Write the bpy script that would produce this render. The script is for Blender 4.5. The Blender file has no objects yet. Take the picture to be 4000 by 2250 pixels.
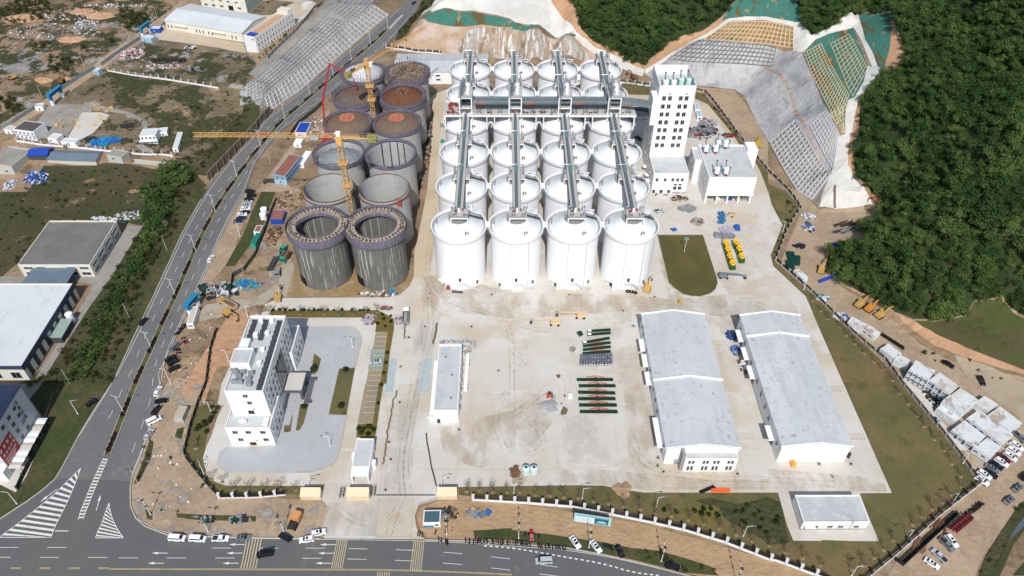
import bpy,bmesh,math,random
import numpy as np
from mathutils import Vector,Matrix
from mathutils.geometry import delaunay_2d_cdt
rnd = random.Random(11)
SCN = bpy.context.scene
COL = SCN.collection
R = math.radians
ORD = ['first','second','third','fourth','fifth','sixth','seventh','eighth','ninth','tenth','eleventh',
  'twelfth','thirteenth','fourteenth','fifteenth','sixteenth','seventeenth','eighteenth','nineteenth','twentieth']
# ------------------------------------------------------------------ camera (metres, ground at z = 0, rows of silos along x)
FPX,PIT,YAW,ROL,HC = 2944.956,0.7500899,0.00973869,0.00654157,222.65
_c,_s = math.cos,math.sin
FW = np.array([_s(YAW) * _c(PIT),_c(YAW) * _c(PIT),-_s(PIT)])
_r = np.array([_c(YAW),-_s(YAW),0.0])
_u = np.cross(_r,FW)
RT = _r * _c(ROL) + _u * _s(ROL)
UP = -_r * _s(ROL) + _u * _c(ROL)
cam = bpy.data.cameras.new('camera')
cam.sensor_width = 36
cam.lens = FPX / 4000 * 36
cam.clip_end = 9000
cam.clip_start = 1
co = bpy.data.objects.new('camera',cam)
COL.objects.link(co)
m = Matrix.Identity(4)
for i in range(3):
 m[i][0],m[i][1],m[i][2] = RT[i],UP[i],-FW[i]
m[2][3] = HC
co.matrix_world = m
SCN.camera = co
# ------------------------------------------------------------------ light
SUN_EL = 47
w = bpy.data.worlds.new('World')
SCN.world = w
w.use_nodes = True
nt = w.node_tree
sky = nt.nodes.new('ShaderNodeTexSky')
sky.sky_type = 'NISHITA'
sky.sun_disc = False
sky.sun_elevation = R(SUN_EL)
sky.sun_rotation = R(181)
sky.air_density = 1.0
sky.dust_density = 1.5
bg = nt.nodes['Background']
nt.links.new(sky.outputs[0],bg.inputs[0])
bg.inputs[1].default_value = 0.1
sl = bpy.data.lights.new('sun','SUN')
sl.energy = 3.8
sl.angle = R(0.53)
sl.color = (1.0,0.975,0.935)
so = bpy.data.objects.new('sun',sl)
COL.objects.link(so)
so.rotation_euler = (R(90 - SUN_EL),0,R(-1))
so.location = (0,-200,400)
SCN.view_settings.view_transform = 'Standard'
SCN.view_settings.look = 'None'
SCN.view_settings.exposure = 0.1
SCN.view_settings.gamma = 1.0
# ------------------------------------------------------------------ survey of the photograph: image point -> ground point
ORG = {k: (1000 * (i % 4),750 * (i // 4),1.932) for i,k in enumerate('ABCDEFGHIJKL')}
ORG.update(O=(0,0,.644),S=(0,0,1),T=(2500,220,2.416),X=(850,1200,2.588),Y=(1080,780,3.6233),V=(1150,180,3.6233),
   W=(1150,480,3.6233),M=(1650,800,3.8133),N=(2250,780,3.6225),Q=(1650,180,3.814),R=(2150,180,3.814),
   U=(1650,520,3.814),Z=(2150,520,3.814),a=(3500,1380,3.814),b=(780,0,5.152),c=(900,720,3.45),
   d=(2200,1260,3.8115),e=(2780,820,4.83),f=(700,1120,7.2467),g=(0,1480,3.8115),h=(2220,1980,12.88))

def px(k,x,y):
 o = ORG[k]
 return o[0] + x / o[2],o[1] + y / o[2]

def ray(u,v):
 return FW + RT * ((u - 2000) / FPX) - UP * ((v - 1125) / FPX)

def P(k,x,y,z=0.0):
 d = ray(*px(k,x,y))
 t = (z - HC) / d[2]
 return (d[0] * t,d[1] * t,z)

def toks(s):
 k,out = None,[]
 for t in s.split():
  if len(t) == 1 and t.isalpha():
   k = t
  else:
   a,b = t.split(',')
   out.append((k,float(a),float(b)))
 return out

# terrain control points: image point and its height
CP = """
0 I -900,1449 I 0,1449 I 0,1000 I 0,0 E 0,1000 E 0,650 E 400,650 E 1000,270 E 880,220 E 1500,60 E 1180,790 I 420,720 A 1560,1400 A 1750,1160 A 1932,975 B 95,850 B 240,730 B 400,600 B 560,455 B 700,350 B 860,225 B 1010,105 B 1150,0
0 B 1200,120 B 1080,260 B 990,345 B 1000,385 B 1240,395 B 1500,425 B 1932,445 C 300,450 C 600,470 C 800,520 C 900,560 C 1060,600 C 1380,648 C 1560,660 C 1690,680 C 1740,710 C 1790,800 C 1850,930 C 1910,1020 D 40,1140 D 120,1290 D 215,1449 H 330,60 H 390,130 H 510,140 H 700,170 H 740,200 H 460,420 H 400,500 H 560,690 H 700,790 H 900,930 H 1100,1050 H 1300,1200 H 1600,1330 H 1932,1400 L 1932,300 L 1932,1449 J 0,1449 K 0,1449 L 0,1449 E 1932,0 F 1000,700 J 1000,700 K 1000,700 B 1000,1449 C 0,1449 G 1000,900 H 0,500 L 500,700
-1.5 L 1932,900 L 1700,1449
4.5 B 0,850 A 1932,880 A 1720,1080 A 1500,1290
8 B 60,745 A 1890,720 A 1500,1175 A 1300,1165 A 900,1120
6.5 B 180,640 B 330,515 B 600,275 B 760,135 B 870,40
13.5 B 0,600 B 200,430 B 400,240 B 560,90 B 660,10
13 B -60,600 B 150,400 B 350,200 B 500,60
9 A 1640,670 A 1200,600 A 820,530 A 500,700 A 300,900 A 100,1050 A 0,1000
10 A 1240,220 A 1840,330 A 1000,400 B 0,300 B 200,200 B 400,60 B 100,0 A 1500,0
12 A 0,700 A 500,500 A 900,200 A 1200,0 A 600,0 A 0,200
8 A 0,1080 A 250,1130
3 A 0,1200 A 600,1290 A 1250,1300 E 600,100 E 1100,0 E 0,200 A 0,1430 A 1380,1200
5 B 1180,250 B 1090,320 C 880,480 D 660,1449
13 B 1240,150 B 1190,180 C 480,262
10 B 1200,230 C 350,280
17 B 1300,100 C 200,215 C 0,175 B 1700,160 B 1500,125
19 B 1400,85 B 1640,92 B 1932,150 C 200,200 C 380,245
26 B 1400,-10 B 1700,-60 C 0,-60 C 250,-10
5 C 700,400
1.5 C 990,530
7 C 1180,420
15 C 1400,300
27 C 1640,150
31 C 1932,140 D 100,160 D 200,190
9.5 C 1400,470
20.5 C 1430,310
11 C 1900,500 C 1650,470
21 C 1900,335 C 1650,320 D 190,390
31.5 D 260,250 D 420,260
34 D 640,140 D 640,200 D 700,320
33 D 830,500 D 790,540
28.5 D 610,730
23.5 D 345,610 D 260,410
20.7 D 460,850
14.5 D 60,520 D 150,650
16 D 90,540 D 190,650
10.7 D 350,1120 D 220,830
12 D 390,1110 D 260,820
18 D 530,1040
17 D 550,1080 D 620,1060
12.5 D 490,1260
7.5 D 450,1310 D 510,1449 H 400,0
8 H 640,-10
1 H 790,100
24 D 690,850 C 500,100
15 D 660,1150 C 560,240
8 H 770,0 C 640,340
2 H 850,110
3 H 740,340 C 960,480 H 900,870 H 1120,985 H 1500,960
26 C 430,0
28 C 900,-20
33 C 1400,0
36 C 1700,10
38 D 250,20
15 C 900,250 H 950,300
22 C 1200,150
42 D 640,60
44 D 950,200
38 D 1050,450
36 D 1000,700
32 D 1100,1000
52 D 1500,300 D 1300,0
74 D 1932,0
55 D 1932,700
44 D 1932,1200 D 1500,900
24 H 1200,150
36 H 1932,200
18 H 1300,500
26 H 1932,550
9 H 1700,800 H 1932,850
3 H 1400,1100 H 1932,1200
""".strip().split('\n')
tp = []
for ln in CP:
 z,rest = ln.split(' ',1)
 for k,x,y in toks(rest):
  tp.append(P(k,x,y,float(z)))
tp += [(-700,650,14),(-900,300,4),(-900,-200,0),(900,-200,-2),(0,-200,0),(900,300,40),(700,650,95),(350,640,85),
  (200,640,70),(60,650,45),(-60,640,22),(-200,650,12),(-900,900,20),(900,900,120)]
for _x in range(-60,141,20):
 for _y in range(120,441,20):
  if _x < (140 if _y < 330 else 140 - (_y - 330) * .45) - 8 and not (_y > 420 and _x < -40):
   tp.append((_x,_y,0))
GX = np.array([-4000,-2000,-1200] + list(range(-880,-380,20)) + list(range(-380,381,4)) + list(range(400,881,20)) + [1200,2000,4000],float)
GY = np.array([-3000,-1000,-400,-180,-60,20] + list(range(60,601,4)) + list(range(620,881,20)) + [1200,2000,4000,7000],float)

def build_height():
 v2,ed,fc,*_ = delaunay_2d_cdt([Vector((p[0],p[1])) for p in tp],[],[],0,0.3,True)[:4]
 zz = []
 A = np.array(tp)
 for v in v2:
  zz.append(A[np.argmin((A[:,0] - v.x) ** 2 + (A[:,1] - v.y) ** 2),2])
 XX,YY = np.meshgrid(np.clip(GX,-870,870),np.clip(GY,-190,870))
 Z = np.zeros_like(XX)
 for f in fc:
  if len(f) != 3:
   continue
  (x0,y0),(x1,y1),(x2,y2) = [(v2[i].x,v2[i].y) for i in f]
  d = (y1 - y2) * (x0 - x2) + (x2 - x1) * (y0 - y2)
  if abs(d) < 1e-9:
   continue
  l0 = ((y1 - y2) * (XX - x2) + (x2 - x1) * (YY - y2)) / d
  l1 = ((y2 - y0) * (XX - x2) + (x0 - x2) * (YY - y2)) / d
  l2 = 1 - l0 - l1
  k = (l0 >= -1e-6) & (l1 >= -1e-6) & (l2 >= -1e-6)
  Z[k] = (l0 * zz[f[0]] + l1 * zz[f[1]] + l2 * zz[f[2]])[k]
 Zb = Z.copy()
 Zb[1:-1,1:-1] = (Z[1:-1,1:-1] * 4 + Z[:-2,1:-1] + Z[2:,1:-1] + Z[1:-1,:-2] + Z[1:-1,2:]) / 8
 Zb[np.abs(Zb) < 0.02] = 0
 return Zb

HZ = build_height()

def ztv(x,y):
 x = np.asarray(x,float)
 y = np.asarray(y,float)
 i = np.clip(np.searchsorted(GX,x,'right') - 1,0,len(GX) - 2)
 j = np.clip(np.searchsorted(GY,y,'right') - 1,0,len(GY) - 2)
 u = np.clip((x - GX[i]) / (GX[i + 1] - GX[i]),0,1)
 v = np.clip((y - GY[j]) / (GY[j + 1] - GY[j]),0,1)
 a,b,c,d = HZ[j,i],HZ[j,i + 1],HZ[j + 1,i + 1],HZ[j + 1,i]
 return np.where(u >= v,a + (b - a) * u + (c - b) * v,a + (d - a) * v + (c - d) * u)

def zt(x,y):
 return float(ztv(x,y))

_ZS = np.arange(112,-4.01,-0.5)

def PT(k,x,y,off=0.0):
 d = ray(*px(k,x,y))
 t = (_ZS - HC) / d[2]
 X,Y = d[0] * t,d[1] * t
 g = _ZS - ztv(X,Y) - off
 i = int(np.argmax(g <= 0)) if (g <= 0).any() else len(g) - 1
 if i == 0:
  i = 1
 f = g[i - 1] / (g[i - 1] - g[i] + 1e-9)
 f = min(max(f,0),1)
 X0,Y0 = X[i - 1] + (X[i] - X[i - 1]) * f,Y[i - 1] + (Y[i] - Y[i - 1]) * f
 return (float(X0),float(Y0),zt(X0,Y0) + off)

def PTS(s,off=0.0):
 return [PT(*t,off) for t in toks(s)]

# ------------------------------------------------------------------ materials
def s2l(c):
 return tuple((v / 255 / 12.92 if v <= 10 else ((v / 255 + .055) / 1.055) ** 2.4) for v in c)

MATS = {}

def mat(name,col,layers=(),rough=0.85,metal=0.0,bump=0.0,bscale=3.0,coords='pos',spec=0.3,alpha=1.0,leaf=0.0):
 """layers: ('n',scale,col,lo,hi,amount,stretch) noise patches; ('g',size,width,col,amount,angle) joints; ('v',scale,col,amount) per-cell tint; ('s',scale,col,lo,hi,amount) streaks down a round wall"""
 if name in MATS:
  return MATS[name]
 mt = bpy.data.materials.new(name)
 mt.use_nodes = True
 N,L = mt.node_tree.nodes,mt.node_tree.links
 b = N['Principled BSDF']
 b.inputs['Roughness'].default_value = rough
 b.inputs['Metallic'].default_value = metal
 b.inputs['Specular IOR Level'].default_value = spec
 if coords == 'pos':
  vec = N.new('ShaderNodeNewGeometry').outputs['Position']
 else:
  vec = N.new('ShaderNodeTexCoord').outputs['Object']

 def math_(op,a,c=None):
  n = N.new('ShaderNodeMath')
  n.operation = op
  for i,q in enumerate((a,c)):
   if q is None:
    continue
   if isinstance(q,(int,float)):
    n.inputs[i].default_value = q
   else:
    L.new(q,n.inputs[i])
  return n.outputs[0]
 rgb = N.new('ShaderNodeRGB')
 rgb.outputs[0].default_value = (*col,1)
 cur = rgb.outputs[0]
 for ly in layers:
  if ly[0] == 'n':
   _,sc,c2,lo,hi,am = ly[:6]
   mp = N.new('ShaderNodeMapping')
   st = ly[6] if len(ly) > 6 else (1,1,1)
   mp.inputs['Scale'].default_value = st
   if len(ly) > 7:
    mp.inputs['Rotation'].default_value = (0,0,R(ly[7]))
   L.new(vec,mp.inputs[0])
   no = N.new('ShaderNodeTexNoise')
   no.inputs['Scale'].default_value = sc
   no.inputs['Detail'].default_value = 7
   no.inputs['Roughness'].default_value = 0.62
   L.new(mp.outputs[0],no.inputs['Vector'])
   val = no.outputs[0]
  elif ly[0] == 's':
   _,sc,c2,lo,hi,am = ly[:6]
   sp = N.new('ShaderNodeSeparateXYZ')
   L.new(vec,sp.inputs[0])
   at = math_('ARCTAN2',sp.outputs[1],sp.outputs[0])
   cb = N.new('ShaderNodeCombineXYZ')
   L.new(math_('MULTIPLY',at,sc),cb.inputs[0])
   L.new(math_('MULTIPLY',sp.outputs[2],0.035),cb.inputs[1])
   no = N.new('ShaderNodeTexNoise')
   no.inputs['Scale'].default_value = 1.0
   no.inputs['Detail'].default_value = 5
   L.new(cb.outputs[0],no.inputs['Vector'])
   val = no.outputs[0]
  elif ly[0] == 'g':
   _,size,wd,c2,am = ly[:5]
   mp = N.new('ShaderNodeMapping')
   mp.inputs['Rotation'].default_value = (0,0,R(ly[5] if len(ly) > 5 else 0))
   L.new(vec,mp.inputs[0])
   sp = N.new('ShaderNodeSeparateXYZ')
   L.new(mp.outputs[0],sp.inputs[0])
   sz = size if isinstance(size,tuple) else (size,size,0)
   gs = []
   for ax in range(3):
    if ax < len(sz) and sz[ax]:
     f = math_('FRACT',math_('MULTIPLY',sp.outputs[ax],1.0 / sz[ax]))
     gs.append(math_('GREATER_THAN',math_('ABSOLUTE',math_('SUBTRACT',f,0.5)),0.5 - wd / sz[ax]))
   val = gs[0]
   for g in gs[1:]:
    val = math_('MAXIMUM',val,g)
   lo,hi = 0.0,1.0
  elif ly[0] == 'v':
   _,sc,c2,am = ly[:4]
   vo = N.new('ShaderNodeTexVoronoi')
   vo.inputs['Scale'].default_value = sc
   L.new(vec,vo.inputs['Vector'])
   sp = N.new('ShaderNodeSeparateColor')
   L.new(vo.outputs['Color'],sp.inputs[0])
   val = sp.outputs[0]
   lo,hi = 0.0,1.0
  mr = N.new('ShaderNodeMapRange')
  mr.interpolation_type = 'SMOOTHSTEP'
  mr.inputs['From Min'].default_value = lo
  mr.inputs['From Max'].default_value = hi
  mr.inputs['To Max'].default_value = am
  L.new(val,mr.inputs[0])
  mx = N.new('ShaderNodeMix')
  mx.data_type = 'RGBA'
  L.new(mr.outputs[0],mx.inputs[0])
  L.new(cur,mx.inputs[6])
  mx.inputs[7].default_value = (*c2,1)
  cur = mx.outputs[2]
 L.new(cur,b.inputs['Base Color'])
 if isinstance(alpha,tuple):
  no = N.new('ShaderNodeTexNoise')
  no.inputs['Scale'].default_value = alpha[0]
  no.inputs['Detail'].default_value = 8
  no.inputs['Roughness'].default_value = 0.65
  mp = N.new('ShaderNodeMapping')
  mp.inputs['Scale'].default_value = alpha[4] if len(alpha) > 4 else (1,1,1)
  L.new(vec,mp.inputs[0])
  L.new(mp.outputs[0],no.inputs['Vector'])
  mr = N.new('ShaderNodeMapRange')
  mr.inputs['From Min'].default_value = alpha[1]
  mr.inputs['From Max'].default_value = alpha[2]
  mr.inputs['To Max'].default_value = alpha[3]
  L.new(no.outputs[0],mr.inputs[0])
  L.new(mr.outputs[0],b.inputs['Alpha'])
 if leaf:
  tr = N.new('ShaderNodeBsdfTranslucent')
  L.new(cur,tr.inputs[0])
  mxs = N.new('ShaderNodeMixShader')
  mxs.inputs[0].default_value = leaf
  L.new(b.outputs[0],mxs.inputs[1])
  L.new(tr.outputs[0],mxs.inputs[2])
  L.new(mxs.outputs[0],N['Material Output'].inputs['Surface'])
 if bump:
  no = N.new('ShaderNodeTexNoise')
  no.inputs['Scale'].default_value = bscale
  no.inputs['Detail'].default_value = 6
  L.new(vec,no.inputs['Vector'])
  bp = N.new('ShaderNodeBump')
  bp.inputs['Strength'].default_value = 1.0
  bp.inputs['Distance'].default_value = bump
  L.new(no.outputs[0],bp.inputs['Height'])
  L.new(bp.outputs[0],b.inputs['Normal'])
 MATS[name] = mt
 return mt

def plain(name,rgb255,rough=0.6,metal=0.0,var=0.12,spec=0.3):
 c = s2l(rgb255)
 d = tuple(v * 0.72 for v in c)
 return mat(name,c,[('n',0.9,d,.35,.75,var * 4 if var else 0)],rough,metal,coords='obj',spec=spec)

# ------------------------------------------------------------------ mesh helpers
class MB:
 def __init__(s):
  s.v,s.f,s.mi = [],[],[]

 def add(s,vs,fs,mi=0):
  o = len(s.v)
  s.v += [tuple(map(float,q)) for q in vs]
  s.f += [[i + o for i in f] for f in fs]
  s.mi += [mi] * len(fs)
  return s

 def box(s,x0,x1,y0,y1,z0,z1,mi=0,top=0.0):
  t = top
  return s.add([(x0,y0,z0),(x1,y0,z0),(x1,y1,z0),(x0,y1,z0),(x0 + t,y0 + t,z1),(x1 - t,y0 + t,z1),(x1 - t,y1 - t,z1),(x0 + t,y1 - t,z1)],
      [(3,2,1,0),(4,5,6,7),(0,1,5,4),(1,2,6,5),(2,3,7,6),(3,0,4,7)],mi)

 def rbox(s,cx,cy,cz,sx,sy,sz,rz=0.0,mi=0,ry=0.0,rx=0.0):
  M = Matrix.Translation((cx,cy,cz)) @ Matrix.Rotation(rz,4,'Z') @ Matrix.Rotation(ry,4,'Y') @ Matrix.Rotation(rx,4,'X')
  q = [M @ Vector((a * sx / 2,b * sy / 2,c * sz / 2)) for c in (-1,1) for a,b in ((-1,-1),(1,-1),(1,1),(-1,1))]
  return s.add(q,[(3,2,1,0),(4,5,6,7),(0,1,5,4),(1,2,6,5),(2,3,7,6),(3,0,4,7)],mi)

 def prism(s,poly,z0,z1,mi=0):
  n = len(poly)
  a = sum(poly[i][0] * poly[(i + 1) % n][1] - poly[(i + 1) % n][0] * poly[i][1] for i in range(n))
  if a < 0:
   poly = poly[::-1]
  g = lambda z,p: z(p) if callable(z) else z
  vs = [(x,y,g(z0,(x,y))) for x,y in poly] + [(x,y,g(z1,(x,y))) for x,y in poly]
  fs = [list(range(n))[::-1],list(range(n,2 * n))] + [(i,(i + 1) % n,n + (i + 1) % n,n + i) for i in range(n)]
  return s.add(vs,fs,mi)

 def cyl(s,cx,cy,z0,z1,r0,r1=None,n=16,mi=0):
  r1 = r0 if r1 is None else r1
  vs = [(cx + r0 * math.cos(2 * math.pi * i / n),cy + r0 * math.sin(2 * math.pi * i / n),z0) for i in range(n)]
  vs += [(cx + r1 * math.cos(2 * math.pi * i / n),cy + r1 * math.sin(2 * math.pi * i / n),z1) for i in range(n)]
  return s.add(vs,[list(range(n))[::-1],list(range(n,2 * n))] + [(i,(i + 1) % n,n + (i + 1) % n,n + i) for i in range(n)],mi)

 def lathe(s,prof,n=48,cx=0,cy=0,closed=False,mi=0,a0=0.0,a1=2 * math.pi):
  full = abs(a1 - a0 - 2 * math.pi) < 1e-6
  k = n if full else n + 1
  vs = []
  for r,z in prof:
   for i in range(k):
    a = a0 + (a1 - a0) * i / n
    vs.append((cx + r * math.cos(a),cy + r * math.sin(a),z))
  fs = []
  m = len(prof)
  for j in range(m if closed else m - 1):
   j2 = (j + 1) % m
   for i in range(n):
    i2 = (i + 1) % k
    fs.append((j * k + i,j * k + i2,j2 * k + i2,j2 * k + i))
  return s.add(vs,fs,mi)

 def beam(s,a,b,wd,ht=None,mi=0,up=(0,0,1)):
  ht = wd if ht is None else ht
  a,b = Vector(a),Vector(b)
  d = b - a
  if d.length < 1e-6:
   return s
  d.normalize()
  u = Vector(up)
  if abs(d.dot(u)) > 0.98:
   u = Vector((1,0,0))
  x = d.cross(u).normalized()
  y = x.cross(d)
  x,y = x * wd / 2,y * ht / 2
  return s.add([a - x - y,a + x - y,a + x + y,a - x + y,b - x - y,b + x - y,b + x + y,b - x + y],
      [(0,1,2,3),(7,6,5,4),(0,4,5,1),(1,5,6,2),(2,6,7,3),(3,7,4,0)],mi)

 def tube(s,pts,r,n=6,mi=0):
  pts = [Vector(p) for p in pts]
  vs,fs = [],[]
  for i,p in enumerate(pts):
   d = (pts[min(i + 1,len(pts) - 1)] - pts[max(i - 1,0)]).normalized()
   u = Vector((0,0,1)) if abs(d.z) < .9 else Vector((0,1,0))
   x = d.cross(u).normalized()
   y = x.cross(d)
   rr = r[i] if isinstance(r,(list,tuple)) else r
   vs += [p + x * rr * math.cos(2 * math.pi * j / n) + y * rr * math.sin(2 * math.pi * j / n) for j in range(n)]
  for i in range(len(pts) - 1):
   fs += [(i * n + j,i * n + (j + 1) % n,(i + 1) * n + (j + 1) % n,(i + 1) * n + j) for j in range(n)]
  fs += [list(range(n))[::-1],[(len(pts) - 1) * n + j for j in range(n)]]
  return s.add(vs,fs,mi)

 def quad(s,*q,mi=0):
  return s.add(q,[list(range(len(q)))],mi)

 def mesh(s,name,mats,smooth=False):
  me = bpy.data.meshes.new(name)
  me.from_pydata(s.v,[],s.f)
  for mm in (mats if isinstance(mats,(list,tuple)) else [mats]):
   me.materials.append(mm)
  if any(s.mi):
   me.polygons.foreach_set('material_index',s.mi)
  if smooth:
   me.polygons.foreach_set('use_smooth',[True] * len(me.polygons))
   try:
    me.set_sharp_from_angle(angle=R(38))
   except Exception:
    pass
  me.update()
  return me

 def obj(s,name,mats,parent=None,loc=(0,0,0),rz=0.0,smooth=False):
  return inst(s.mesh(name,mats,smooth),name,parent,loc,rz)

def inst(me,name,parent=None,loc=(0,0,0),rz=0.0):
 o = bpy.data.objects.new(name,me)
 COL.objects.link(o)
 o.location = loc
 o.rotation_euler = (0,0,rz)
 if parent is not None:
  o.parent = parent
 return o

def tag(o,label,cat,group=None):
 o['label'] = label
 o['category'] = cat
 if group:
  o['group'] = group
 return o

def T(name,label,cat,loc=(0,0,0),rz=0.0,group=None):
 return tag(inst(None,name,None,loc,rz),label,cat,group)

def dup(root,loc=None,rz=None,label=None,group=None,sc=None):
 def cp(o,par):
  c = o.copy()
  COL.objects.link(c)
  if par is not None:
   c.parent = par
  for ch in o.children:
   cp(ch,c)
  return c
 r = cp(root,None)
 if loc is not None:
  r.location = loc
 if rz is not None:
  r.rotation_euler = (0,0,rz)
 if label:
  r['label'] = label
 if group:
  r['group'] = group
 if sc:
  r.scale = (sc,sc,sc) if isinstance(sc,(int,float)) else sc
 return r

def struct(o):
 o['kind'] = 'structure'
 return o

def stuff(o,label=None,cat=None):
 o['kind'] = 'stuff'
 if label:
  o['label'] = label
  o['category'] = cat
 return o

_LV = {}

def inside(x,y,poly):
 c = False
 for i in range(len(poly)):
  (x0,y0),(x1,y1) = poly[i - 1][:2],poly[i][:2]
  if (y0 > y) != (y1 > y) and x < (x1 - x0) * (y - y0) / (y1 - y0) + x0:
   c = not c
 return c

def drape(name,polys,mt,lvl,kind='structure'):
 """lay one or more polygons (world xy) on the terrain as one sheet"""
 if not isinstance(polys[0],list):
  polys = [polys]
 bm = bmesh.new()
 for p in polys:
  if sum(p[i - 1][0] * p[i][1] - p[i][0] * p[i - 1][1] for i in range(len(p))) < 0:
   p = p[::-1]
  v2,_e,f2 = delaunay_2d_cdt([Vector(q[:2]) for q in p],[(i,(i + 1) % len(p)) for i in range(len(p))],[],0,0.01,False)[:3]
  bv = [bm.verts.new((q.x,q.y,0)) for q in v2]
  for f in f2:
   if inside(sum(v2[i].x for i in f) / len(f),sum(v2[i].y for i in f) / len(f),p):
    bm.faces.new([bv[i] for i in f])
 xs = [v.co.x for v in bm.verts]
 ys = [v.co.y for v in bm.verts]
 x0,x1,y0,y1 = min(xs),max(xs),min(ys),max(ys)
 gi = np.arange(np.searchsorted(GX,x0 - 4),min(np.searchsorted(GX,x1 + 4) + 1,len(GX)))
 gj = np.arange(np.searchsorted(GY,y0 - 4),min(np.searchsorted(GY,y1 + 4) + 1,len(GY)))
 blk = HZ[np.ix_(np.clip(gj,0,len(GY) - 1),np.clip(gi,0,len(GX) - 1))]
 if blk.size and np.abs(blk).max() > 0.01:
  def cut(co_,no_):
   bmesh.ops.bisect_plane(bm,geom=bm.verts[:] + bm.edges[:] + bm.faces[:],dist=1e-4,plane_co=co_,plane_no=no_)
  for X in GX[(GX > x0) & (GX < x1)]:
   cut((X,0,0),(1,0,0))
  for Y in GY[(GY > y0) & (GY < y1)]:
   cut((0,Y,0),(0,1,0))
  c = math.ceil((x0 - y1) / 4) * 4
  while c < x1 - y0:
   cut((c,0,0),(0.70710678,-0.70710678,0))
   c += 4
 _LV[lvl] = _LV.get(lvl,0) + 1
 z = ztv([v.co.x for v in bm.verts],[v.co.y for v in bm.verts])
 for v,q in zip(bm.verts,z):
  v.co.z = q + 0.06 * lvl + 0.003 * _LV.get(lvl,0)
 bmesh.ops.recalc_face_normals(bm,faces=bm.faces[:])
 me = bpy.data.meshes.new(name)
 for f in bm.faces:
  if f.normal.z < 0:
   f.normal_flip()
 bm.to_mesh(me)
 bm.free()
 me.materials.append(mt)
 o = inst(me,name)
 o['kind'] = kind
 return o

def reg(name,s,mt,lvl,kind='structure'):
 for q in s.split('|'):
  o = drape(name,[(p[0],p[1]) for p in PTS(q)],mt,lvl,kind)
 return o

def stuffp(o):
 o['kind'] = 'stuff'
 return o

def strip(line,wd):
 """band polygon along a world xy polyline"""
 out_l,out_r = [],[]
 n = len(line)
 for i in range(n):
  a,b = line[max(i - 1,0)],line[min(i + 1,n - 1)]
  dx,dy = b[0] - a[0],b[1] - a[1]
  q = math.hypot(dx,dy) or 1
  ox,oy = -dy / q * wd / 2,dx / q * wd / 2
  out_l.append((line[i][0] + ox,line[i][1] + oy))
  out_r.append((line[i][0] - ox,line[i][1] - oy))
 return out_l + out_r[::-1]

def resample(line,step):
 out = [line[0]]
 for a,b in zip(line,line[1:]):
  d = math.dist(a[:2],b[:2])
  k = max(1,int(round(d / step)))
  for i in range(1,k + 1):
   out.append(tuple(a[j] + (b[j] - a[j]) * i / k for j in range(len(a))))
 return out

def smooth_line(line,it=2):
 for _ in range(it):
  o = [line[0]]
  for a,b in zip(line,line[1:]):
   o.append(tuple(.75 * p + .25 * q for p,q in zip(a,b)))
   o.append(tuple(.25 * p + .75 * q for p,q in zip(a,b)))
  o.append(line[-1])
  line = o
 return line

def walk(line,step,start=0.0):
 """points and headings every step metres along a polyline"""
 out,acc,nxt = [],0.0,start
 for a,b in zip(line,line[1:]):
  d = math.dist(a[:2],b[:2])
  while nxt <= acc + d and d > 0:
   t = (nxt - acc) / d
   out.append((a[0] + (b[0] - a[0]) * t,a[1] + (b[1] - a[1]) * t,math.atan2(b[1] - a[1],b[0] - a[0])))
   nxt += step
  acc += d
 return out
# ================================================================== ground materials
SOIL = mat('soil',(0.272,0.186,0.115),[('n',.018,(0.188,0.135,0.080),.40,.62,.9),('n',.05,(0.357,0.251,0.157),.46,.64,.85),('n',.11,(0.096,0.083,0.046),.52,.68,.85),('n',.03,(0.319,0.269,0.212),.56,.70,.7),('n',.5,(0.141,0.100,0.063),.5,.72,.65),('n',2.5,(0.400,0.309,0.211),.55,.8,.4)],.95,bump=.7,bscale=.35)
DIRT = mat('dirt_road',(0.379,0.285,0.192),[('n',.06,(0.293,0.211,0.137),.4,.65,.85),('n',.35,(0.459,0.365,0.266),.5,.7,.6),('n',.8,(0.216,0.151,0.098),.56,.74,.6,(1,.25,1),20),('n',2.0,(0.189,0.136,0.090),.58,.76,.5)],.95,bump=.3,bscale=.6)
RED = mat('red_soil',(0.460,0.276,0.160),[('n',.07,(0.367,0.215,0.123),.4,.65,.8),('n',.3,(0.559,0.383,0.247),.5,.7,.6),('n',1.2,(0.276,0.164,0.096),.55,.75,.4)],.95,bump=.6,bscale=.4)
CONC = mat('site_concrete',(.535,.505,.45),[('n',.022,(.475,.40,.30),.45,.61,.85),('n',.06,(.575,.56,.53),.47,.62,.8),('n',.045,(.47,.385,.36),.55,.72,.7,(1,.35,1),15),
           ('n',.5,(.44,.39,.315),.55,.8,.45),('n',2.2,(.66,.64,.6),.55,.8,.3),('n',.22,(.34,.29,.225),.60,.74,.55,(1,.12,1),8),('n',.3,(.66,.645,.62),.60,.72,.55,(.1,1,1),3),('n',.9,(.36,.33,.28),.64,.76,.5),('g',5.0,.04,(.40,.36,.30),.28),('g',(0,20.0),.06,(.33,.29,.235),.4)],.9)
PALEC = mat('pale_concrete',(.54,.52,.48),[('n',.05,(.46,.40,.32),.45,.65,.7),('n',.4,(.60,.58,.55),.5,.7,.6)],.9)
TANC = mat('tan_lane',(.53,.445,.325),[('n',.05,(.45,.365,.255),.42,.65,.8),('n',.3,(.58,.52,.43),.52,.72,.6),('g',6.0,.05,(.42,.36,.28),.5)],.9)
OLDC = mat('old_concrete',(.30,.285,.255),[('n',.08,(.22,.205,.175),.42,.65,.8),('n',.6,(.36,.345,.32),.5,.75,.6)],.9)
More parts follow.
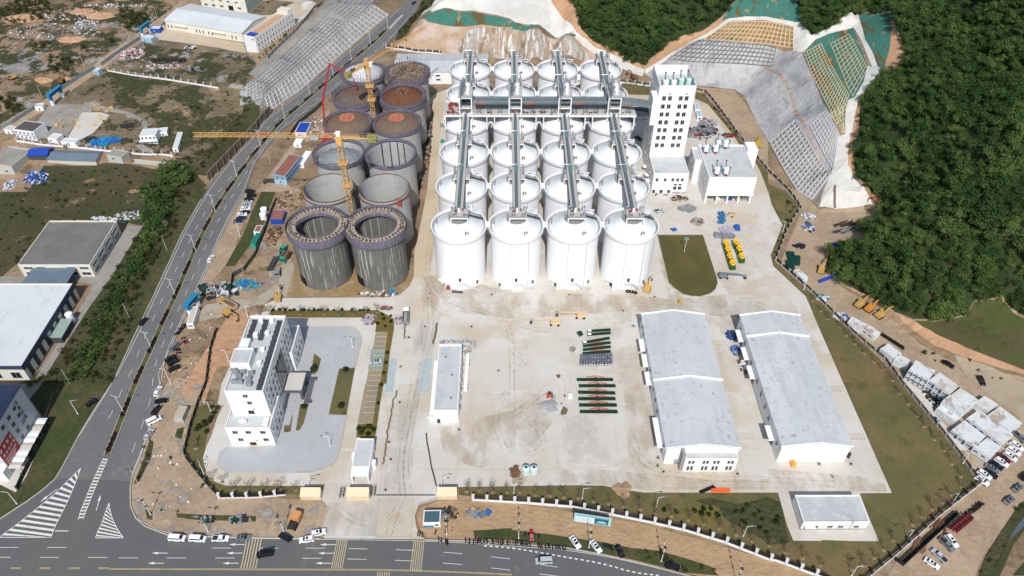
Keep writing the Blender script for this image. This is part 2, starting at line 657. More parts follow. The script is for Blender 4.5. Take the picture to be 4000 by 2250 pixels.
ASPH = mat('asphalt',(.112,.113,.115),[('n',.03,(.125,.122,.116),.42,.62,.8),('n',.4,(.095,.096,.10),.5,.75,.6),('n',.07,(.24,.205,.155),.6,.76,.6),('n',3,(.14,.14,.14),.5,.8,.5)],.9)
ASPH2 = mat('worn_asphalt',(.15,.15,.147),[('n',.03,(.125,.126,.127),.42,.62,.8),('n',.4,(.19,.187,.18),.5,.75,.6),('n',.05,(.31,.27,.21),.6,.78,.55),('n',.3,(.15,.15,.15),.55,.75,.5,(1,.06,1),28)],.9)
LAWN = mat('dry_lawn',(.116,.106,.040),[('n',.05,(.175,.125,.055),.42,.62,.85),('n',.09,(.070,.076,.024),.5,.68,.75),('n',.8,(.08,.074,.03),.48,.72,.7),('n',3.0,(.18,.15,.075),.55,.8,.5),('n',.3,(.21,.16,.09),.64,.74,.7)],.95,bump=.12,bscale=2.5)
OVAL = mat('oval_lawn',(.108,.088,.030),[('n',.06,(.075,.072,.022),.42,.62,.85),('n',.7,(.07,.06,.02),.5,.72,.6),('n',3.0,(.14,.115,.045),.55,.8,.4)],.95,bump=.1,bscale=2.5)
GRASS = mat('green_verge',(.050,.064,.020),[('n',.08,(.095,.080,.036),.43,.63,.85),('n',.5,(.028,.042,.012),.46,.68,.75),('n',2.0,(.075,.095,.028),.55,.8,.5),('n',.25,(.17,.13,.075),.64,.74,.7)],.95,bump=.35,bscale=1.6)
FIELD = mat('rough_field',(.052,.052,.022),[('n',.03,(.085,.066,.034),.42,.62,.85),('n',.09,(.045,.055,.018),.46,.64,.85),('n',.5,(.03,.034,.012),.5,.7,.75),('n',2.0,(.14,.11,.06),.58,.8,.5)],.95,bump=.6,bscale=.7)
YARD = mat('weedy_yard',(0.189,0.144,0.087),[('n',.02,(0.124,0.103,0.058),.42,.62,.85),('n',.07,(0.246,0.184,0.115),.48,.64,.8),('n',.12,(0.058,0.063,0.029),.54,.68,.9),('n',.4,(0.095,0.077,0.044),.5,.7,.7),('n',1.6,(0.285,0.224,0.146),.56,.78,.5)],.95,bump=.5,bscale=.7)
SCRUB = mat('scrub_ground',(.055,.060,.022),[('n',.05,(.10,.08,.042),.45,.65,.85),('n',.4,(.028,.033,.012),.48,.7,.8),('n',1.5,(.085,.095,.032),.55,.8,.6)],.95,bump=.9,bscale=.7)
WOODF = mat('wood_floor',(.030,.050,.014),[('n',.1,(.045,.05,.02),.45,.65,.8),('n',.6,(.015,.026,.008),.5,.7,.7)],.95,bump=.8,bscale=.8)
PAVE = mat('grey_paving',(.40,.405,.42),[('n',.06,(.43,.44,.46),.45,.63,.85),('n',.5,(.31,.32,.35),.5,.72,.6),('n',.1,(.50,.45,.37),.58,.75,.6),('g',1.5,.05,(.34,.34,.35),.45),('g',.75,.02,(.38,.38,.40),.5)],.85)
STALL = mat('grass_block_stall',(.30,.235,.155),[('n',.15,(.245,.20,.135),.45,.63,.85),('n',1.5,(.34,.29,.21),.5,.72,.6)],.95)
STALLG = mat('green_stall',(.235,.30,.25),[('n',.3,(.28,.31,.25),.45,.63,.85)],.95)
HEDGE = mat('hedge_bed',(.155,.115,.030),[('n',.15,(.11,.095,.03),.45,.63,.85),('n',1.5,(.07,.06,.02),.5,.72,.7)],.95,bump=.3,bscale=1.5)
SHOT = mat('sprayed_concrete',(.37,.375,.38),[('n',.05,(.46,.45,.435),.42,.6,.85),('n',.09,(.255,.26,.265),.50,.66,.85,(1,1,.3)),('n',.22,(.22,.22,.22),.56,.68,.6,(1,.4,.4)),('n',.5,(.31,.31,.31),.5,.72,.6),('n',.16,(.40,.32,.23),.62,.76,.6)],.92,bump=.6,bscale=.5)
SHOTW = mat('pale_sprayed_concrete',(.60,.59,.555),[('n',.06,(.52,.50,.46),.42,.6,.85),('n',.4,(.64,.64,.62),.5,.72,.6),('n',.1,(.52,.43,.32),.62,.78,.7)],.92,bump=.35,bscale=.6)
NET = mat('green_netting',(.045,.165,.13),[('n',.16,(.115,.085,.028),.53,.59,.95,(1,.22,1),-25),('n',.5,(.03,.115,.09),.5,.7,.7,(1,.3,1),-25),('n',.2,(.33,.21,.105),.60,.66,.85,(1,.3,1),-25)],.9,bump=.3,bscale=1)
CUT = mat('cut_earth',(0.415,0.296,0.189),[('n',.04,(0.503,0.405,0.372),.45,.63,.85),('n',.12,(0.310,0.211,0.134),.5,.68,.8),('n',.6,(0.225,0.151,0.094),.55,.75,.5,(1.5,.5,.5))],.95,bump=1.2,bscale=.35)
STREAK = mat('streaked_rock',(.34,.25,.165),[('n',.06,(.45,.42,.38),.46,.58,.8),('n',.26,(.60,.60,.60),.51,.60,.95,(2.2,.38,.3)),('n',.18,(.16,.135,.10),.55,.66,.85,(1.6,.5,.4)),('n',.5,(.42,.40,.37),.55,.7,.5,(2,.5,.5))],.95,bump=1.5,bscale=.4)
WPAINT = mat('road_paint',(.66,.66,.63),[('n',.8,(.36,.36,.35),.5,.75,.6)],.8)
YPAINT = mat('yellow_paint',(.56,.44,.20),[('n',.6,(.33,.29,.19),.45,.7,.7)],.8)
OCHRE = mat('ochre_paint',(.50,.415,.26),[('n',.5,(.4,.35,.25),.45,.7,.7)],.9)
KERB = mat('kerb_stone',(.45,.42,.36),[('n',.5,(.32,.29,.24),.5,.7,.7)],.9)
WATER = mat('dirty_water',(.10,.13,.14),[],.15,spec=.5)
MUD = mat('wet_stain',(.16,.12,.06),[('n',.6,(.24,.19,.11),.5,.7,.6)],.6)

# ---- one terrain sheet to the horizon
nx,ny = len(GX),len(GY)
vs = [(GX[i],GY[j],float(HZ[j,i])) for j in range(ny) for i in range(nx)]
fs = []
for j in range(ny - 1):
 for i in range(nx - 1):
  a,b,c,d = j * nx + i,j * nx + i + 1,(j + 1) * nx + i + 1,(j + 1) * nx + i
  fs += [(a,b,c),(a,c,d)]
me = bpy.data.meshes.new('ground')
me.from_pydata(vs,[],fs)
me.materials.append(SOIL)
struct(inst(me,'ground'))

# ---- left side fields, verge, lanes
reg('grass_verge',"E 1600,-40 1500,80 1400,280 1280,530 1160,790 1030,1060 860,1430 I 690,240 590,390 480,620 420,720 330,800 200,895 0,1025 -200,1050 -200,700 120,700 330,300 420,0 E 520,1449 800,1000 950,700 1150,420 1300,200 1450,0",GRASS,1)
reg('scrub_strip',"E 1180,-10 1480,-20 1380,250 1180,560 1050,900 840,1449 I 420,0 330,250 150,0 E 380,1300 690,850 830,660 1080,260",SCRUB,2)
reg('rough_field',"A 330,1250 800,1230 1260,1290 1350,1200 1560,1400 E 1500,0 1180,0 1075,255 880,220 370,215 130,540 0,650 -300,650 -300,200 A -300,1449 200,1449",FIELD,1)
reg('factory_lane',"E 965,260 1078,258 830,660 690,850 400,1300 310,1460 I 160,200 60,400 -100,400 -100,0 180,0 E 240,1449 500,1050 690,740 690,700 590,680 170,690 0,700 -200,690 -200,640 170,640 720,640",OLDC,3)
reg('shop_forecourt',"I 130,560 260,560 200,700 120,820 0,760 -200,760 -200,540",PALEC,3)
reg('weedy_yard',"A 800,520 1640,660 1890,700 1880,760 1700,960 1500,1180 1300,1170 130,1050 470,650",YARD,1)
reg('yard_pad',"A 370,800 440,790 720,790 900,830 1010,860 1100,920 1150,985 1080,975 1040,900 940,860 700,830 560,960 460,1060 300,1040 260,950",OLDC,2)
reg('yard_slab',"A 620,850 760,850 830,870 700,1010 560,1080 500,1070",PALEC,3)
reg('dump_yard',"A 1060,300 1240,250 1860,390 1932,470 1932,560 1850,690 1640,650 820,510 900,440",YARD,1)
reg('factory_apron',"A 1190,240 1260,225 1840,330 1860,400 1640,360 1200,300 1140,290",TANC,2)
reg('platform',"b 1180,1070 880,860 0,720 -900,560 -600,150 0,180 100,-100 1700,-60 2200,40 2360,130 2250,250 1950,480 1650,600",TANC,2)
reg('platform_lane',"b 1640,430 1860,460 2290,150 2210,80 1700,-10 1760,-40 2260,20 2380,110 2340,190 1960,480 1760,520 1640,510",PALEC,3)
reg('platform_weeds',"b 960,270 1270,20 1480,0 1900,50 1700,170 1620,290 1300,310 1150,330",YARD,3)
reg('dirt_road',"A -40,1000 260,800 520,640 900,350 1290,75 1420,-40 1500,-40 1330,80 1100,300 780,520 540,690 300,860 60,990 -40,1040",DIRT,3)
reg('gravel_heap',"A -40,480 130,385 270,380 340,520 180,560 60,580 -40,600",mat('grey_gravel',(.235,.235,.225),[('n',.3,(.2,.2,.19),.45,.65,.8),('n',1.5,(.35,.35,.34),.5,.7,.6)],.95,bump=.5,bscale=1),2)

# ---- site slabs
SITE = "Q 235,700 380,640 R 1000,620 1150,722 1510,735 T 520,400 640,455 700,525 880,745 935,830 1060,955 1130,1075 1208,1280 H 30,100 110,250 60,380 20,480 40,560 285,790 400,1060 570,1449 L 600,0 650,180 800,520 935,825 690,827 760,1010 835,1190 190,1185 140,1060 75,822 0,822 K 1000,822 880,805 690,770 500,766 30,772 J 1540,778 1365,780 1365,845 1372,872 1300,885 1230,910 1195,1000 1210,1090 1270,1176 520,1170 490,1120 500,1080 545,930 500,880 490,870 500,780 340,770 0,768 I 1700,768 1620,740 1560,690 1535,600 1530,560 1560,470 1600,380 1640,250 1700,130 X 20,1100 60,1000 0,980 40,780 120,600 330,90 F 100,895 60,850 190,800 1000,796 1090,770 1160,710 1190,640 1195,450 1230,300 1280,100 1290,0 B 1290,1449 1310,1250 1330,1000 1340,850 1310,740"
reg('site_slab',SITE,CONC,1)
reg('tan_lane',"B 1310,740 1340,850 1330,1000 1310,1250 1290,1449 F 1230,300 1195,450 1190,640 1300,640 1340,450 1370,250 1375,0 B 1360,1300 1390,1000 1420,800 1440,690 1370,700",TANC,2)
reg('rear_lane',"R 1150,725 1510,735 1510,850 1150,800|T 520,400 640,455 700,525 880,745 935,830 900,830 860,750 640,560 530,490 500,460",TANC,2)
reg('silo_yard_dirt',"F 0,330 150,300 290,560 270,740 300,790 -40,790 -300,860 -300,700 E 1932,640 1932,860 F 150,640 230,480|A 1932,1449 B 420,900 560,830 520,1060 420,1060 300,1100 240,1400 380,1449",DIRT,1)
reg('silo_foot_dirt',"F 290,560 360,650 760,580 1130,640 1180,560 1190,640 1160,705 1085,765 1000,792 215,796 270,740",mat('silo_mud',(.27,.185,.09),[('n',.12,(.36,.27,.16),.45,.63,.85),('n',.5,(.2,.135,.065),.5,.7,.6),('n',.15,(.45,.41,.34),.6,.72,.7)],.9,bump=.3,bscale=.8),2)
reg('muddy_track',"F -420,900 -300,840 -180,850 0,800 170,690 230,480 290,560 255,700 230,790 120,800 60,850 -100,880 -300,960|E 1500,920 1560,850 1700,830 1932,790 1932,860 1800,900 1640,950 1510,980",mat('grey_mud',(.37,.325,.255),[('n',.1,(.29,.245,.18),.45,.63,.85),('n',.5,(.43,.39,.32),.5,.7,.6),('n',.6,(.22,.185,.135),.58,.72,.7,(.25,1,1),35)],.95),3)
reg('kerbside_dirt',"E 1560,590 1640,400 1760,190 1860,0 1932,20 1800,330 1780,420 1700,560 1560,740 1480,760",DIRT,3)
reg('site_green',"F 40,0 150,0 80,170 20,330 -60,420 -120,500 -160,560 -230,560 -100,330 -30,150",GRASS,2)
reg('office_dirt',"X 330,90 240,30 130,60 0,250 -160,500 -330,780 -360,900 -260,900 -200,760 X -140,1000 -60,760 0,600 120,600",RED,2)
reg('lawn',"G 1095,325 1440,325 1480,450 1545,650 1552,690 1535,740 1490,775 1420,795 1350,792 1290,778 1215,725 1180,690 1150,560",OVAL,2)
reg('office_paving',"X 700,200 950,200 F 700,1015 760,1045 792,1100 795,1130 780,1190 748,1328 628,1335 J 548,232 683,240 655,380 640,470 600,590 560,625 500,650 420,672 300,675 200,675 I 1720,665 1660,640 1640,590 1650,520 1700,480 1932,480 J 150,460 X 700,1000 700,620",PAVE,2)
reg('office_lawn',"F 628,1335 748,1328 J 683,236 548,232|F 440,1220 492,1260 470,1350 440,1380 415,1370|J 335,155 400,150 360,300 330,350 300,355|X 680,1100 690,1000 740,1000 760,1100 740,1260 670,1270",LAWN,3)
reg('parking_stalls',"F 905,1062 998,1062 940,1449 830,1449|J 825,0 925,0 880,305 767,300",STALL,2)
reg('green_stalls',"F 868,1190 975,1190 970,1262 860,1262|F 853,1300 960,1300 955,1342 845,1342",STALLG,3)
reg('hedge_bed',"F 110,895 920,895 980,925 1040,960 1042,1030 1030,1100 1010,1220 985,1449 940,1449 995,1065 900,1060 915,950 115,950|J 925,0 965,0 940,130 905,380 895,408 755,405 767,305 880,305",HEDGE,3)
reg('lawn',"J 0,770 500,775 500,800 330,830 0,830 I 1660,850 1560,760 1440,570 1400,480 1470,180 1560,160 1600,180 1560,400 1530,560 1560,690 1620,740 1700,768",LAWN,2)
reg('lawn',"J 1530,780 1932,775 K 30,772 500,766 690,770 880,805 1000,822 1932,822 L 75,822 140,1060 190,1185 835,1190 760,1010 690,827 935,825 800,520 650,180 580,20 H 560,1420 400,1060 290,790 40,560 20,480 60,480 330,760 500,930 660,1090 840,1260 1000,1420 L 1200,220 1600,760 1300,950 1000,1280 760,1470 450,1470 0,1290 K 1500,1130 1000,980 400,890 0,855 J 1640,850 1530,840",LAWN,2)
reg('shrub_bed',"K 1380,880 1500,860 1620,890 1700,910 1850,880 L 0,850 100,900 130,1060 160,1200 0,1220 K 1900,1180 1700,1080 1590,1000 1560,930 1480,920",SCRUB,3)
reg('lawn_patch',"K 1120,960 1280,950 1400,920 1530,920 1590,1010 1560,1070 1430,1060 1240,1000",mat('bright_lawn',(.15,.125,.03),[('n',.4,(.1,.09,.03),.45,.65,.8)],.95),4)
reg('pump_slab',"L 75,822 690,825 760,1010 835,1190 190,1185 140,1060",CONC,3)
reg('fence_lawn',"R 1040,560 1130,570 1520,610 1510,730 1150,720 1040,640|T 525,345 600,355 700,480 880,700 960,800 1060,910 1208,1060 1208,1280 1130,1075 1060,955 935,830 880,745 700,525 640,455 520,400|H 0,-60 140,0 240,120 130,330 50,510 20,480 60,380 110,250 30,100",LAWN,2)
# ---- right side dirt road, parking, bank
reg('dirt_road',"R 1060,520 1540,520 T 520,290 800,310 900,330 1000,450 1100,620 1208,800 H 0,-100 240,0 380,130 H 510,135 780,95 870,90 840,150 720,230 740,340 500,420 420,440 440,600 520,690 640,770 720,830 880,930 1000,1010 1150,1150 1350,1260 1600,1330 1932,1400 2100,1440 L 2100,700 1932,880 1800,1050 1620,1300 1560,1449 900,1449 1000,1280 1300,950 1600,760 1200,220 1000,0 H 1000,1449 840,1260 660,1090 500,930 330,760 100,520 250,150 140,0 0,-200 T 1208,1060 960,800 600,340",DIRT,1)
reg('earth_bank',"H 450,640 640,750 760,790 860,850 960,930 1100,1050 1250,1160 1500,1260 1932,1380 2000,1430 2000,1360 1932,1350 1500,1180 1250,1060 1100,975 960,920 880,860 720,765 630,725 520,685",RED,2)
reg('meadow',"H 1100,975 1250,985 1500,935 1560,830 1760,790 1860,920 2000,1000 2000,1370 1932,1340 1500,1180 1300,1090",mat('meadow',(.062,.076,.02),[('n',.08,(.085,.065,.035),.45,.62,.85),('n',.4,(.04,.05,.015),.5,.7,.7,(1,.3,1),-30),('n',1.5,(.1,.11,.035),.55,.8,.5)],.95,bump=.3,bscale=1.2),2)
reg('parking_yard',"a 560,900 740,1080 1100,1449 L 1540,700 1640,770 1932,500 2100,300 2000,100 1932,60 H 1932,1449 1700,1330 1400,1230 1500,1400 a 1850,980 1700,1180 1900,1130",mat('compacted_gravel',(.38,.31,.22),[('n',.1,(.31,.25,.17),.45,.63,.85),('n',.8,(.44,.37,.28),.5,.7,.6)],.95),2)
reg('camp_path',"a 90,380 380,560 530,700 540,800 560,900 740,1080 820,1190 1100,1449 900,1449 600,1060 420,830 250,640 80,440",PALEC,3)
reg('canal_bank',"L 2000,860 1900,900 1800,1050 1640,1300 1580,1470 1680,1470 1750,1300 1850,1120 2000,920",SCRUB,2)
reg('canal_water',"L 2000,940 1900,1040 1830,1150 1800,1210 1830,1210 1900,1110 2000,1000",WATER,3)
reg('canal_grass',"L 2000,1010 1850,1220 1740,1470 1680,1470 1800,1200|L 2100,1150 1850,1449 2100,1449",GRASS,3)
reg('pavers',"L 400,1180 820,1195 800,1215 640,1235 430,1200",LAWN,3)
# ---- front strip outside the fence
reg('front_dirt',"J 1640,880 K 0,900 400,960 1000,1060 1500,1200 1932,1330 L 400,1470 300,1700 K 1400,1449 1250,1420 900,1330 700,1290 400,1230 0,1180 J 1932,1190 1650,1180 1290,1160 1240,1100 1215,1000 1250,930 1380,885 1500,880",mat('raked_dirt',(.40,.27,.155),[('n',.1,(.34,.225,.125),.45,.63,.8),('n',1.1,(.28,.185,.105),.5,.66,.75,(.25,1,1),10),('n',.5,(.48,.35,.22),.55,.72,.6)],.95,bump=.3,bscale=1.0),2)
reg('kerb_grass',"J 1640,1110 1932,1090 K 0,1105 300,1140 700,1200 900,1240 1100,1260 1250,1300 1500,1380 1560,1449 1280,1425 1100,1375 900,1325 700,1285 400,1230 100,1195 J 1932,1180 1650,1175",GRASS,3)
reg('corner_dirt',"I 1215,60 1300,-60 1540,0 1500,250 1420,420 1390,540 1480,640 1600,780 1660,860 1932,860 J 330,870 490,880 545,930 500,1080 480,1130 430,1140 300,1165 0,1163 I 1275,1145 1100,1080 1030,1020 990,930 985,800 1000,700 1060,560 1120,370",DIRT,1)
reg('kerbside_weeds',"I 1130,420 1160,440 1140,560 1050,740 1010,760 1090,560|I 1330,980 1500,990 1932,1000 1932,1040 1500,1030 1340,1010|I 1340,340 1390,330 1370,420 1320,400|I 1100,950 1150,970 1150,1030 1110,1020",GRASS,3)
# ---- roads
reg('road',"B 1125,-30 1130,20 1010,120 860,255 720,370 570,495 400,645 200,800 30,930 A 1932,1000 1750,1200 1580,1400 E 1520,60 1440,200 1370,330 1280,530 1160,790 1100,930 1030,1060 930,1270 860,1430 I 770,110 690,240 600,390 480,620 420,720 650,720 985,740 1000,700 1060,560 1120,370 1170,220 1215,60 E 1200,1380 1260,1240 1330,1090 1400,930 1480,770 1560,600 1640,400 1740,190 1855,0 B 0,1225 170,1010 330,890 500,765 690,600 830,480 960,370 1075,250 1170,130 1240,20 1260,-30",ASPH2,4)
reg('road',"I 420,720 330,800 200,895 0,1025 -200,1110 -200,1800 1000,1900 J 1000,1900 L 400,1900 K 1700,1700 1420,1470 1250,1430 900,1340 700,1295 400,1240 J 1932,1210 1600,1190 1270,1178 600,1172 0,1166 I 1275,1147 1100,1080 1030,1020 990,930 985,800 985,740",ASPH,5)
# kerbs
def kerb(s,wd=.35,h=.14,nm='kerb'):
 line = resample([(p[0],p[1]) for p in PTS(s)],8)
 mb = MB()
 for a,b in zip(line,line[1:]):
  z0,z1 = zt(*a),zt(*b)
  mb.beam((a[0],a[1],z0 + h / 2 + .22),(b[0],b[1],z1 + h / 2 + .22),wd,h + .3)
 return struct(mb.obj(nm,KERB))

kerb("E 1860,0 1740,190 1640,400 1560,600 1480,770 1400,930 1330,1090 1260,1240 1200,1380 I 1215,60 1170,220 1120,370 1060,560 1000,700 985,800 990,930 1030,1020 1100,1080 1275,1147 J 0,1166 480,1172")
kerb("E 1520,60 1440,200 1370,330 1280,530 1160,790 1030,1060 860,1430 I 690,240 600,390 480,620 420,720 330,800 200,895 0,1025")
kerb("J 1275,1180 1600,1190 1932,1210 K 400,1240 700,1295 900,1340 1250,1430 1400,1470")
kerb("G 1095,325 1150,560 1180,690 1215,725 1290,778 1350,792 1420,795 1490,775 1535,740 1552,690 1545,650 1480,450 1440,325 1095,325",.3)
kerb("J 545,930 500,1080 480,1120|".rstrip('|'),.3)
kerb("J 1372,872 1230,910 1195,1000 1210,1090 1270,1176",.3)
kerb("F 700,1015 760,1045 792,1100 795,1130 780,1190 748,1328",.3)
kerb("J 683,240 655,380 640,470 600,590 560,625 500,650 420,672 300,675",.3)
# road markings
mk,my,mo = MB(),MB(),MB()

def dash(mb,s,wd,dl=0,gap=0,z=.42,off=0.0):
 line = [(p[0],p[1]) for p in PTS(s)]
 line = smooth_line(line,2)
 if not dl:
  pl = strip(line,wd)
  n = len(pl) // 2
  for i in range(n - 1):
   mb.quad(*[(q[0],q[1],zt(*q) + z) for q in (pl[i],pl[2 * n - 1 - i],pl[2 * n - 2 - i],pl[i + 1])])
  return
 for x,y,a in walk(line,dl + gap):
  c,s_ = math.cos(a),math.sin(a)
  ox,oy = -s_ * off,c * off
  q = [(x + ox + c * u - s_ * v,y + oy + s_ * u + c * v) for u,v in ((0,-wd / 2),(dl,-wd / 2),(dl,wd / 2),(0,wd / 2))]
  mb.quad(*[(p[0],p[1],zt(*p) + z) for p in q])

LEFTL = "I 560,460 680,270 770,130 850,0 E 950,1270 1060,1050 1130,900 1190,770 1300,530 1390,330 1460,200 1530,80 A 1610,1395 1770,1195 1932,1030 B 60,925 220,800 420,645 590,495 740,370 880,255 1030,120 1100,60"
RIGHTL = "I 1000,680 1060,540 1110,390 1160,220 1205,60 E 1250,1230 1320,1080 1390,920 1470,760 1550,590 1630,390 1730,180 1840,0 B -10,1215 160,1000 320,880 490,755 680,590 820,470 950,360 1065,240 1160,120"
dash(mk,LEFTL,.18)
dash(mk,RIGHTL,.18)
dash(mk,"I 820,270 880,160 940,0 E 1000,1350 1080,1130 1170,940 1260,740 1350,550 1430,380 1500,240 1580,110 1650,0 A 1932,1130 B 90,960 260,820 450,670 620,530 770,400 910,290 1040,190",.18,4,6)
dash(mk,"I 1000,520 1080,310 1140,130 E 1170,1300 1250,1110 1330,940 1410,760 1480,590 1560,400 1640,240 1720,90 B 60,1090 240,920 440,770 620,630 760,510 890,395 1010,290",.18,4,6)
dash(mk,"I 1020,1010 1270,1150 J 0,1172 600,1178 1270,1188 1600,1205 1932,1230 K 400,1255 700,1305 900,1345 1250,1432",.16)
for s in ("I -60,1312 800,1314","I 0,1238 400,1238","I 900,1317 1700,1318","I 1600,1243 J 170,1243","J 380,1243 510,1244","J 350,1320 490,1320","J 700,1246 1180,1258 1530,1282 1860,1316 K 300,1380","J 690,1325 1030,1333 1380,1352 1720,1385 K 300,1450"):
 dash(mk,s,.18,6,9)
for s in ("I 820,1398 J 0,1400 560,1402 960,1403 1250,1412 1600,1424 1932,1440","I 820,1404 J 560,1409 960,1410 1250,1419 1600,1431 1932,1447"):
 dash(my,s,.16)
for y in (1391,1399):
 dash(my,f"I -140,{y} 760,{y}",.16,3.4,5.6)
dash(mk,"J 1720,1226 1932,1240 K 400,1310 700,1362 900,1425 1100,1449",.45,1.0,.8)
# arrows
def arrow(k,x,y,dx,dy,L=5.0):
 a = P(k,x,y)
 b = P(k,x + dx,y + dy)
 d = Vector((b[0] - a[0],b[1] - a[1],0)).normalized()
 n = Vector((-d.y,d.x,0))
 o = Vector((a[0],a[1],.42))
 mk.quad(o - n * .12,o + d * L * .6 - n * .12,o + d * L * .6 + n * .12,o + n * .12)
 mk.quad(o + d * L * .6 - n * .45,o + d * L,o + d * L * .6 + n * .45)

for k,x,y in (('I',1268,1281),('I',1832,1281),('I',1240,1357),('I',1803,1357),('J',588,1282),('J',570,1357),('J',602,1217),('I',1850,1216)):
 arrow(k,x,y,-50,0)
arrow('I',730,960,30,-110,6)
arrow('I',433,798,-110,85,6)

def hatch(pl,n,a_i,b_i):
 """white bars between two edges given as image polylines"""
 A = [(p[0],p[1]) for p in PTS(a_i)]
 B = [(p[0],p[1]) for p in PTS(b_i)]

 def at(line,t):
  ds = [math.dist(a,b) for a,b in zip(line,line[1:])]
  q = t * sum(ds)
  for (a,b),d in zip(zip(line,line[1:]),ds):
   if q <= d:
    return tuple(a[i] + (b[i] - a[i]) * q / d for i in (0,1))
   q -= d
  return line[-1]
 for i in range(n):
  t0,t1 = (i + .15) / n,(i + .6) / n
  if pl == 'skew':
   q = [at(A,t0),at(A,t1),at(B,min(1,t1 + 1.2 / n)),at(B,min(1,t0 + 1.2 / n))]
  else:
   q = [at(A,t0),at(A,t1),at(B,t1),at(B,t0)]
  mk.quad(*[(p[0],p[1],.42) for p in q])
 for ln in (A,B):
  ln = strip(ln,.2)
  h = len(ln) // 2
  for i in range(h - 1):
   mk.quad(*[(q[0],q[1],.43) for q in (ln[i],ln[2 * h - 1 - i],ln[2 * h - 2 - i],ln[i + 1])])

hatch('skew',15,"I 617,635 530,720 420,830 300,930 150,1050 0,1160","I 617,635 570,760 520,880 470,980 420,1080 390,1162")
hatch('',19,"I 785,565 730,680 690,770 650,870 610,970 595,1030","I 817,568 770,680 730,770 690,870 650,970 632,1025")
hatch('skew',10,"I 825,900 800,970 770,1060 740,1120 725,1165","I 825,900 835,960 855,1030 890,1100 935,1165")
dash(mk,"I 0,1162 390,1162",.25)
dash(mk,"I 725,1166 935,1166",.25)
dash(mk,"I 420,1113 520,1114",.3)
hatch('',12,"B 1000,215 1055,160 1105,112","B 1015,222 1068,165 1112,118")
# zebra crossings (ochre bars running across the carriageway)
for a,b,c,d in (((1860,1170),(1815,1395),(1945,1395),(1990,1170)),((2542,1174),(2498,1397),(2592,1397),(2634,1174)),((3122,1184),(3092,1415),(3186,1418),(3210,1186))):
 q = [Vector(P('I',*v)) for v in (a,b,c,d)]
 for i in range(6):
  u0,u1 = i / 6 + .02,i / 6 + .09
  mo.quad(*[(v.x,v.y,.43) for v in (q[0].lerp(q[3],u0),q[1].lerp(q[2],u0),q[1].lerp(q[2],u1),q[0].lerp(q[3],u1))])
q = [Vector(P('J',*v)) for v in ((915,1422),(912,1560),(1012,1560),(1020,1422))]
for i in range(6):
 u0,u1 = i / 6 + .02,i / 6 + .09
 mo.quad(*[(v.x,v.y,.43) for v in (q[0].lerp(q[3],u0),q[1].lerp(q[2],u0),q[1].lerp(q[2],u1),q[0].lerp(q[3],u1))])
struct(mk.obj('road_markings',WPAINT))
struct(my.obj('centre_line',YPAINT))
struct(mo.obj('crossing_bars',OCHRE))
# yellow box in the gateway and painted lines on the slab
mb = MB()
q = [Vector(P('J',*v)) for v in ((932,872),(905,1155),(1170,1158),(1193,875))]
lp = lambda u,v: q[0].lerp(q[1],v).lerp(q[3].lerp(q[2],v),u)

def seg(mb,a,b,wd=.12,z=.2):
 d = Vector((b[0] - a[0],b[1] - a[1],0)).normalized()
 n = Vector((-d.y,d.x,0)) * wd / 2
 a,b = Vector((a[0],a[1],z)),Vector((b[0],b[1],z))
 mb.quad(a - n,b - n,b + n,a + n)

for i in range(-8,9):
 for sgn in (1,-1):
  u0,v0 = (i / 8,0)
  pts = []
  for t in (0,1):
   u = u0 + t * 1.0
   pts.append((u,t))
  t0 = max(0,-u0)
  t1 = min(1,1 - u0)
  if t1 > t0:
   a,b = (u0 + t0,t0),(u0 + t1,t1)
   if sgn < 0:
    a,b = (1 - a[0],a[1]),(1 - b[0],b[1])
   seg(mb,lp(*a),lp(*b),.1)
for a,b in (((0,0),(0,1)),((0,1),(1,1)),((1,1),(1,0)),((1,0),(0,0))):
 seg(mb,lp(*a),lp(*b),.18,.21)
for s in ("J 960,60 1000,250 945,690 940,830","J 1215,60 1165,500 1175,600 1230,635 1330,650 1932,648","K 0,650 400,640 700,635 800,610 870,560 880,540 870,480","K 770,260 800,540","K 410,250 430,620","F 1700,885 1932,885","G 0,885 900,885"):
 line = [(p[0],p[1]) for p in PTS(s)]
 for a,b in zip(line,line[1:]):
  seg(mb,a,b,.1)
# printed grids on the slab
for k,x,y in (('F',1170,1200),('J',1132,32),('J',1088,402),('J',1043,1012),('F',1583,845),('G',70,840),('G',460,840),('G',1167,842),('G',1882,842),('G',1562,1145),('H',368,1145),('L',515,38),('L',665,400),('K',1665,38),('K',1762,396)):
 c = P(k,x,y)
 for i in range(4):
  for j in range(2):
   xx,yy = c[0] + (i - 1.5) * 1.5,c[1] + (j - .5) * 1.7
   for dx0,dx1,dy0,dy1 in ((-.55,-.43,-.6,.6),(.43,.55,-.6,.6),(-.43,.43,-.6,-.48),(-.43,.43,.48,.6)):
    mb.quad((xx + dx0,yy + dy0,.22),(xx + dx1,yy + dy0,.22),(xx + dx1,yy + dy1,.22),(xx + dx0,yy + dy1,.22))
struct(mb.obj('slab_markings',OCHRE))
mb = MB()
for i in range(17):
 y = P('F',930,1062)[1] - i * 2.55
 xl,xr = P('F',905,1062)[0] + .3,P('F',998,1062)[0] - .3
 mb.quad((xl,y,.36),(xr,y,.36),(xr,y + .13,.36),(xl,y + .13,.36))
struct(mb.obj('stall_lines',WPAINT))
# wet stains on the slab
def blob(k,x,y,rx,ry,n=14):
 c = P(k,x,y)
 return [(c[0] + rx * math.cos(2 * math.pi * i / n) * rnd.uniform(.6,1.2),c[1] + ry * math.sin(2 * math.pi * i / n) * rnd.uniform(.6,1.2)) for i in range(n)]

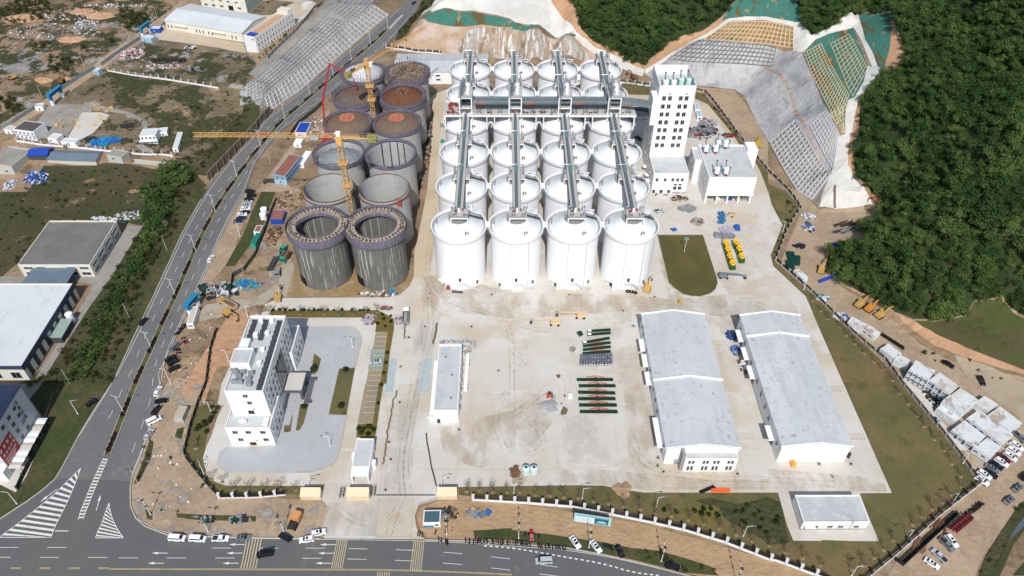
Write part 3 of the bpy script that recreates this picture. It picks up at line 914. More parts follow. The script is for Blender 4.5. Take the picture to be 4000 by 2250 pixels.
drape('wet_stain',[blob('K',395,210,1.3,2.4),blob('K',398,92,.5,.6),blob('G',350,1392,1.0,1.2),blob('K',372,150,.5,.4),blob('F',1830,1350,.7,.5),blob('F',1090,1320,.6,.6)],MUD,3)
for s,wd in (("J 1060,50 1055,90 1035,120 1025,180 1010,280 990,380 980,460 970,560 960,610",.55),("F 1365,990 1358,1060 1345,1100 1342,1150",.8),("F 1130,1000 1120,1050 1118,1110",.6)):
 line = resample([(p[0],p[1]) for p in PTS(s)],1.2)
 line = [(x + rnd.uniform(-.35,.35),y) for x,y in line]
 drape('wet_stain',strip(line,wd),MUD,3)
# weighbridge plates
for i,s in enumerate(("F 1005,1262 1065,1262 1030,1449 985,1449","F 1255,1262 1330,1262 1300,1449 1225,1449")):
 pl = [(p[0],p[1]) for p in PTS(s)]
 pl[2] = P('J',(1032,1228)[i],66)[:2]
 pl[3] = P('J',(965,1222 - 0)[i] if i == 0 else 1222,66)[:2]
 if i:
  pl[2] = P('J',1300,66)[:2]
 o = MB().prism(pl,.08,.22).obj('weighbridge_plate',mat('plate_steel',(.36,.44,.45),[('n',.4,(.45,.49,.48),.45,.65,.7)],.6,coords='pos'))
 tag(o,('pale blue weighbridge plate beside the parking stalls','pale blue weighbridge plate along the long white weigh house')[i],'weighbridge','weighbridge plates')

# tyre tracks and dust washed over the slab
TRK = mat('tyre_track',(.27,.25,.215),[],.95,alpha=(.5,.42,.66,.36))
DUST = mat('pale_dust',(.63,.60,.55),[('n',.4,(.56,.50,.42),.45,.65,.8)],.95,alpha=(.09,.46,.66,.8))
TAND = mat('tan_dust',(.485,.40,.295),[('n',.4,(.53,.45,.35),.45,.65,.8)],.95,alpha=(.11,.44,.68,.62,(1,.5,1)))
GREYW = mat('grey_wear',(.415,.415,.405),[],.95,alpha=(.10,.44,.66,.42,(1,.3,1)))
for n_,s in (('tan_dust',"F 1230,640 1400,620 1932,760 G 0,760 900,780 1900,880 1900,960 900,900 0,960 F 1932,960 1500,900 1260,900"),('tan_dust',"J 1380,330 1932,200 K 250,60 340,260 200,420 J 1700,640 1420,560"),('tan_dust',"K 840,0 1020,0 1080,300 1080,640 980,760 880,560"),('tan_dust',"G 1080,380 1180,800 1600,880 1700,760 1560,780 1300,800"),('tan_dust',"K 0,660 600,640 1500,720 1932,720 1932,800 1000,800 500,750 0,760"),('tan_dust',"L 0,640 700,700 880,760 900,815 0,815")):
 reg(n_,s,TAND,2.07)
for s in ("F 1400,700 1932,740 1932,860 1400,840","K 100,180 560,240 800,480 760,600 300,600 60,420","G 1100,800 1900,830 1900,1000 1500,1100 1480,880 1150,860","G 560,900 900,900 900,1449 800,1449 780,1100 600,1000","J 1000,240 1200,200 1180,800 960,800"):
 reg('pale_dust',s,DUST,2.25)
for s in ("F 1180,1449 1190,1100 1290,900 1400,900 1290,1449 J 1240,60 1160,500 1150,840 1020,840 1060,400 1110,0","J 545,900 930,870 905,1150 520,1150"):
 reg('grey_wear',s,GREYW,2.44)
for s in ("F 1280,620 1330,760 1500,850 1700,900 1850,960 1932,1060 J 1932,200","F 1932,980 G 150,1040 340,1050","F 1300,650 1350,790 1520,880 1720,940","G 0,1180 40,1240 120,1260 60,1330 0,1340","K 10,240 150,130 240,60","K 80,240 200,330 260,480 120,540","J 1880,500 1800,300 1830,150 1900,60","J 1150,840 1120,600 1180,300 1230,0 F 1260,1300 1330,1000 1300,760","J 1110,840 1085,600 1140,300 1190,0","G 1450,1449 1500,1100 1480,960 1300,870 900,850","G 1600,700 1700,800 1900,900 H 120,1000 300,1300","K 900,400 1000,640 1400,720 1932,720 L 500,760","G 1350,60 1400,300 1420,200","J 640,960 760,1050 905,1060","J 1000,1150 1040,1000 1110,840","I 600,1449 700,1200 860,900 1000,560","F 1290,600 1330,300 1380,100"):
 ln = smooth_line([(p[0],p[1]) for p in PTS(s)],3)
 for off in (-.95,.95):
  w_ = strip(ln,abs(off) * 2)
  h_ = len(ln)
  drape('tyre_track',strip(w_[:h_] if off < 0 else w_[h_:][::-1],.45),TRK,2.9)

# scrub and bare soil creeping over the open ground with ragged borders
SCRA = mat('ragged_scrub',(.042,.050,.018),[('n',.3,(.075,.070,.03),.45,.64,.8),('n',1.5,(.025,.032,.012),.5,.72,.7)],.95,bump=.6,bscale=.8,alpha=(.075,.47,.53,1.0))
BARE = mat('ragged_soil',(.33,.22,.125),[('n',.2,(.42,.31,.20),.45,.64,.8),('n',1.2,(.22,.145,.08),.5,.72,.7)],.95,bump=.5,bscale=.8,alpha=(.06,.57,.64,.9))
GREYS = mat('ragged_gravel',(.30,.275,.245),[('n',.4,(.40,.375,.34),.45,.64,.8)],.95,alpha=(.085,.54,.60,.9))
for nm,mt_,lv,ss in (('ragged_scrub',SCRA,2.42,("A 820,540 1640,670 1880,740 1700,960 1500,1180 1300,1170 900,1140 800,1000 1020,870 760,760 560,700","A 900,440 1080,300 1240,360 1860,420 1932,480 1850,690 1640,650 820,510","A -60,60 900,-40 1400,60 1280,180 1000,330 760,500 520,620 300,800 60,980 -60,980","A 900,840 1090,900 1300,1170 800,1140 560,1080 700,1000")),
      ('ragged_soil',BARE,2.635,("A 340,1260 1260,1300 1350,1220 1560,1400 E 1400,60 1180,0 1075,255 880,220 370,215 130,540 -100,640 -100,100 A -100,1449","A 820,540 1640,670 1880,740 1500,1180 1300,1170 900,1140 1020,870 560,700","A -60,60 900,-40 1400,60 1280,180 760,500 300,800 -60,980")),
      ('ragged_gravel',GREYS,2.86,("A -60,300 700,100 1200,120 1000,330 520,620 60,980 -60,980","A 900,440 1080,300 1860,420 1850,690 1640,650 820,510","A 560,700 1000,850 1300,1170 800,1140 500,1060 300,1040","I 1215,60 1540,0 1400,480 1660,860 J 490,880 430,1140 0,1163 I 1275,1145 1030,1020 1000,700 1120,370","F 0,330 290,560 270,740 -40,790 -300,860 -300,700 E 1932,640"))):
 for s in ss:
  reg(nm,s,mt_,lv)
WORN = mat('worn_grass',(.17,.125,.06),[('n',.6,(.12,.095,.045),.45,.65,.8)],.95,alpha=(.07,.52,.60,.75))
reg('worn_grass',"L 690,835 935,825 800,520 650,180 580,20 H 560,1420 400,1060 500,930 840,1260 1000,1420 L 1200,220 1600,760 1300,950 1000,1280 840,1180",WORN,2.42)
reg('worn_grass',"K 30,780 690,775 880,810 1000,830 1932,830 L 75,830 190,1190 830,1195 740,1440 0,1290 K 1500,1130 1000,980 0,855",WORN,2.42)
# ================================================================== materials for things
WHITE = mat('white_paint',(.80,.81,.81),[('n',.25,(.73,.75,.76),.45,.7,.7),('n',1.5,(.74,.74,.73),.55,.8,.35)],.5,coords='obj')
SILOW = mat('silo_white',(.80,.81,.82),[('n',.16,(.72,.745,.765),.45,.68,.7,(1,1,.3)),('n',.9,(.76,.765,.76),.55,.75,.4,(1,1,.15)),('s',12,(.62,.635,.645),.58,.72,.45),('g',(0,0,3.2),.05,(.68,.70,.71),.35)],.5,coords='obj')
WALLW = mat('building_white',(.80,.80,.79),[('n',.2,(.74,.745,.75),.45,.7,.6),('g',(4.2,4.2,3.5),.05,(.66,.67,.68),.55)],.6,coords='obj')
ROOFM = mat('silo_roof_sheet',(.79,.80,.81),[('n',.35,(.74,.76,.78),.45,.65,.8),('n',1.2,(.78,.80,.81),.5,.7,.5)],.4,coords='obj',metal=.05)
GUTTER = plain('gutter_grey',(150,150,148),.8)
STEEL = plain('galvanised_steel',(176,182,186),.35,.75)
DSTEEL = plain('dark_steel',(72,80,86),.5,.4)
BELT = mat('belt_cover',(.12,.17,.20),[('n',.6,(.17,.225,.255),.4,.7,.8),('g',(0,1.5,0),.07,(.24,.30,.33),.8)],.5,metal=.3,coords='obj')
CONDUIT = mat('conduit_cover',(.19,.24,.25),[('n',.5,(.26,.31,.32),.4,.7,.8),('g',(3.0,0,0),.08,(.28,.33,.34),.7)],.5,metal=.3,coords='obj')
DECK = mat('deck_grating',(.45,.44,.42),[('n',.8,(.50,.48,.45),.45,.7,.8),('n',3,(.27,.26,.25),.55,.75,.6)],.85,coords='obj')
GLASS = mat('dark_glass',(.012,.016,.022),[],.08,spec=.6)
FRAME = plain('window_frame',(210,212,214),.5)
DGREEN = plain('dark_green_paint',(20,62,52),.5)
GREEN = plain('teal_paint',(58,150,132),.5)
REDP = plain('red_paint',(170,40,44),.45)
ORANGE = plain('orange_primer',(206,104,74),.55)
BRIGHTO = plain('bright_orange',(245,96,28),.5)
YEL = plain('crane_yellow',(214,170,102),.45)
CATY = plain('machine_yellow',(186,150,84),.5)
TANM = plain('boom_tan',(212,184,146),.5)
BLUE = plain('blue_sheet',(34,74,170),.5)
CYAN = plain('gate_blue',(30,132,178),.5)
PALEB = plain('pale_blue',(150,190,210),.5)
BLACK = plain('black_rubber',(24,24,26),.8)
WOOD = mat('formwork_timber',(.40,.345,.285),[('n',.7,(.31,.255,.205),.4,.65,.85),('n',3,(.42,.35,.28),.5,.75,.6)],.9,coords='obj')
TIMB = plain('weathered_timber',(112,84,58),.9,var=.2)
RUST = mat('rebar_rust',(.17,.085,.045),[('n',.4,(.24,.12,.07),.4,.65,.8),('n',2,(.1,.06,.04),.5,.75,.7)],.9,coords='obj')
REBAR = mat('rebar_mat',(.155,.115,.085),[('n',.5,(.20,.15,.11),.4,.65,.8),('n',2.5,(.075,.055,.042),.5,.72,.8)],.95,coords='obj',bump=.2,bscale=2)
PURP = mat('scaffold_net',(.105,.10,.15),[('n',.5,(.15,.135,.185),.4,.65,.8),('n',2.0,(.045,.055,.12),.5,.7,.8),('g',(1.2,1.2,.9),.12,(.20,.19,.235),.7)],.85,coords='obj')
PIPE = mat('scaffold_pipe',(.135,.125,.155),[('n',.8,(.19,.155,.165),.45,.65,.8)],.7,coords='obj')
CRAW = mat('raw_concrete',(.40,.405,.40),[('n',.2,(.33,.335,.335),.42,.65,.8),('s',9,(.46,.46,.45),.5,.7,.6),('n',.9,(.36,.35,.335),.55,.75,.5),('g',(0,0,1.4),.05,(.33,.33,.325),.35)],.9,coords='obj')
CWET = mat('fresh_concrete',(.125,.125,.118),[('n',.25,(.165,.16,.148),.42,.65,.8),('s',16,(.46,.46,.45),.585,.64,.95),('s',5,(.085,.085,.082),.52,.68,.6),('n',1.2,(.19,.185,.17),.58,.78,.4),('g',(0,0,1.3),.05,(.10,.10,.095),.3)],.85,coords='obj')
ROOFG = mat('grey_membrane',(.50,.515,.52),[('n',.18,(.42,.43,.43),.45,.66,.8),('n',.8,(.56,.57,.57),.5,.7,.6),('n',.35,(.25,.27,.28),.62,.76,.6)],.8,coords='obj')
METROOF = mat('metal_roof',(.50,.52,.53),[('n',.06,(.565,.58,.59),.45,.63,.85),('n',.3,(.45,.475,.49),.5,.7,.7),('n',.5,(.40,.415,.425),.56,.7,.6,(1,.22,1)),('g',(0,1.0,0),.04,(.38,.405,.425),.35),('g',(0,32.0,0),.07,(.30,.32,.33),.6),('n',.55,(.27,.28,.28),.57,.68,.8),('n',.25,(.44,.455,.46),.5,.62,.7,(1,.15,1)),('n',.035,(.55,.565,.575),.5,.62,.5)],.6,coords='obj',metal=.0)
SHADEW = plain('trim_white',(236,238,240),.5)

# ================================================================== finished white silos
SX = [-19.93 + 24 * i for i in range(4)]
SY = [248.6 + 27.75 * j for j in range(6)]
ROW = ['front row','second row','third row','row before the cross gallery','row behind the cross gallery','rear row']
COLN = ['column nearest the unfinished silos','second column from the unfinished silos','second column from the working tower','column nearest the working tower']
_m = {}
_m['wall'] = MB().lathe([(10.75,0),(10.75,26.2),(10.3,26.2),(10.3,0)],72,closed=True).mesh('wall',SILOW,True)
_m['parapet'] = MB().lathe([(10.78,25.55),(11.55,25.75),(11.7,26.0),(11.7,27.5),(11.2,27.5),(11.2,26.35),(10.78,26.3)],72,closed=True).mesh('parapet',SILOW,True)
_m['gutter'] = MB().lathe([(11.19,26.4),(10.2,26.42)],72).mesh('gutter',GUTTER,True)
rf = MB()
nseg = 64
for i in range(nseg):           
 a0,a1 = 2 * math.pi * i / nseg,2 * math.pi * (i + 1) / nseg
 dz = .06 if i % 2 else 0
 p = lambda r,a,z: (r * math.cos(a),r * math.sin(a),z + dz)
 rf.quad(p(10.35,a0,26.45),p(10.35,a1,26.45),p(4.0,a1,30.5),p(4.0,a0,30.5))
_m['roof'] = rf.mesh('roof',ROOFM)
hb = MB().lathe([(4.15,30.2),(4.15,30.9),(3.9,30.9),(0.0,31.0)],40)
for i in range(20):
 a = 2 * math.pi * i / 20
 hb.beam((4.05 * math.cos(a),4.05 * math.sin(a),30.9),(4.05 * math.cos(a),4.05 * math.sin(a),31.9),.07)
for z in (31.4,31.9):
 hb.tube([(4.05 * math.cos(2 * math.pi * i / 24),4.05 * math.sin(2 * math.pi * i / 24),z) for i in range(25)],.045,4)
_m['hub'] = hb.mesh('hub',GUTTER)

def goose(h=1.5,r=.34):
 pts = [(0,0,-.6),(0,0,h * .6)] + [(.55 - .55 * math.cos(t),0,h * .6 + .6 * math.sin(t)) for t in (.5,1.1,1.7,2.3,2.9)] + [(1.12,0,h * .35)]
 return MB().tube(pts,r,10).mesh('vent_pipe',STEEL,True)

_m['vent_pipe'] = goose()
wk = MB()
wk.rbox(5.9,1.9,0,4.8,1.0,.12,0)
st = MB()
A,B = Vector((3.9,1.6,31.0)),Vector((9.9,3.6,27.6))
st.beam(A,B,1.1,.12)
for sd in (-.55,.55):
 off = Vector((-.32 * sd,.95 * sd,0))
 st.beam(A + off + Vector((0,0,1.1)),B + off + Vector((0,0,1.1)),.07)
 for i in range(9):
  q = A.lerp(B,i / 8) + off
  st.beam(q,q + Vector((0,0,1.1)),.06)
_m['roof_stair'] = st.mesh('roof_stair',DSTEEL)
hd = MB().rbox(7.3,8.4,28.7,3.4,1.7,.16,R(-12),0,0,R(-14)).rbox(8.8,7.9,28.2,.25,.9,1.6,R(-12),0,R(20))
_m['hood'] = hd.mesh('hood',WHITE)
sm = MB()
for a in (R(-104),R(-62)):
 sm.rbox(10.78 * math.cos(a),10.78 * math.sin(a),12.8,.16,.1,25.5,a + math.pi / 2)
_m['seam'] = sm.mesh('seam',GUTTER)
# ground doors and stair of the front row
dr = MB().rbox(0,-10.75,5.6,1.0,.3,1.9)
_m['hatch'] = dr.mesh('hatch',DGREEN)
ld = MB()
ld.box(-1.3,1.6,-12.3,-10.6,4.1,4.25)
for x in (-1.3,1.6):
 ld.beam((x,-12.2,0),(x,-12.2,4.1),.14)
q0 = [(1.6,-12.0,4.2),(4.4,-11.8,2.1),(5.3,-11.7,2.1),(8.0,-10.9,.1)]
for a,b in zip(q0,q0[1:]):
 ld.beam(a,b,1.0,.14)
hr = MB()
for lines in ([(-1.3,-12.3,4.2),(1.6,-12.5,4.2),(4.4,-12.3,2.1),(5.3,-12.2,2.1),(8.0,-11.4,.1)],):
 for a,b in zip(lines,lines[1:]):
  for h in (.55,1.1):
   hr.beam((a[0],a[1],a[2] + h),(b[0],b[1],b[2] + h),.07)
  k = max(2,int(math.dist(a,b) / .5))
  for i in range(k + 1):
   q = Vector(a).lerp(Vector(b),i / k)
   hr.beam(q,q + Vector((0,0,1.1)),.05)
_m['stair'] = ld.mesh('stair',WHITE)
_m['railing'] = hr.mesh('railing',GUTTER)
a = R(-128)
dd = MB().rbox(10.8 * math.cos(a),10.8 * math.sin(a),1.7,1.7,.5,3.3,a + math.pi / 2)
_m['door'] = dd.mesh('door',DGREEN)
cn = MB()
ca,sa = math.cos(a),math.sin(a)
cn.rbox(12.0 * ca,12.0 * sa,4.3,3.4,2.8,.25,a + math.pi / 2,0,0,R(-16))
cn.rbox(11.6 * ca - 1.5 * sa,11.6 * sa + 1.5 * ca,2.0,.25,2.0,4.0,a + math.pi / 2)
_m['canopy'] = cn.mesh('canopy',WHITE)
_m['side_hatch'] = MB().rbox(10.75 * math.cos(R(-48)),10.75 * math.sin(R(-48)),2.2,.9,.35,1.7,R(42)).mesh('side_hatch',DSTEEL)
for j in range(6):
 for i in range(4):
  lab = f"white silo in the {ROW[j]}, {COLN[i]}"
  t = T('grain_silo',lab,'silo',(SX[i],SY[j],0),0,'finished white grain silos')
  for n in ('wall','parapet','gutter','roof','hub','roof_stair','hood'):
   inst(_m[n],n,t)
  for ang,rr,rz in ((176,9.3,90),(-68,8.4,0),(24,9.4,90)):
   zz = 26.45 + (10.35 - rr) * .638
   inst(_m['vent_pipe'],'vent_pipe',t,(rr * math.cos(R(ang)),rr * math.sin(R(ang)),zz + .4),R(rz + rnd.uniform(-12,12)))
  if j == 0:
   for n in ('hatch','stair','railing','door','canopy','side_hatch'):
    inst(_m[n],n,t)
  if i >= 1 or j > 0:
   inst(_m['seam'],'seam',t)
  if i < 3:
   b = MB().box(-1.05,1.05,-1.1,1.1,26.6,26.8).box(-1.05,1.05,-1.15,-1.0,26.8,27.9).box(-1.05,1.05,1.0,1.15,26.8,27.9)
   o = b.obj('link_bridge',WHITE,None,(SX[i] + 12,SY[j],0))
   tag(o,f"white footbridge joining silo rims in the {ROW[j]}, {['left gap', 'middle gap', 'right gap'][i]}",'footbridge','footbridges between silo rims')

# ================================================================== conveyor galleries over each column
def rail_line(mb,a,b,h=1.1,step=1.4,t=.06):
 a,b = Vector(a),Vector(b)
 for q in (.5,1):
  mb.beam(a + Vector((0,0,h * q)),b + Vector((0,0,h * q)),t)
 k = max(1,int((b - a).length / step))
 for i in range(k + 1):
  p = a.lerp(b,i / k)
  mb.beam(p,p + Vector((0,0,h)),t)

GL = ['leftmost white silo column','second white silo column from left','third white silo column from left','rightmost white silo column']

def gallery(i,front):
 x0 = SX[i] + .12
 y0,y1 = (246.0,327.0) if front else (343.0,391.0)
 t = T('conveyor_gallery',f"{'long' if front else 'short rear'} grey conveyor walkway over the {GL[i]}",'conveyor',(x0,0,0),0,'conveyor galleries on the silo roofs')
 Z = 33.8
 MB().box(-1.8,1.9,y0 + 4,y1 - 2,Z - .18,Z).obj('deck',DECK,t)
 b = MB()
 b.add([(-.75,y0 + 3,Z + .15),(.65,y0 + 3,Z + .15),(.65,y1 - 1,Z + .15),(-.75,y1 - 1,Z + .15),
   (-.6,y0 + 3,Z + 1.15),(.5,y0 + 3,Z + 1.15),(.5,y1 - 1,Z + 1.15),(-.6,y1 - 1,Z + 1.15)],[(3,2,1,0),(4,5,6,7),(0,1,5,4),(1,2,6,5),(2,3,7,6),(3,0,4,7)])
 b.obj('belt_cover',BELT,t)
 r = MB()
 rail_line(r,(-1.8,y0 + 5,Z),(-1.8,y1 - 2,Z))
 rail_line(r,(1.9,y0 + 5,Z),(1.9,y1 - 2,Z))
 for x in (-1.8,1.9):           
  n = int((y1 - y0) / 2.2)
  for k in range(n):
   ya,yb = y0 + 5 + k * 2.2,y0 + 5 + (k + 1) * 2.2
   if yb < y1 - 2:
    r.beam((x,ya,Z - (.2 if k % 2 else 1.3)),(x,yb,Z - (1.3 if k % 2 else .2)),.09)
  r.beam((x,y0 + 5,Z - 1.3),(x,y1 - 2,Z - 1.3),.14)
 r.obj('railing',DSTEEL,t)
 rows = (0,1,2,3) if front else (4,5)
 for j in rows:
  yc = SY[j]
  fr = j == 0
  h = MB()
  if fr:
   h.box(-3.1,4.1,244.4,250.8,Z - .25,Z + .03)
   fx = (-3.0,4.0)
   fy = (244.5,250.7)
  else:
   h.box(-3.3,-1.85,yc - 4.0,yc + 3.2,Z - .25,Z)
   h.box(1.95,3.9,yc - 4.0,yc + 4.4,Z - .25,Z)
   fx = (-3.2,3.8)
   fy = (yc - 3.9,yc + 3.1)
  h.obj('head_platform',DECK,t)
  g = MB()
  for x in fx:
   for y in fy:
    g.beam((x,y,30.3),(x,y,Z - .2),.42)
  g.beam((fx[0],fy[0],Z - .28),(fx[1],fy[0],Z - .28),.3,.5)
  g.beam((fx[0],fy[1],Z - .28),(fx[1],fy[1],Z - .28),.3,.5)
  for x in fx:
   g.beam((x,fy[0],Z - .5),(x,fy[1],Z - .5),.25)
  g.obj('support_frame',WHITE,t)
  q = MB()
  if fr:
   for a,b_ in (((-3.1,244.4),(4.1,244.4)),((-3.1,244.4),(-3.1,250.8)),((4.1,244.4),(4.1,250.8))):
    rail_line(q,(*a,Z),(*b_,Z))
   q.obj('platform_railing',STEEL,t)
   MB().cyl(.15,248.9,Z,Z + 1.6,.55,.45,12).cyl(.15,248.9,Z + 1.6,Z + 1.9,.45,.1,12).obj('drive_cap',WHITE,t,smooth=True)
   for m_ in (MB().rbox(-1.2,248.5,Z + .5,1.2,.8,.9),MB().rbox(1.7,249.6,Z + .4,.7,1.0,.8)):
    m_.obj('drive_motor',plain('motor_brown',(120,84,72)) if i < 3 else REDP,t)
   for vx,vy in ((-2.0,245.6),(2.3,245.6),(-2.5,250.0),(3.0,250.2)):
    inst(_m['vent_pipe'],'vent_pipe',t,(vx,vy,Z + .3),R(rnd.uniform(-20,20)))
  else:
   rail_line(q,(-3.3,yc + 3.2,Z),(-1.85,yc + 3.2,Z))
   rail_line(q,(-3.3,yc - 4,Z),(-3.3,yc + 3.2,Z))
   rail_line(q,(3.9,yc - 4,Z),(3.9,yc + 4.4,Z))
   q.tube([(-2.9,yc + 3.4,Z),(-2.9,yc + 3.4,Z + 2.6),(.5,yc + 3.4,Z + 2.6)],.14,6)
   q.tube([(-2.9,yc - 1.2,Z + .2),(-2.9,yc + 3.0,Z + 2.4)],.14,6)
   q.obj('platform_railing',STEEL,t)
   bxm = MB().box(-.9,.8,yc + 1.6,yc + 4.4,Z + .1,Z + 1.7).box(-.6,.5,yc + .2,yc + 1.5,Z + .1,Z + 1.5)
   bxm.obj('discharge_box',plain('machine_teal_grey',(110,138,142),.5,.2),t)
   for vx,vy in ((-2.6,yc - .6),(2.9,yc + 3.4),(3.0,yc - .8)):
    inst(_m['vent_pipe'],'vent_pipe',t,(vx,vy,Z + .3),R(rnd.uniform(60,120)))

for i in range(4):
 gallery(i,True)
 gallery(i,False)
# conveyor spans rest on posts: end trestles for the front section
# ================================================================== cross gallery to the working tower
t = T('transfer_gallery','wide steel gallery carrying two covered conveyors across silo roofs to the white tower','conveyor')
ZD = 34.0
MB().box(-30.5,63.2,325.4,338.6,ZD - .3,ZD).obj('deck',DECK,t)
g = MB()
g.beam((-30.5,325.3,ZD - .2),(63.2,325.3,ZD - .2),.35,.8)
g.beam((-30.5,338.6,ZD - .2),(63.2,338.6,ZD - .2),.35,.8)
for i in range(4):
 for dx in (-10.0,10.3):
  for y in (325.6,338.3):
   g.beam((SX[i] + dx,y,26.2),(SX[i] + dx,y,ZD - .3),.5)
g.obj('support_frame',WHITE,t)
r = MB()
rail_line(r,(-30.5,325.4,ZD),(63.2,325.4,ZD),1.1,1.6)
rail_line(r,(-30.5,338.6,ZD),(63.2,338.6,ZD),1.1,1.6)
rail_line(r,(-30.5,325.4,ZD),(-30.5,338.6,ZD),1.1,1.6)
r.obj('railing',SHADEW,t)
path = lambda y: [(-15.5,y,0),(56,y,0),(72.2,y - 5.2,0)]
for k,y in enumerate((329.6,333.2)):
 c = MB()
 zc = 38.2
 pl = [(-15.5,y),(54.5,y),(60,y - .9),(66,y - 2.4),(72.4,y - 4.6)]
 for (xa,ya),(xb,yb) in zip(pl,pl[1:]):
  c.beam((xa,ya,zc + .7),(xb,yb,zc + .7),1.75,1.3)
  c.beam((xa,ya,zc + 1.45),(xb,yb,zc + 1.45),1.1,.25)
 c.obj('conveyor_cover',CONDUIT,t)
 w_ = MB()
 w_.box(-15.5,54.5,y - 1.75,y - 1.0,zc - .1,zc)
 rail_line(w_,(-15.5,y - 1.75,zc),(54.5,y - 1.75,zc),1.1,1.8)
 w_.obj('side_walkway',DSTEEL,t)
tr = MB()
xs = np.arange(-13.5,62,5.2)
for x in xs:
 for y in (327.2,335.0):
  for dx in (-1.0,1.0):
   tr.beam((x + dx,y,ZD),(x + dx,y,38.1),.16)
  tr.beam((x - 1,y,ZD + .2),(x + 1,y,38.0),.12)
  tr.beam((x + 1,y,ZD + .2),(x - 1,y,38.0),.12)
 tr.beam((x - 1,327.2,38.1),(x - 1,335,38.1),.16)
 tr.beam((x + 1,327.2,38.1),(x + 1,335,38.1),.16)
tr.obj('trestle',DSTEEL,t)
e = MB().box(63.2,72.5,326.5,335,33.2,33.5)
for y in (326.5,335):
 rail_line(e,(63.2,y,33.5),(72.5,y,33.5))
 for k in range(4):
  e.beam((63.2 + k * 2.3,y,33.2 - (0 if k % 2 else 2)),(65.5 + k * 2.3,y,33.2 - (2 if k % 2 else 0)),.15)
 e.beam((63.2,y,31.2),(72.5,y,31.2),.2)
e.obj('end_bridge',DSTEEL,t)
od = MB()
for i in range(4):
 od.rbox(SX[i] + 7.2,328.6,38.9,4.0,1.3,.5)
od.obj('orange_cover',ORANGE,t)
jk = MB()
for _ in range(60):
 x = rnd.uniform(-30,62)
 jk.rbox(x,rnd.uniform(326,328.6),ZD + .25,rnd.uniform(.4,1.6),rnd.uniform(.3,.9),rnd.uniform(.2,.6),rnd.uniform(0,3))
stuffp(jk.obj('stored_material',plain('site_clutter',(120,92,82),.9,var=.2),t))
jk = MB()
for _ in range(26):
 x = rnd.uniform(-29.5,-23.5)
 jk.rbox(x,rnd.uniform(326,337),ZD + .4,rnd.uniform(.6,2),rnd.uniform(.4,1.2),rnd.uniform(.3,1.0),rnd.uniform(0,3))
stuffp(jk.obj('red_pallet',plain('rust_red_stack',(140,66,56),.9,var=.2),t))

for i in range(4):
 x = SX[i] + .1
 t = T('transfer_tower',f"white open transfer frame with rooftop machinery over the {GL[i]}",'transfer tower',(x,0,0),0,'transfer towers on the cross gallery')
 g = MB()
 for dx in (-2.95,2.95):
  for y in (326.6,338.4):
   g.beam((dx,y,30.4 if y < 330 else 34),(dx,y,42.8),.55)
  for z in (37.3,42.7):
   g.beam((dx,326.6,z),(dx,338.4,z),.4,.5)
 for z in (37.3,42.7,34.2):
  for y in (326.6,338.4):
   g.beam((-2.95,y,z),(2.95,y,z),.4,.55)
 g.obj('frame',WHITE,t)
 MB().box(-3.3,3.3,326.3,339.6,42.9,43.1).obj('top_deck',DECK,t)
 MB().box(-2.7,2.7,327,338,37.6,37.75).obj('middle_deck',DECK,t)
 m_ = MB().box(-2,-.4,330,334,37.8,39.6).box(.4,2.2,329,336,37.8,39.2).box(-2.4,2.4,328.2,329,37.8,38.8)
 m_.obj('conveyor_drive',DSTEEL,t)
 r = MB()
 for a,b in (((-3.3,326.3),(3.3,326.3)),((-3.3,326.3),(-3.3,339.6)),((3.3,326.3),(3.3,339.6)),((-3.3,339.6),(3.3,339.6))):
  rail_line(r,(*a,43.1),(*b,43.1))
 r.tube([(-2.2,326.0,31),(-2.2,326.0,45.5),(-2.2,331,46.2)],.22,8)
 r.obj('railing',STEEL,t)
 MB().cyl(1.0,333.4,43.1,46.6,1.15,n=18).cyl(1.0,333.4,46.6,47.2,1.15,.5,18).cyl(1.0,330.2,43.1,45.2,.9,n=16).obj('filter_tank',WHITE,t,smooth=True)
 MB().box(-2.6,-1.0,328,331,43.1,45.0).box(-2.4,-.6,334,337.5,43.1,45.4).tube([(-1.6,331,44.2),(0,332,45.5),(1,333.4,46.8)],.3,8).obj('fan_unit',plain('fan_grey',(120,134,142),.45,.4),t)
 for vx,vy in ((-2.3,332.6),(-2.3,336.5),(2.6,337.2)):
  inst(_m['vent_pipe'],'vent_pipe',t,(vx,vy,44.6),R(90))
# ================================================================== silos under construction
DX,HD = [-79.2,-54.7],25.6
SIDE = ['left, road side','right, beside the white silos']

def net_ring(z0,z1,r=12.5,up=1.5,n=44,poles=0.0):
 """band of scaffold hung round a silo head: hoops, posts and planks"""
 net,pipe = MB(),MB()
 net.lathe([(r + .02,z0),(r + .05,z1)],n)
 pipe.lathe([(11.0,z1 - .9),(r,z1 - .9)],n)
 pipe.lathe([(r - .1,z0 + .25),(11.0,z0 + .25)],n)
 for k in range(n):
  a = 2 * math.pi * k / n
  c,s_ = math.cos(a),math.sin(a)
  top = z1 + up + (rnd.uniform(0,poles) if poles else rnd.uniform(-.3,.4))
  for rr in (11.35,r + .12):
   pipe.beam((rr * c,rr * s_,z0 - .3),(rr * c,rr * s_,top if rr > 12 else z1 + .6 + (rnd.uniform(.3,1) * poles if poles else 0)),.1)
  pipe.beam((11.0 * c,11.0 * s_,z0 - 1.0),(r * c,r * s_,z0 + .2),.1)
  a2 = 2 * math.pi * (k + 1) / n
  for z in np.arange(z0 + .2,z1 + .3,.8):
   pipe.beam(((r + .12) * c,(r + .12) * s_,z),((r + .12) * math.cos(a2),(r + .12) * math.sin(a2),z),.09)
 return net,pipe

def silo(i,j,label,body):
 t = T('unfinished_silo',label,'silo',(DX[i],SY[j] + (0 if j < 5 else -1.5),0),0,'concrete silos under construction')
 return t

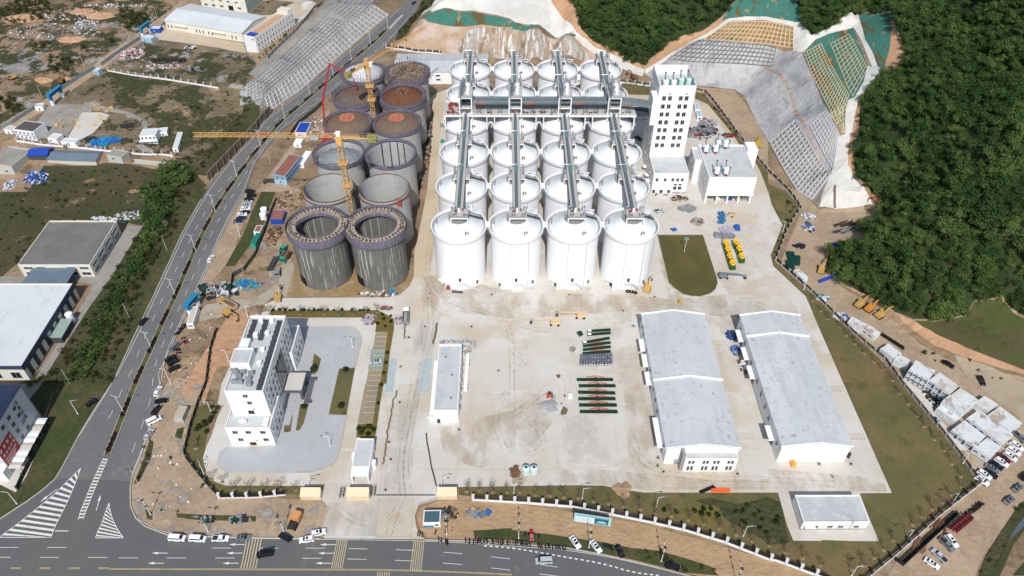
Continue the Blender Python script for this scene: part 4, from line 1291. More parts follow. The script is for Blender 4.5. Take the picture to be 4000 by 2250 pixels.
def shell(t,mt,top=HD,r=11.2,rin=10.8,inner=None):
 if inner is None:
  MB().lathe([(r,-.3),(r,top),(rin,top),(rin,1.0)],72).obj('wall',mt,t,smooth=True)
 else:
  MB().lathe([(r,-.3),(r,top),(rin,top)],72).obj('wall',mt,t,smooth=True)
  MB().lathe([(rin,top),(rin,1.0),(0.05,1.0)],72).obj('inner_wall',inner,t,smooth=True)

def cone(t,name,mt,r0=10.7,z0=26.0,r1=4.0,z1=29.0,n=64,dz=0.0):
 pr = [(r0 + (r1 - r0) * k / 6,z0 + (z1 - z0) * k / 6 + .35 * math.sin(math.pi * k / 6)) for k in range(7)]
 pr += [(0.02,z1 + dz)]
 return MB().lathe(pr,n).obj(name,mt,t,smooth=True)

def starters(t,n,r,z,h0,h1,mt=RUST,inside=True):
 mb = MB()
 for k in range(n):
  a = rnd.uniform(0,6.283)
  rr = r if not inside else rnd.uniform(4.2,r)
  zb = z + (10.7 - rr) * .42
  mb.beam((rr * math.cos(a),rr * math.sin(a),zb - .2),(rr * math.cos(a) + rnd.uniform(-.15,.15),rr * math.sin(a) + rnd.uniform(-.15,.15),zb + rnd.uniform(h0,h1)),.07)
 stuffp(mb.obj('starter_bars',mt,t))

for i in range(2):
 # front pair: slip-form deck on wet walls
 t = silo(i,0,f"dark wet concrete silo with timber slipform deck, front row, {SIDE[i]}",0)
 shell(t,CWET,25.9,11.3,10.8)
 MB().lathe([(8.7,26.7),(12.35,26.7),(12.35,26.5),(8.7,26.5)],72,closed=True).obj('working_deck',WOOD,t)
 nb = MB().lathe([(12.5,23.6),(12.75,25.2),(12.75,27.9)],60).lathe([(12.5,23.6),(11.3,23.3)],60)
 nb.obj('safety_net',PURP,t)
 pp_ = MB()
 for k in range(60):
  a = 2 * math.pi * k / 60
  c,s_ = math.cos(a),math.sin(a)
  pp_.beam((12.8 * c,12.8 * s_,23.6),(12.8 * c,12.8 * s_,28.1),.08)
  pp_.beam((8.75 * c,8.75 * s_,26.6),(8.75 * c,8.75 * s_,27.8),.07)
  pp_.beam((10.6 * c,10.6 * s_,24.6),(8.75 * c,8.75 * s_,26.5),.1)
 for z in (25.2,26.7,28.0):
  pp_.tube([(12.85 * math.cos(2 * math.pi * k / 60),12.85 * math.sin(2 * math.pi * k / 60),z) for k in range(61)],.07,4)
 for z in (27.2,27.8):
  pp_.tube([(8.75 * math.cos(2 * math.pi * k / 60),8.75 * math.sin(2 * math.pi * k / 60),z) for k in range(61)],.06,4)
 pp_.obj('guard_rail',PIPE,t)
 MB().lathe([(8.6,25.0),(8.65,26.6),(10.8,26.5)],60).obj('inner_net',PURP,t)
 yk = MB().box(-.7,.7,-.08,.08,.95,1.1).box(-.65,-.52,-.07,.07,0,1.0).box(.52,.65,-.07,.07,0,1.0).box(-.1,.1,-.12,.12,1.1,1.5).mesh('jacking_yoke',plain('yoke_steel',(64,56,50),.8))
 for k in range(42):
  a = 2 * math.pi * k / 42
  inst(yk,'jacking_yoke',t,(11.05 * math.cos(a),11.05 * math.sin(a),26.7),a)
 cl = MB()
 for k in range(70):
  a,rr = rnd.uniform(0,6.283),rnd.uniform(8.9,12.2)
  cl.rbox(rr * math.cos(a),rr * math.sin(a),26.85,rnd.uniform(.2,1.1),rnd.uniform(.1,.5),rnd.uniform(.1,.4),rnd.uniform(0,3))
 stuffp(cl.obj('deck_clutter',TIMB,t))
 a = R(-140 if i == 0 else -138)
 MB().rbox(11.25 * math.cos(a),11.25 * math.sin(a),2.4,4.4,.3,4.6,a + math.pi / 2).obj('door_opening',plain('opening_dark',(26,24,23),.9),t)
 MB().rbox(11.3 * math.cos(R(-90)),-11.3,6.2,1.4,.2,1.4).obj('hatch',plain('hatch_grey',(92,94,94),.9),t)
 # second row: plain open shells
 t = silo(i,1,f"plain grey open-topped concrete silo shell, second row, {SIDE[i]}",0)
 shell(t,CRAW,25.8)
 rb = MB().lathe([(11.25,24.9),(11.9,24.9),(11.9,25.05),(11.25,25.05)],60,closed=True)
 rb.lathe([(11.0,25.8),(11.05,26.3),(10.85,26.3)],60)
 for k in range(54):
  a = 2 * math.pi * k / 54
  rb.beam((11.3 * math.cos(a),11.3 * math.sin(a),24.0),(11.85 * math.cos(a),11.85 * math.sin(a),25.0),.08)
  rb.beam((11.0 * math.cos(a),11.0 * math.sin(a),25.6),(11.0 * math.cos(a),11.0 * math.sin(a),26.3 + rnd.uniform(.1,.8)),.06)
 rb.obj('rim_bracket',TIMB,t)
 # third row
 t = silo(i,2,(f"grey silo filled with falsework inside a purple scaffold ring, third row" if i == 0 else f"open grey silo with purple guard ring and inside ladders, third row"),0)
 shell(t,CRAW,25.4)
 n_,p_ = net_ring(25.0,26.9,12.1,.4)
 n_.obj('safety_net',PURP,t)
 p_.obj('scaffold',PIPE,t)
 if i == 0:
  cone(t,'falsework_sheet',mat('falsework_sheet',(.27,.295,.31),[('n',.5,(.19,.205,.22),.42,.62,.85),('n',1.5,(.38,.41,.43),.5,.7,.7)],.9,coords='obj',bump=.3),10.6,22.5,2.0,26.3)
  fw = MB()
  for _ in range(170):
   a,rr = rnd.uniform(0,6.283),math.sqrt(rnd.uniform(.02,1)) * 10
   z = 26.4 - rr * .36 + rnd.uniform(-.2,.7)
   b = rnd.uniform(0,3.14)
   L_ = rnd.uniform(.8,2.4)
   fw.beam((rr * math.cos(a),rr * math.sin(a),z),(rr * math.cos(a) + L_ * math.cos(b),rr * math.sin(a) + L_ * math.sin(b),z - rnd.uniform(-.2,.5)),.12)
  stuffp(fw.obj('falsework_props',plain('falsework_grey',(120,128,134),.8,var=.2),t))
 else:
  for a in (R(62),R(80),R(100),R(122)):
   MB().rbox(10.65 * math.cos(a),10.65 * math.sin(a),13,.5,.25,25,a + math.pi / 2).obj('ladder',DSTEEL,t)
 # fourth row: reinforced domes
 t = silo(i,3,f"brown rebar dome silo with round orange centre, fourth row, {SIDE[i]}",0)
 shell(t,CRAW,25.2)
 cone(t,'dome',REBAR,10.75,25.6,3.9,28.7)
 lt = MB()
 for q in range(1,9):
  rr = 10.7 - q * .78
  z = 25.75 + (10.75 - rr) * .452 + .33 * math.sin(math.pi * (10.75 - rr) / 6.85)
  lt.tube([(rr * math.cos(2 * math.pi * k / 40),rr * math.sin(2 * math.pi * k / 40),z) for k in range(41)],.07,4)
 for k in range(56):
  a = 2 * math.pi * k / 56
  lt.tube([((10.7 - q * 1.1) * math.cos(a),(10.7 - q * 1.1) * math.sin(a),25.78 + q * 1.1 * .452 + .33 * math.sin(math.pi * q * 1.1 / 6.85)) for q in range(7)],.05,4)
 lt.obj('rebar_grid',plain('rebar_tan',(132,110,90),.9,var=.2),t)
 MB().cyl(0,0,28.6,29.1,3.85,n=40).obj('centre_form',mat('orange_form',(.47,.145,.085),[('n',.8,(.56,.26,.18),.45,.65,.8),('n',2,(.3,.09,.06),.55,.75,.6)],.8,coords='obj'),t)
 cf = MB()
 for q in (-1.3,1.3):
  L_ = math.sqrt(3.7 ** 2 - q * q)
  cf.beam((q,-L_,29.15),(q,L_,29.15),.16)
  cf.beam((-L_,q,29.15),(L_,q,29.15),.16)
 cf.tube([(3.95 * math.cos(2 * math.pi * k / 40),3.95 * math.sin(2 * math.pi * k / 40),29.0) for k in range(41)],.16,5)
 cf.obj('form_joists',RUST,t)
 n_,p_ = net_ring(25.0,27.0,12.0,.3)
 n_.obj('safety_net',PURP,t)
 p_.obj('scaffold',PIPE,t)
 starters(t,60,10.9,26.0,.5,1.6,inside=False)
 # fifth row: freshly boarded domes inside double scaffold rings
 t = silo(i,4,(f"silo with cluttered grey brown dome inside double scaffold rings, fifth row" if i == 0 else f"silo with dark rust brown dome in double scaffold rings, fifth row"),0)
 shell(t,CRAW,24.6)
 dm = mat('dome_grey_brown',(.115,.10,.082),[('n',.3,(.16,.14,.115),.42,.63,.8),('n',1.5,(.07,.06,.05),.5,.72,.7),('n',.12,(.17,.085,.05),.5,.66,.8)],.9,coords='obj') if i == 0 else \
  mat('dome_rust',(.155,.062,.030),[('n',.15,(.09,.05,.035),.42,.63,.8),('n',1.5,(.24,.10,.05),.5,.72,.6),('n',.6,(.07,.045,.035),.55,.75,.6)],.9,coords='obj')
 cone(t,'dome',dm,10.8,25.2,3.9,28.2)
 ct = MB()
 ct.tube([(3.9 * math.cos(2 * math.pi * k / 40),3.9 * math.sin(2 * math.pi * k / 40),28.4) for k in range(41)],.2,5)
 ct.tube([(2.4 * math.cos(2 * math.pi * k / 30),2.4 * math.sin(2 * math.pi * k / 30),28.5) for k in range(31)],.1,5)
 ct.obj('collar_ring',RUST,t)
 for k in range(6):
  a = k * 1.05 + .3
  MB().cyl(2.7 * math.cos(a),2.7 * math.sin(a),28.2,28.8,.42,n=12).obj('sleeve',plain('sleeve_grey',(138,124,108),.8) if i else RUST,t)
 for z0_,r_ in ((22.9,12.2),(25.0,12.4)):
  n_,p_ = net_ring(z0_,z0_ + 1.7,r_,.3 if z0_ < 24 else 1.4,46,0 if z0_ < 24 else 2.6)
  n_.obj('safety_net',PURP,t)
  p_.obj('scaffold',PIPE,t)
 starters(t,110,10.6,25.6,.8,2.6)
 # rear row
 t = silo(i,5,(f"silo with pale white dome and tall scaffold poles, rear row" if i == 0 else f"silo heaped with timber boards ringed by tall scaffold poles, rear row"),0)
 shell(t,CRAW,24.6)
 if i == 0:
  cone(t,'dome',mat('dome_pale',(.55,.56,.57),[('n',.2,(.44,.44,.44),.45,.63,.8),('n',1.2,(.38,.36,.33),.55,.75,.5)],.85,coords='obj'),10.8,25.4,3.5,29.3,dz=.6)
  cl = MB()
  for _ in range(24):
   a,rr = rnd.uniform(.6,3.2),rnd.uniform(3,9)
   cl.rbox(rr * math.cos(a),rr * math.sin(a),26.6 + (10.8 - rr) * .5,rnd.uniform(.4,2),.25,.15,rnd.uniform(0,3))
  stuffp(cl.obj('loose_boards',TIMB,t))
 else:
  cone(t,'dome',REBAR,10.8,25.2,3.5,28.0)
  cl = MB()
  for _ in range(320):
   a,rr = rnd.uniform(0,6.283),math.sqrt(rnd.uniform(0,1)) * 9.6
   cl.rbox(rr * math.cos(a),rr * math.sin(a),25.7 + (10.8 - rr) * .44 + rnd.uniform(0,.6),rnd.uniform(1.2,3.6),rnd.uniform(.15,.35),.14,rnd.choice((0,1.57)) + rnd.gauss(0,.35),0,rnd.gauss(0,.08))
  stuffp(cl.obj('timber_boards',mat('board_mix',(.27,.19,.12),[('v',.6,(.42,.33,.23),.9),('n',1,(.12,.08,.05),.5,.7,.7)],.9,coords='obj'),t))
  MB().rbox(2.4,-12.6,24.6,2.2,.6,3.4).obj('hoist_cage',BLUE,t)
 n_,p_ = net_ring(23.9,26.2,12.4,2.2,46,4.0)
 n_.obj('safety_net',PURP,t)
 p_.obj('scaffold',PIPE,t)
 starters(t,90,10.8,26,1.0,3.6,PIPE,inside=(i == 1))
# red hoist cages hung on silo rims
for (x,y,z),lab in (((-47.6,268.0,24.6),'red steel hoist cage hanging on the rim of an open second row silo'),((-86.5,319.2,24.8),'red hoist cage on the scaffold ring of the fourth row silo, road side')):
 c = MB()
 for dx in (-1.4,1.4):
  for dy in (-.8,.8):
   c.beam((dx,dy,-1.6),(dx,dy,1.6),.16)
 for z_ in (-1.6,0,1.6):
  c.beam((-1.4,-.8,z_),(1.4,-.8,z_),.14).beam((-1.4,.8,z_),(1.4,.8,z_),.14).beam((-1.4,-.8,z_),(-1.4,.8,z_),.14).beam((1.4,-.8,z_),(1.4,.8,z_),.14)
 c.box(-1.4,1.4,-.8,.8,-1.55,-1.45).box(-1.4,1.4,.72,.78,-1.4,.2).box(-1.4,1.4,-.8,-.74,-1.4,-.2)
 tag(c.obj('hoist_cage',plain('cage_red',(182,74,62),.7),None,(x,y,z)),lab,'hoist cage','red hoist cages')
# flat timber bridge between the two front decks
tag(MB().box(-2.2,2.2,-2.5,2.0,26.72,26.9).box(-1.4,.2,-1.4,.2,26.9,28.0).obj('deck_link',WOOD,None,(-67,251.5,0)),'timber platform linking the two slipform decks of the front dark silos','platform')

# ================================================================== tower cranes
def lattice(mb,a,b,w0,h0,bays,tri=False,t=.14,up=(0,0,1)):
 a,b = Vector(a),Vector(b)
 d = (b - a).normalized()
 u = Vector(up)
 x = d.cross(u).normalized() if abs(d.dot(u)) < .98 else Vector((1,0,0))
 y = x.cross(d)
 cs = [(-w0 / 2,0),(w0 / 2,0),(0,h0)] if tri else [(-w0 / 2,-h0 / 2),(w0 / 2,-h0 / 2),(w0 / 2,h0 / 2),(-w0 / 2,h0 / 2)]
 cs = [x * p + y * q for p,q in cs]
 for c in cs:
  mb.beam(a + c,b + c,t * 1.1)
 n = len(cs)
 for k in range(bays):
  p,q = a.lerp(b,k / bays),a.lerp(b,(k + 1) / bays)
  for i in range(n):
   c0,c1 = cs[i],cs[(i + 1) % n]
   if k % 2:
    c0,c1 = c1,c0
   mb.beam(p + c0,q + c1,t * .62)
   mb.beam(p + cs[i],p + cs[(i + 1) % n],t * .62)

def crane(loc,H,ang,jl,cl,label):
 t = T('tower_crane',label,'crane',loc,0,'yellow tower cranes')
 MB().box(-3,3,-3,3,-.2,.9).obj('foundation',CRAW,t)
 m_ = MB()
 lattice(m_,(0,0,.9),(0,0,H - 3),1.9,1.9,int(H / 2.1),t=.17,up=(0,1,0))
 m_.obj('mast',YEL,t)
 for z in (H - 12,H * .62):
  cage = MB()
  cage.box(-1.9,1.9,-1.9,1.9,z,z + .15)
  for sx in (-1.9,1.9):
   for sy in (-1.9,1.9):
    cage.beam((sx,sy,z),(sx,sy,z + 1.1),.1)
   cage.beam((sx,-1.9,z + 1.1),(sx,1.9,z + 1.1),.1).beam((-1.9,sx,z + 1.1),(1.9,sx,z + 1.1),.1)
  cage.beam((0,0,z - 4),(0,0,z),.4)
  cage.obj('climbing_frame',YEL,t)
 s = inst(None,'slewing_unit',t,(0,0,H),ang)
 MB().cyl(0,0,-3,-2.2,1.5,n=20).box(-1.2,1.2,-1.2,1.2,-2.2,.9).obj('turntable',YEL,s)
 j = MB()
 lattice(j,(1,0,.4),(jl,0,.4),1.35,1.5,int(jl / 1.7),True,.13)
 j.obj('jib',YEL,s)
 cj = MB()
 cj.box(-cl,-1,-.75,.75,.1,.3)
 for sy in (-.75,.75):
  rail_line(cj,(-cl,sy,.3),(-1,sy,.3),1.1,1.5)
  cj.beam((-cl,sy,.05),(-1,sy,.05),.3,.35)
 cj.obj('counter_jib',YEL,s)
 for k in range(4):
  MB().box(-cl + .2 + k * .75,-cl + .8 + k * .75,-1.1,1.1,-1.7,.9).obj('counterweight',plain('weight_green_yellow',(150,150,84),.8,var=.25),s)
 MB().box(-cl + 3.6,-cl + 5.2,-.6,.6,.3,1.5).cyl(-cl + 6,0,.4,1.3,.5,n=12).obj('winch',DSTEEL,s)
 c = MB().box(.3,2.1,-2.5,-1.2,-1.6,.7)
 cb = c.obj('cab',SHADEW,s)
 MB().box(1.2,2.14,-2.54,-1.16,-.9,.35).obj('cab_window',GLASS,cb)
 MB().box(-.7,.7,-.7,.7,.9,2.0).rbox(0,0,2.3,2.0,1.5,.5).obj('tower_head',SHADEW if H > 55 else YEL,s)
 tr = MB().box(jl * .62,jl * .62 + 1.6,-.75,.75,.05,.3).beam((jl * .62 + .8,0,.1),(jl * .62 + .8,0,-9),.07).box(jl * .62 + .5,jl * .62 + 1.1,-.25,.25,-10,-9)
 tr.obj('trolley',RUST,s)
 if H > 55:
  MB().box(jl * .62 - 3,jl * .62 - 2.8,-.9,.9,.0,1.0).rbox(jl * .52,-.85,.9,3.4,.06,1.5).obj('jib_sign',REDP,s)
 return t

crane((-67.3,262.5,0),60.5,R(179.5),58,15,'yellow tower crane in front, its jib reaching left across the road')
crane((-68.3,344.5,0),51.5,R(57),48,15,'yellow tower crane farther back, its jib pointing away to the hill')

# ================================================================== concrete pump with red boom
g = (-98.8,357.0)
t = T('concrete_pump','red jointed concrete pump boom reaching over a rear silo from its truck','pump truck',(g[0],g[1],zt(*g)))
MB().box(-1.25,1.25,-6,3.4,1.0,1.7).box(-1.2,1.2,-6.3,-4.2,.8,2.1).obj('chassis',REDP,t)
MB().box(-1.25,1.25,3.4,5.6,.7,3.1,top=.12).obj('cab',SHADEW,t)
MB().box(-1.1,1.1,5.5,5.62,1.9,2.8).obj('windscreen',GLASS,t)
for x in (-1.15,1.15):
 for y in (-4.6,-3.2,2.6,4.4):
  MB().add([(x + (-.18 if k < 14 else .18),y + .52 * math.cos(k % 14 * 6.2832 / 14),.52 + .52 * math.sin(k % 14 * 6.2832 / 14)) for k in range(28)],
     [list(range(14))[::-1],list(range(14,28))] + [(k,(k + 1) % 14,14 + (k + 1) % 14,14 + k) for k in range(14)]).obj('wheel',BLACK,t)
 for y in (-4,1.6):
  MB().beam((x,y,1.0),(x * 3.4,y - .8,.8),.3).beam((x * 3.4,y - .8,.9),(x * 3.4,y - .8,0),.25).obj('outrigger',REDP,t)
MB().cyl(0,1.4,1.7,3.2,.6,.45,14).obj('turret',REDP,t)
b = MB()
pts = [(0,1.4,3.0),(2.2,.6,24.5),(9.3,-.8,45.3),(19.2,-.6,39.4)]
for k,(p,q) in enumerate(zip(pts,pts[1:])):
 p,q = Vector(p),Vector(q)
 mid = p.lerp(q,.5)
 wd = (.75,.6,.45)[k]
 b.beam(p,mid,wd,wd * 1.2).beam(mid,q,wd * .85,wd)
b.obj('boom',plain('boom_red',(186,28,52),.4),t)
for p in pts[1:3]:
 MB().rbox(p[0],p[1],p[2],.9,.9,.9).obj('boom_joint',plain('boom_red',(186,28,52),.4),t)
MB().tube([pts[3],(19.9,.2,37),(20.4,1.2,33),(20.6,2.0,29.2)],.24,8).obj('hose',plain('hose_red',(150,50,56),.6),t)

# ================================================================== buildings
def window_mesh(wd,ht,name='window',mull=1,rec=.12):
 """glass with a projecting frame and sill; lies in xz, faces -y"""
 m_ = MB()
 m_.box(-wd / 2,wd / 2,-.03,.05,-ht / 2,ht / 2,0)
 f = .09
 m_.box(-wd / 2 - f,-wd / 2,-rec,.05,-ht / 2 - f,ht / 2 + f,1).box(wd / 2,wd / 2 + f,-rec,.05,-ht / 2 - f,ht / 2 + f,1)
 m_.box(-wd / 2,wd / 2,-rec,.05,ht / 2,ht / 2 + f,1).box(-wd / 2 - .1,wd / 2 + .1,-rec - .12,.05,-ht / 2 - f - .05,-ht / 2,1)
 for k in range(mull):
  x = -wd / 2 + wd * (k + 1) / (mull + 1)
  m_.box(x - .035,x + .035,-.07,.04,-ht / 2,ht / 2,1)
 return m_.mesh(name,[GLASS,FRAME])

WM = {}

def win(t,x,y,z,wd,ht,rz=0.0,mull=1):
 k = (wd,ht,mull)
 if k not in WM:
  WM[k] = window_mesh(wd,ht,'window',mull)
 return inst(WM[k],'window',t,(x,y,z),rz)

LFT,RGT = -math.pi / 2,math.pi / 2     

def block(t,x0,x1,y0,y1,z0,z1,mt=None,name='wall',par=.9,roof=None,rn='roof',pw=.3):
 """walls with a raised parapet and a sunk roof slab"""
 mt = mt or WALLW
 b = MB()
 b.box(x0,x1,y0,y1,z0,z1 - par - .15)
 if par:
  b.box(x0,x1,y0,y0 + pw,z1 - par - .15,z1).box(x0,x1,y1 - pw,y1,z1 - par - .15,z1)
  b.box(x0,x0 + pw,y0 + pw,y1 - pw,z1 - par - .15,z1).box(x1 - pw,x1,y0 + pw,y1 - pw,z1 - par - .15,z1)
 b.obj(name,mt,t)
 MB().box(x0 + pw,x1 - pw,y0 + pw,y1 - pw,z1 - par - .15,z1 - par).obj(rn,roof or ROOFG,t)

# ---- working tower
t = T('working_tower','tall white working tower with paired windows and rooftop filters beside the silos','tower')
block(t,72.4,89.8,309.0,325.68,0,11.6)
block(t,72.5,89.9,325.7,347.0,0,46.3,par=.9)
b = MB().box(72.5,72.8,325.7,347,46.3,50).box(89.6,89.9,325.7,347,46.3,50).box(72.8,89.6,346.7,347,46.3,50).box(72.8,89.6,325.7,326,46.3,50)
b.obj('roof_screen',WALLW,t)
for f in range(7):
 z = 43.4 - f * 4.35
 for x in (75.4,78.2,83.4,86.2):
  win(t,x,325.66,z,1.7,2.2)
 for y in (329,334,340,344.5):
  if (f * 3 + int(y)) % 4 != 1:
   win(t,72.46,y,z,1.5,2.0,LFT)
for x in (74.4,78.4,82.2,84.6,86.9):
 win(t,x,308.96,8.0,1.25,1.7)
for x in (83.9,86.3):
 win(t,x,308.96,3.0,1.5,1.9)
 win(t,x,308.96,5.1,1.5,.8,0,0)
for x in (73.6,77.4,81.2):
 o = MB().box(-.65,.65,-.1,.05,0,2.2).obj('door',GLASS,t,(x,308.98,0))
 MB().box(-1.1,1.1,-1.2,0,2.6,2.85).obj('door_canopy',WALLW,t,(x,308.98,0))
for y in (313,318,322.5,330,336):
 win(t,72.36 if y < 325 else 72.46,y,7.5,1.4,1.8,LFT)
 win(t,72.36 if y < 325 else 72.46,y,3.0,1.4,1.8,LFT)
for y in (315.5,320.5,328):
 MB().box(-1.8,0,-1.3,1.3,2.9,3.2).obj('door_canopy',WALLW,t,(72.4,y,0))
MB().box(69.9,72.5,324.2,332,29.5,44.0).obj('conveyor_inlet',WALLW,t)
for x in (78.0,86.0):
 MB().box(-.5,.5,-.4,0,0,.4).obj('wall_lamp',STEEL,t,(x,325.7,45.6))
MB().box(0,1.6,0,.8,0,.9).obj('roof_crate',PALEB,t,(74.6,311.0,10.75))

def filter_unit(x,y,z,label,s=1.0,pale=True):
 t = T('dust_filter',label,'dust filter',(x,y,z),0,'rooftop dust filters')
 w_ = WHITE if pale else plain('filter_mint',(196,222,214),.5)
 for dx in (-.9,.9):
  for dy in (-.9,.9):
   MB().beam((dx * s,dy * s,0),(dx * s,dy * s,1.6 * s),.16).obj('leg',STEEL,t)
 MB().cyl(0,0,.5 * s,1.5 * s,.4 * s,1.3 * s,20).cyl(0,0,1.5 * s,4.6 * s,1.3 * s,n=20).cyl(0,0,4.6 * s,5.1 * s,1.3 * s,.7 * s,20).obj('body',w_,t,smooth=True)
 ck = MB().tube([(-.4 * s,-.3,4.9 * s),(-.4 * s,1.6 * s,5.6 * s),(-.2 * s,2.4 * s,6.4 * s),(-.2 * s,2.4 * s,7.2 * s)],.33 * s,8)
 ck.obj('duct',STEEL,t,smooth=True)
 MB().cyl(-.2 * s,2.4 * s,7.1 * s,7.7 * s,.55 * s,.15,12).obj('cowl',DSTEEL,t)
 ld = MB()
 for q in (-.25,.25):
  ld.beam((1.75 * s,q - .2,0),(1.75 * s,q - .2,5.2 * s),.1)
 for k in range(9):
  ld.beam((1.75 * s,-.5,.4 + k * .55 * s),(1.75 * s,.1,.4 + k * .55 * s),.07)
 for z_ in (2.4,3.6,4.8):
  ld.tube([(1.3 * s + .55 * s * math.cos(a),.9 * s * math.sin(a),z_ * s) for a in np.linspace(-1.8,1.8,9)],.07,5)
 ld.box(.9 * s,2.2 * s,-.9 * s,.9 * s,4.5 * s,4.6 * s)
 ld.obj('ladder',GREEN,t)
 MB().box(-.55,.35,-1.5 * s,-1.2 * s,.5,1.5).obj('motor',plain('motor_maroon',(120,44,48),.5),t)
 return t

for k,x in enumerate((76.2,80.0,83.9,87.4)):
 filter_unit(x,330.0 + (0 if k < 2 else 2.0),45.3,f"{'white' if k < 2 else 'green and white'} dust filter on the tall tower roof, {ORD[k]} from the silos",1.08,k < 2)
# ---- cleaning house
t = T('cleaning_house','white flat-roofed building on open ground floor columns right of the tower','building')
block(t,97.3,120.3,300.2,329.2,5.4,15.4,par=.7)
block(t,94.0,97.28,317.5,329.2,0,13.9,par=.9)
MB().box(97.3,120.3,318,329.2,0,5.35).box(97.3,97.7,300.2,318,0,5.35).obj('rear_wall',WALLW,t)
MB().box(97.0,120.6,299.6,300.18,5.0,5.8).obj('fascia',WALLW,t)
for x in (97.9,103.2,108.4,113.8,119.6):
 MB().box(-.35,.35,-.35,.35,0,5.3).obj('column',WALLW,t,(x,300.6,0))
MB().box(120.32,125.6,321.5,328.5,0,16.9).box(120.32,125.6,321.5,321.7,16.9,17.5).box(120.32,125.6,328.3,328.5,16.9,17.5).box(120.32,120.52,321.7,328.3,16.9,17.5).box(125.4,125.6,321.7,328.3,16.9,17.5).obj('stair_tower',WALLW,t)
for y in (303,307,311.5,316):
 win(t,97.26,y,11.4,1.2,1.9,LFT)
 win(t,97.26,y + 1,3.2 if y > 999 else 7.0,1.2,1.6,LFT)
for y in (320,325):
 win(t,93.96,y,9.0,1.2,1.7,LFT)
 win(t,93.96,y,4.0,1.2,1.7,LFT)
for k,(x,y,nm) in enumerate(((101.2,303.0,'front left'),(105.6,303.0,'front right'),(99.8,322.5,'second row left'),(104.6,322.5,'second row middle'),(106.8,327.0,'rear middle'),(110.5,327.0,'rear right'))):
 filter_unit(x,y,14.72,f"white dust filter with green ladder on the cleaning house roof, {nm} one",.95)
for (x,lab,mt_) in ((104.6,'white cart parked under the open ground floor of the white building',WHITE),(110.6,'blue crate under the open ground floor of the white building',BLUE),(117.6,'grey trolley under the open ground floor of the white building',STEEL)):
 c = MB().box(-1.1,1.1,-.8,.8,.35,1.3,top=.12)
 for dx in (-.8,.8):
  for dy in (-.7,.7):
   c.cyl(dx,dy,0,.35,.2,n=8)
 tag(c.obj('cart',mt_,None,(x,303.2,.1)),lab,'cart')

# ---- warehouses
def shed(t,x0,x1,y0,y1,h,rise,mt=WALLW,roof=METROOF,z0=0.0,along='y',over=.35):
 """gabled hall, ridge along y (or x)"""
 if along == 'y':
  xm = (x0 + x1) / 2
  g = MB()
  g.add([(x0,y0,z0),(x1,y0,z0),(x1,y0,z0 + h),(xm,y0,z0 + h + rise),(x0,y0,z0 + h),(x0,y1,z0),(x1,y1,z0),(x1,y1,z0 + h),(xm,y1,z0 + h + rise),(x0,y1,z0 + h)],
    [(0,1,2,3,4),(9,8,7,6,5),(0,4,9,5),(1,6,7,2)])
  g.obj('wall',mt,t)
  r = MB()
  for sg,xe in ((-1,x0 - over),(1,x1 + over)):
   ze = z0 + h + .12 - rise * over / (xm - x0)
   q = [(xm,y0 - over,z0 + h + rise + .12),(xe,y0 - over,ze),(xe,y1 + over,ze),(xm,y1 + over,z0 + h + rise + .12)]
   if sg < 0:
    q = q[::-1]
   q = q[::-1]
   r.add(q + [(p[0],p[1],p[2] + .12) for p in q],[(0,1,2,3)[::-1],(4,5,6,7),(0,1,5,4),(1,2,6,5),(2,3,7,6),(3,0,4,7)])
  r.obj('roof',roof,t)
 return t

def verge(t,x0,x1,y,h,rise,up=.9,th=.5):
 xm = (x0 + x1) / 2
 m_ = MB()
 for a,b in (((x0 - .5,h),(xm,h + rise)),((xm,h + rise),(x1 + .5,h))):
  m_.beam((a[0],y,a[1] + .3),(b[0],y,b[1] + .3),th,up)
 m_.obj('firewall_cap',SHADEW,t)

def ridge(t,x,y0,y1,z):
 MB().box(x - .35,x + .35,y0,y1,z,z + .3).obj('ridge_cap',METROOF,t)

def canopy(t,x,y,z,wd=6.0,out=2.2,side=-1):
 MB().box(min(0,side * out),max(0,side * out),-wd / 2,wd / 2,0,.3).box(min(0,side * out),max(0,side * out),-wd / 2 - .1,-wd / 2,-.5,.6).obj('door_canopy',WALLW,t,(x,y,z))
 MB().box(min(0,side * .12),max(0,side * .12),-wd / 2 + .6,wd / 2 - .6,0,z - .6).obj('loading_door',plain('door_grey',(112,118,124),.6),t,(x,y,0))

t = T('warehouse','white gabled warehouse with two-storey front annex, nearer the yard centre','warehouse',group='large white warehouses')
shed(t,54.3,79.0,149.6,213.6,9.0,2.3)
verge(t,54.3,79.0,179.4,9.0,2.3)
ridge(t,66.65,149.8,213.4,11.3)
verge(t,54.3,79.0,149.45,8.9,2.3,.7,.4)
verge(t,54.3,79.0,213.7,8.9,2.3,.7,.4)
block(t,60.3,78.2,146.4,149.4,0,7.6,par=.5)
for x in (66.6,72.8):
 MB().box(-.18,.18,-.25,0,0,2.2).obj('rib',WALLW,t,(x,149.5,7.5))
for x in (62.6,67.5,71.1,75.9):
 for dx in (-.62,.62):
  win(t,x + dx,146.36,2.1,.75,2.4,0,0)
  win(t,x + dx,146.36,5.6,.75,1.7,0,0)
MB().box(-.9,.9,-1.3,0,2.6,2.8).box(-.7,.7,-.12,0,0,2.3).obj('side_door',STEEL,t,(58.6,149.5,0))
MB().box(59.2,60.25,146.6,149.4,0,9.3).obj('chimney_shaft',GUTTER,t)
for y in (156,162.5,184,193,201):
 canopy(t,54.28,y,4.8)
for y in (152.5,168,173,178,187,197,206,210):
 win(t,54.26,y,5.6,1.6,1.4,LFT)
tag(MB().rbox(0,0,11.0,5.6,.25,.12,R(-40),0,R(-8)).obj('loose_batten',TIMB,None,(64.4,206.3,0)),'dark batten lying on the roof of the nearer warehouse','batten')
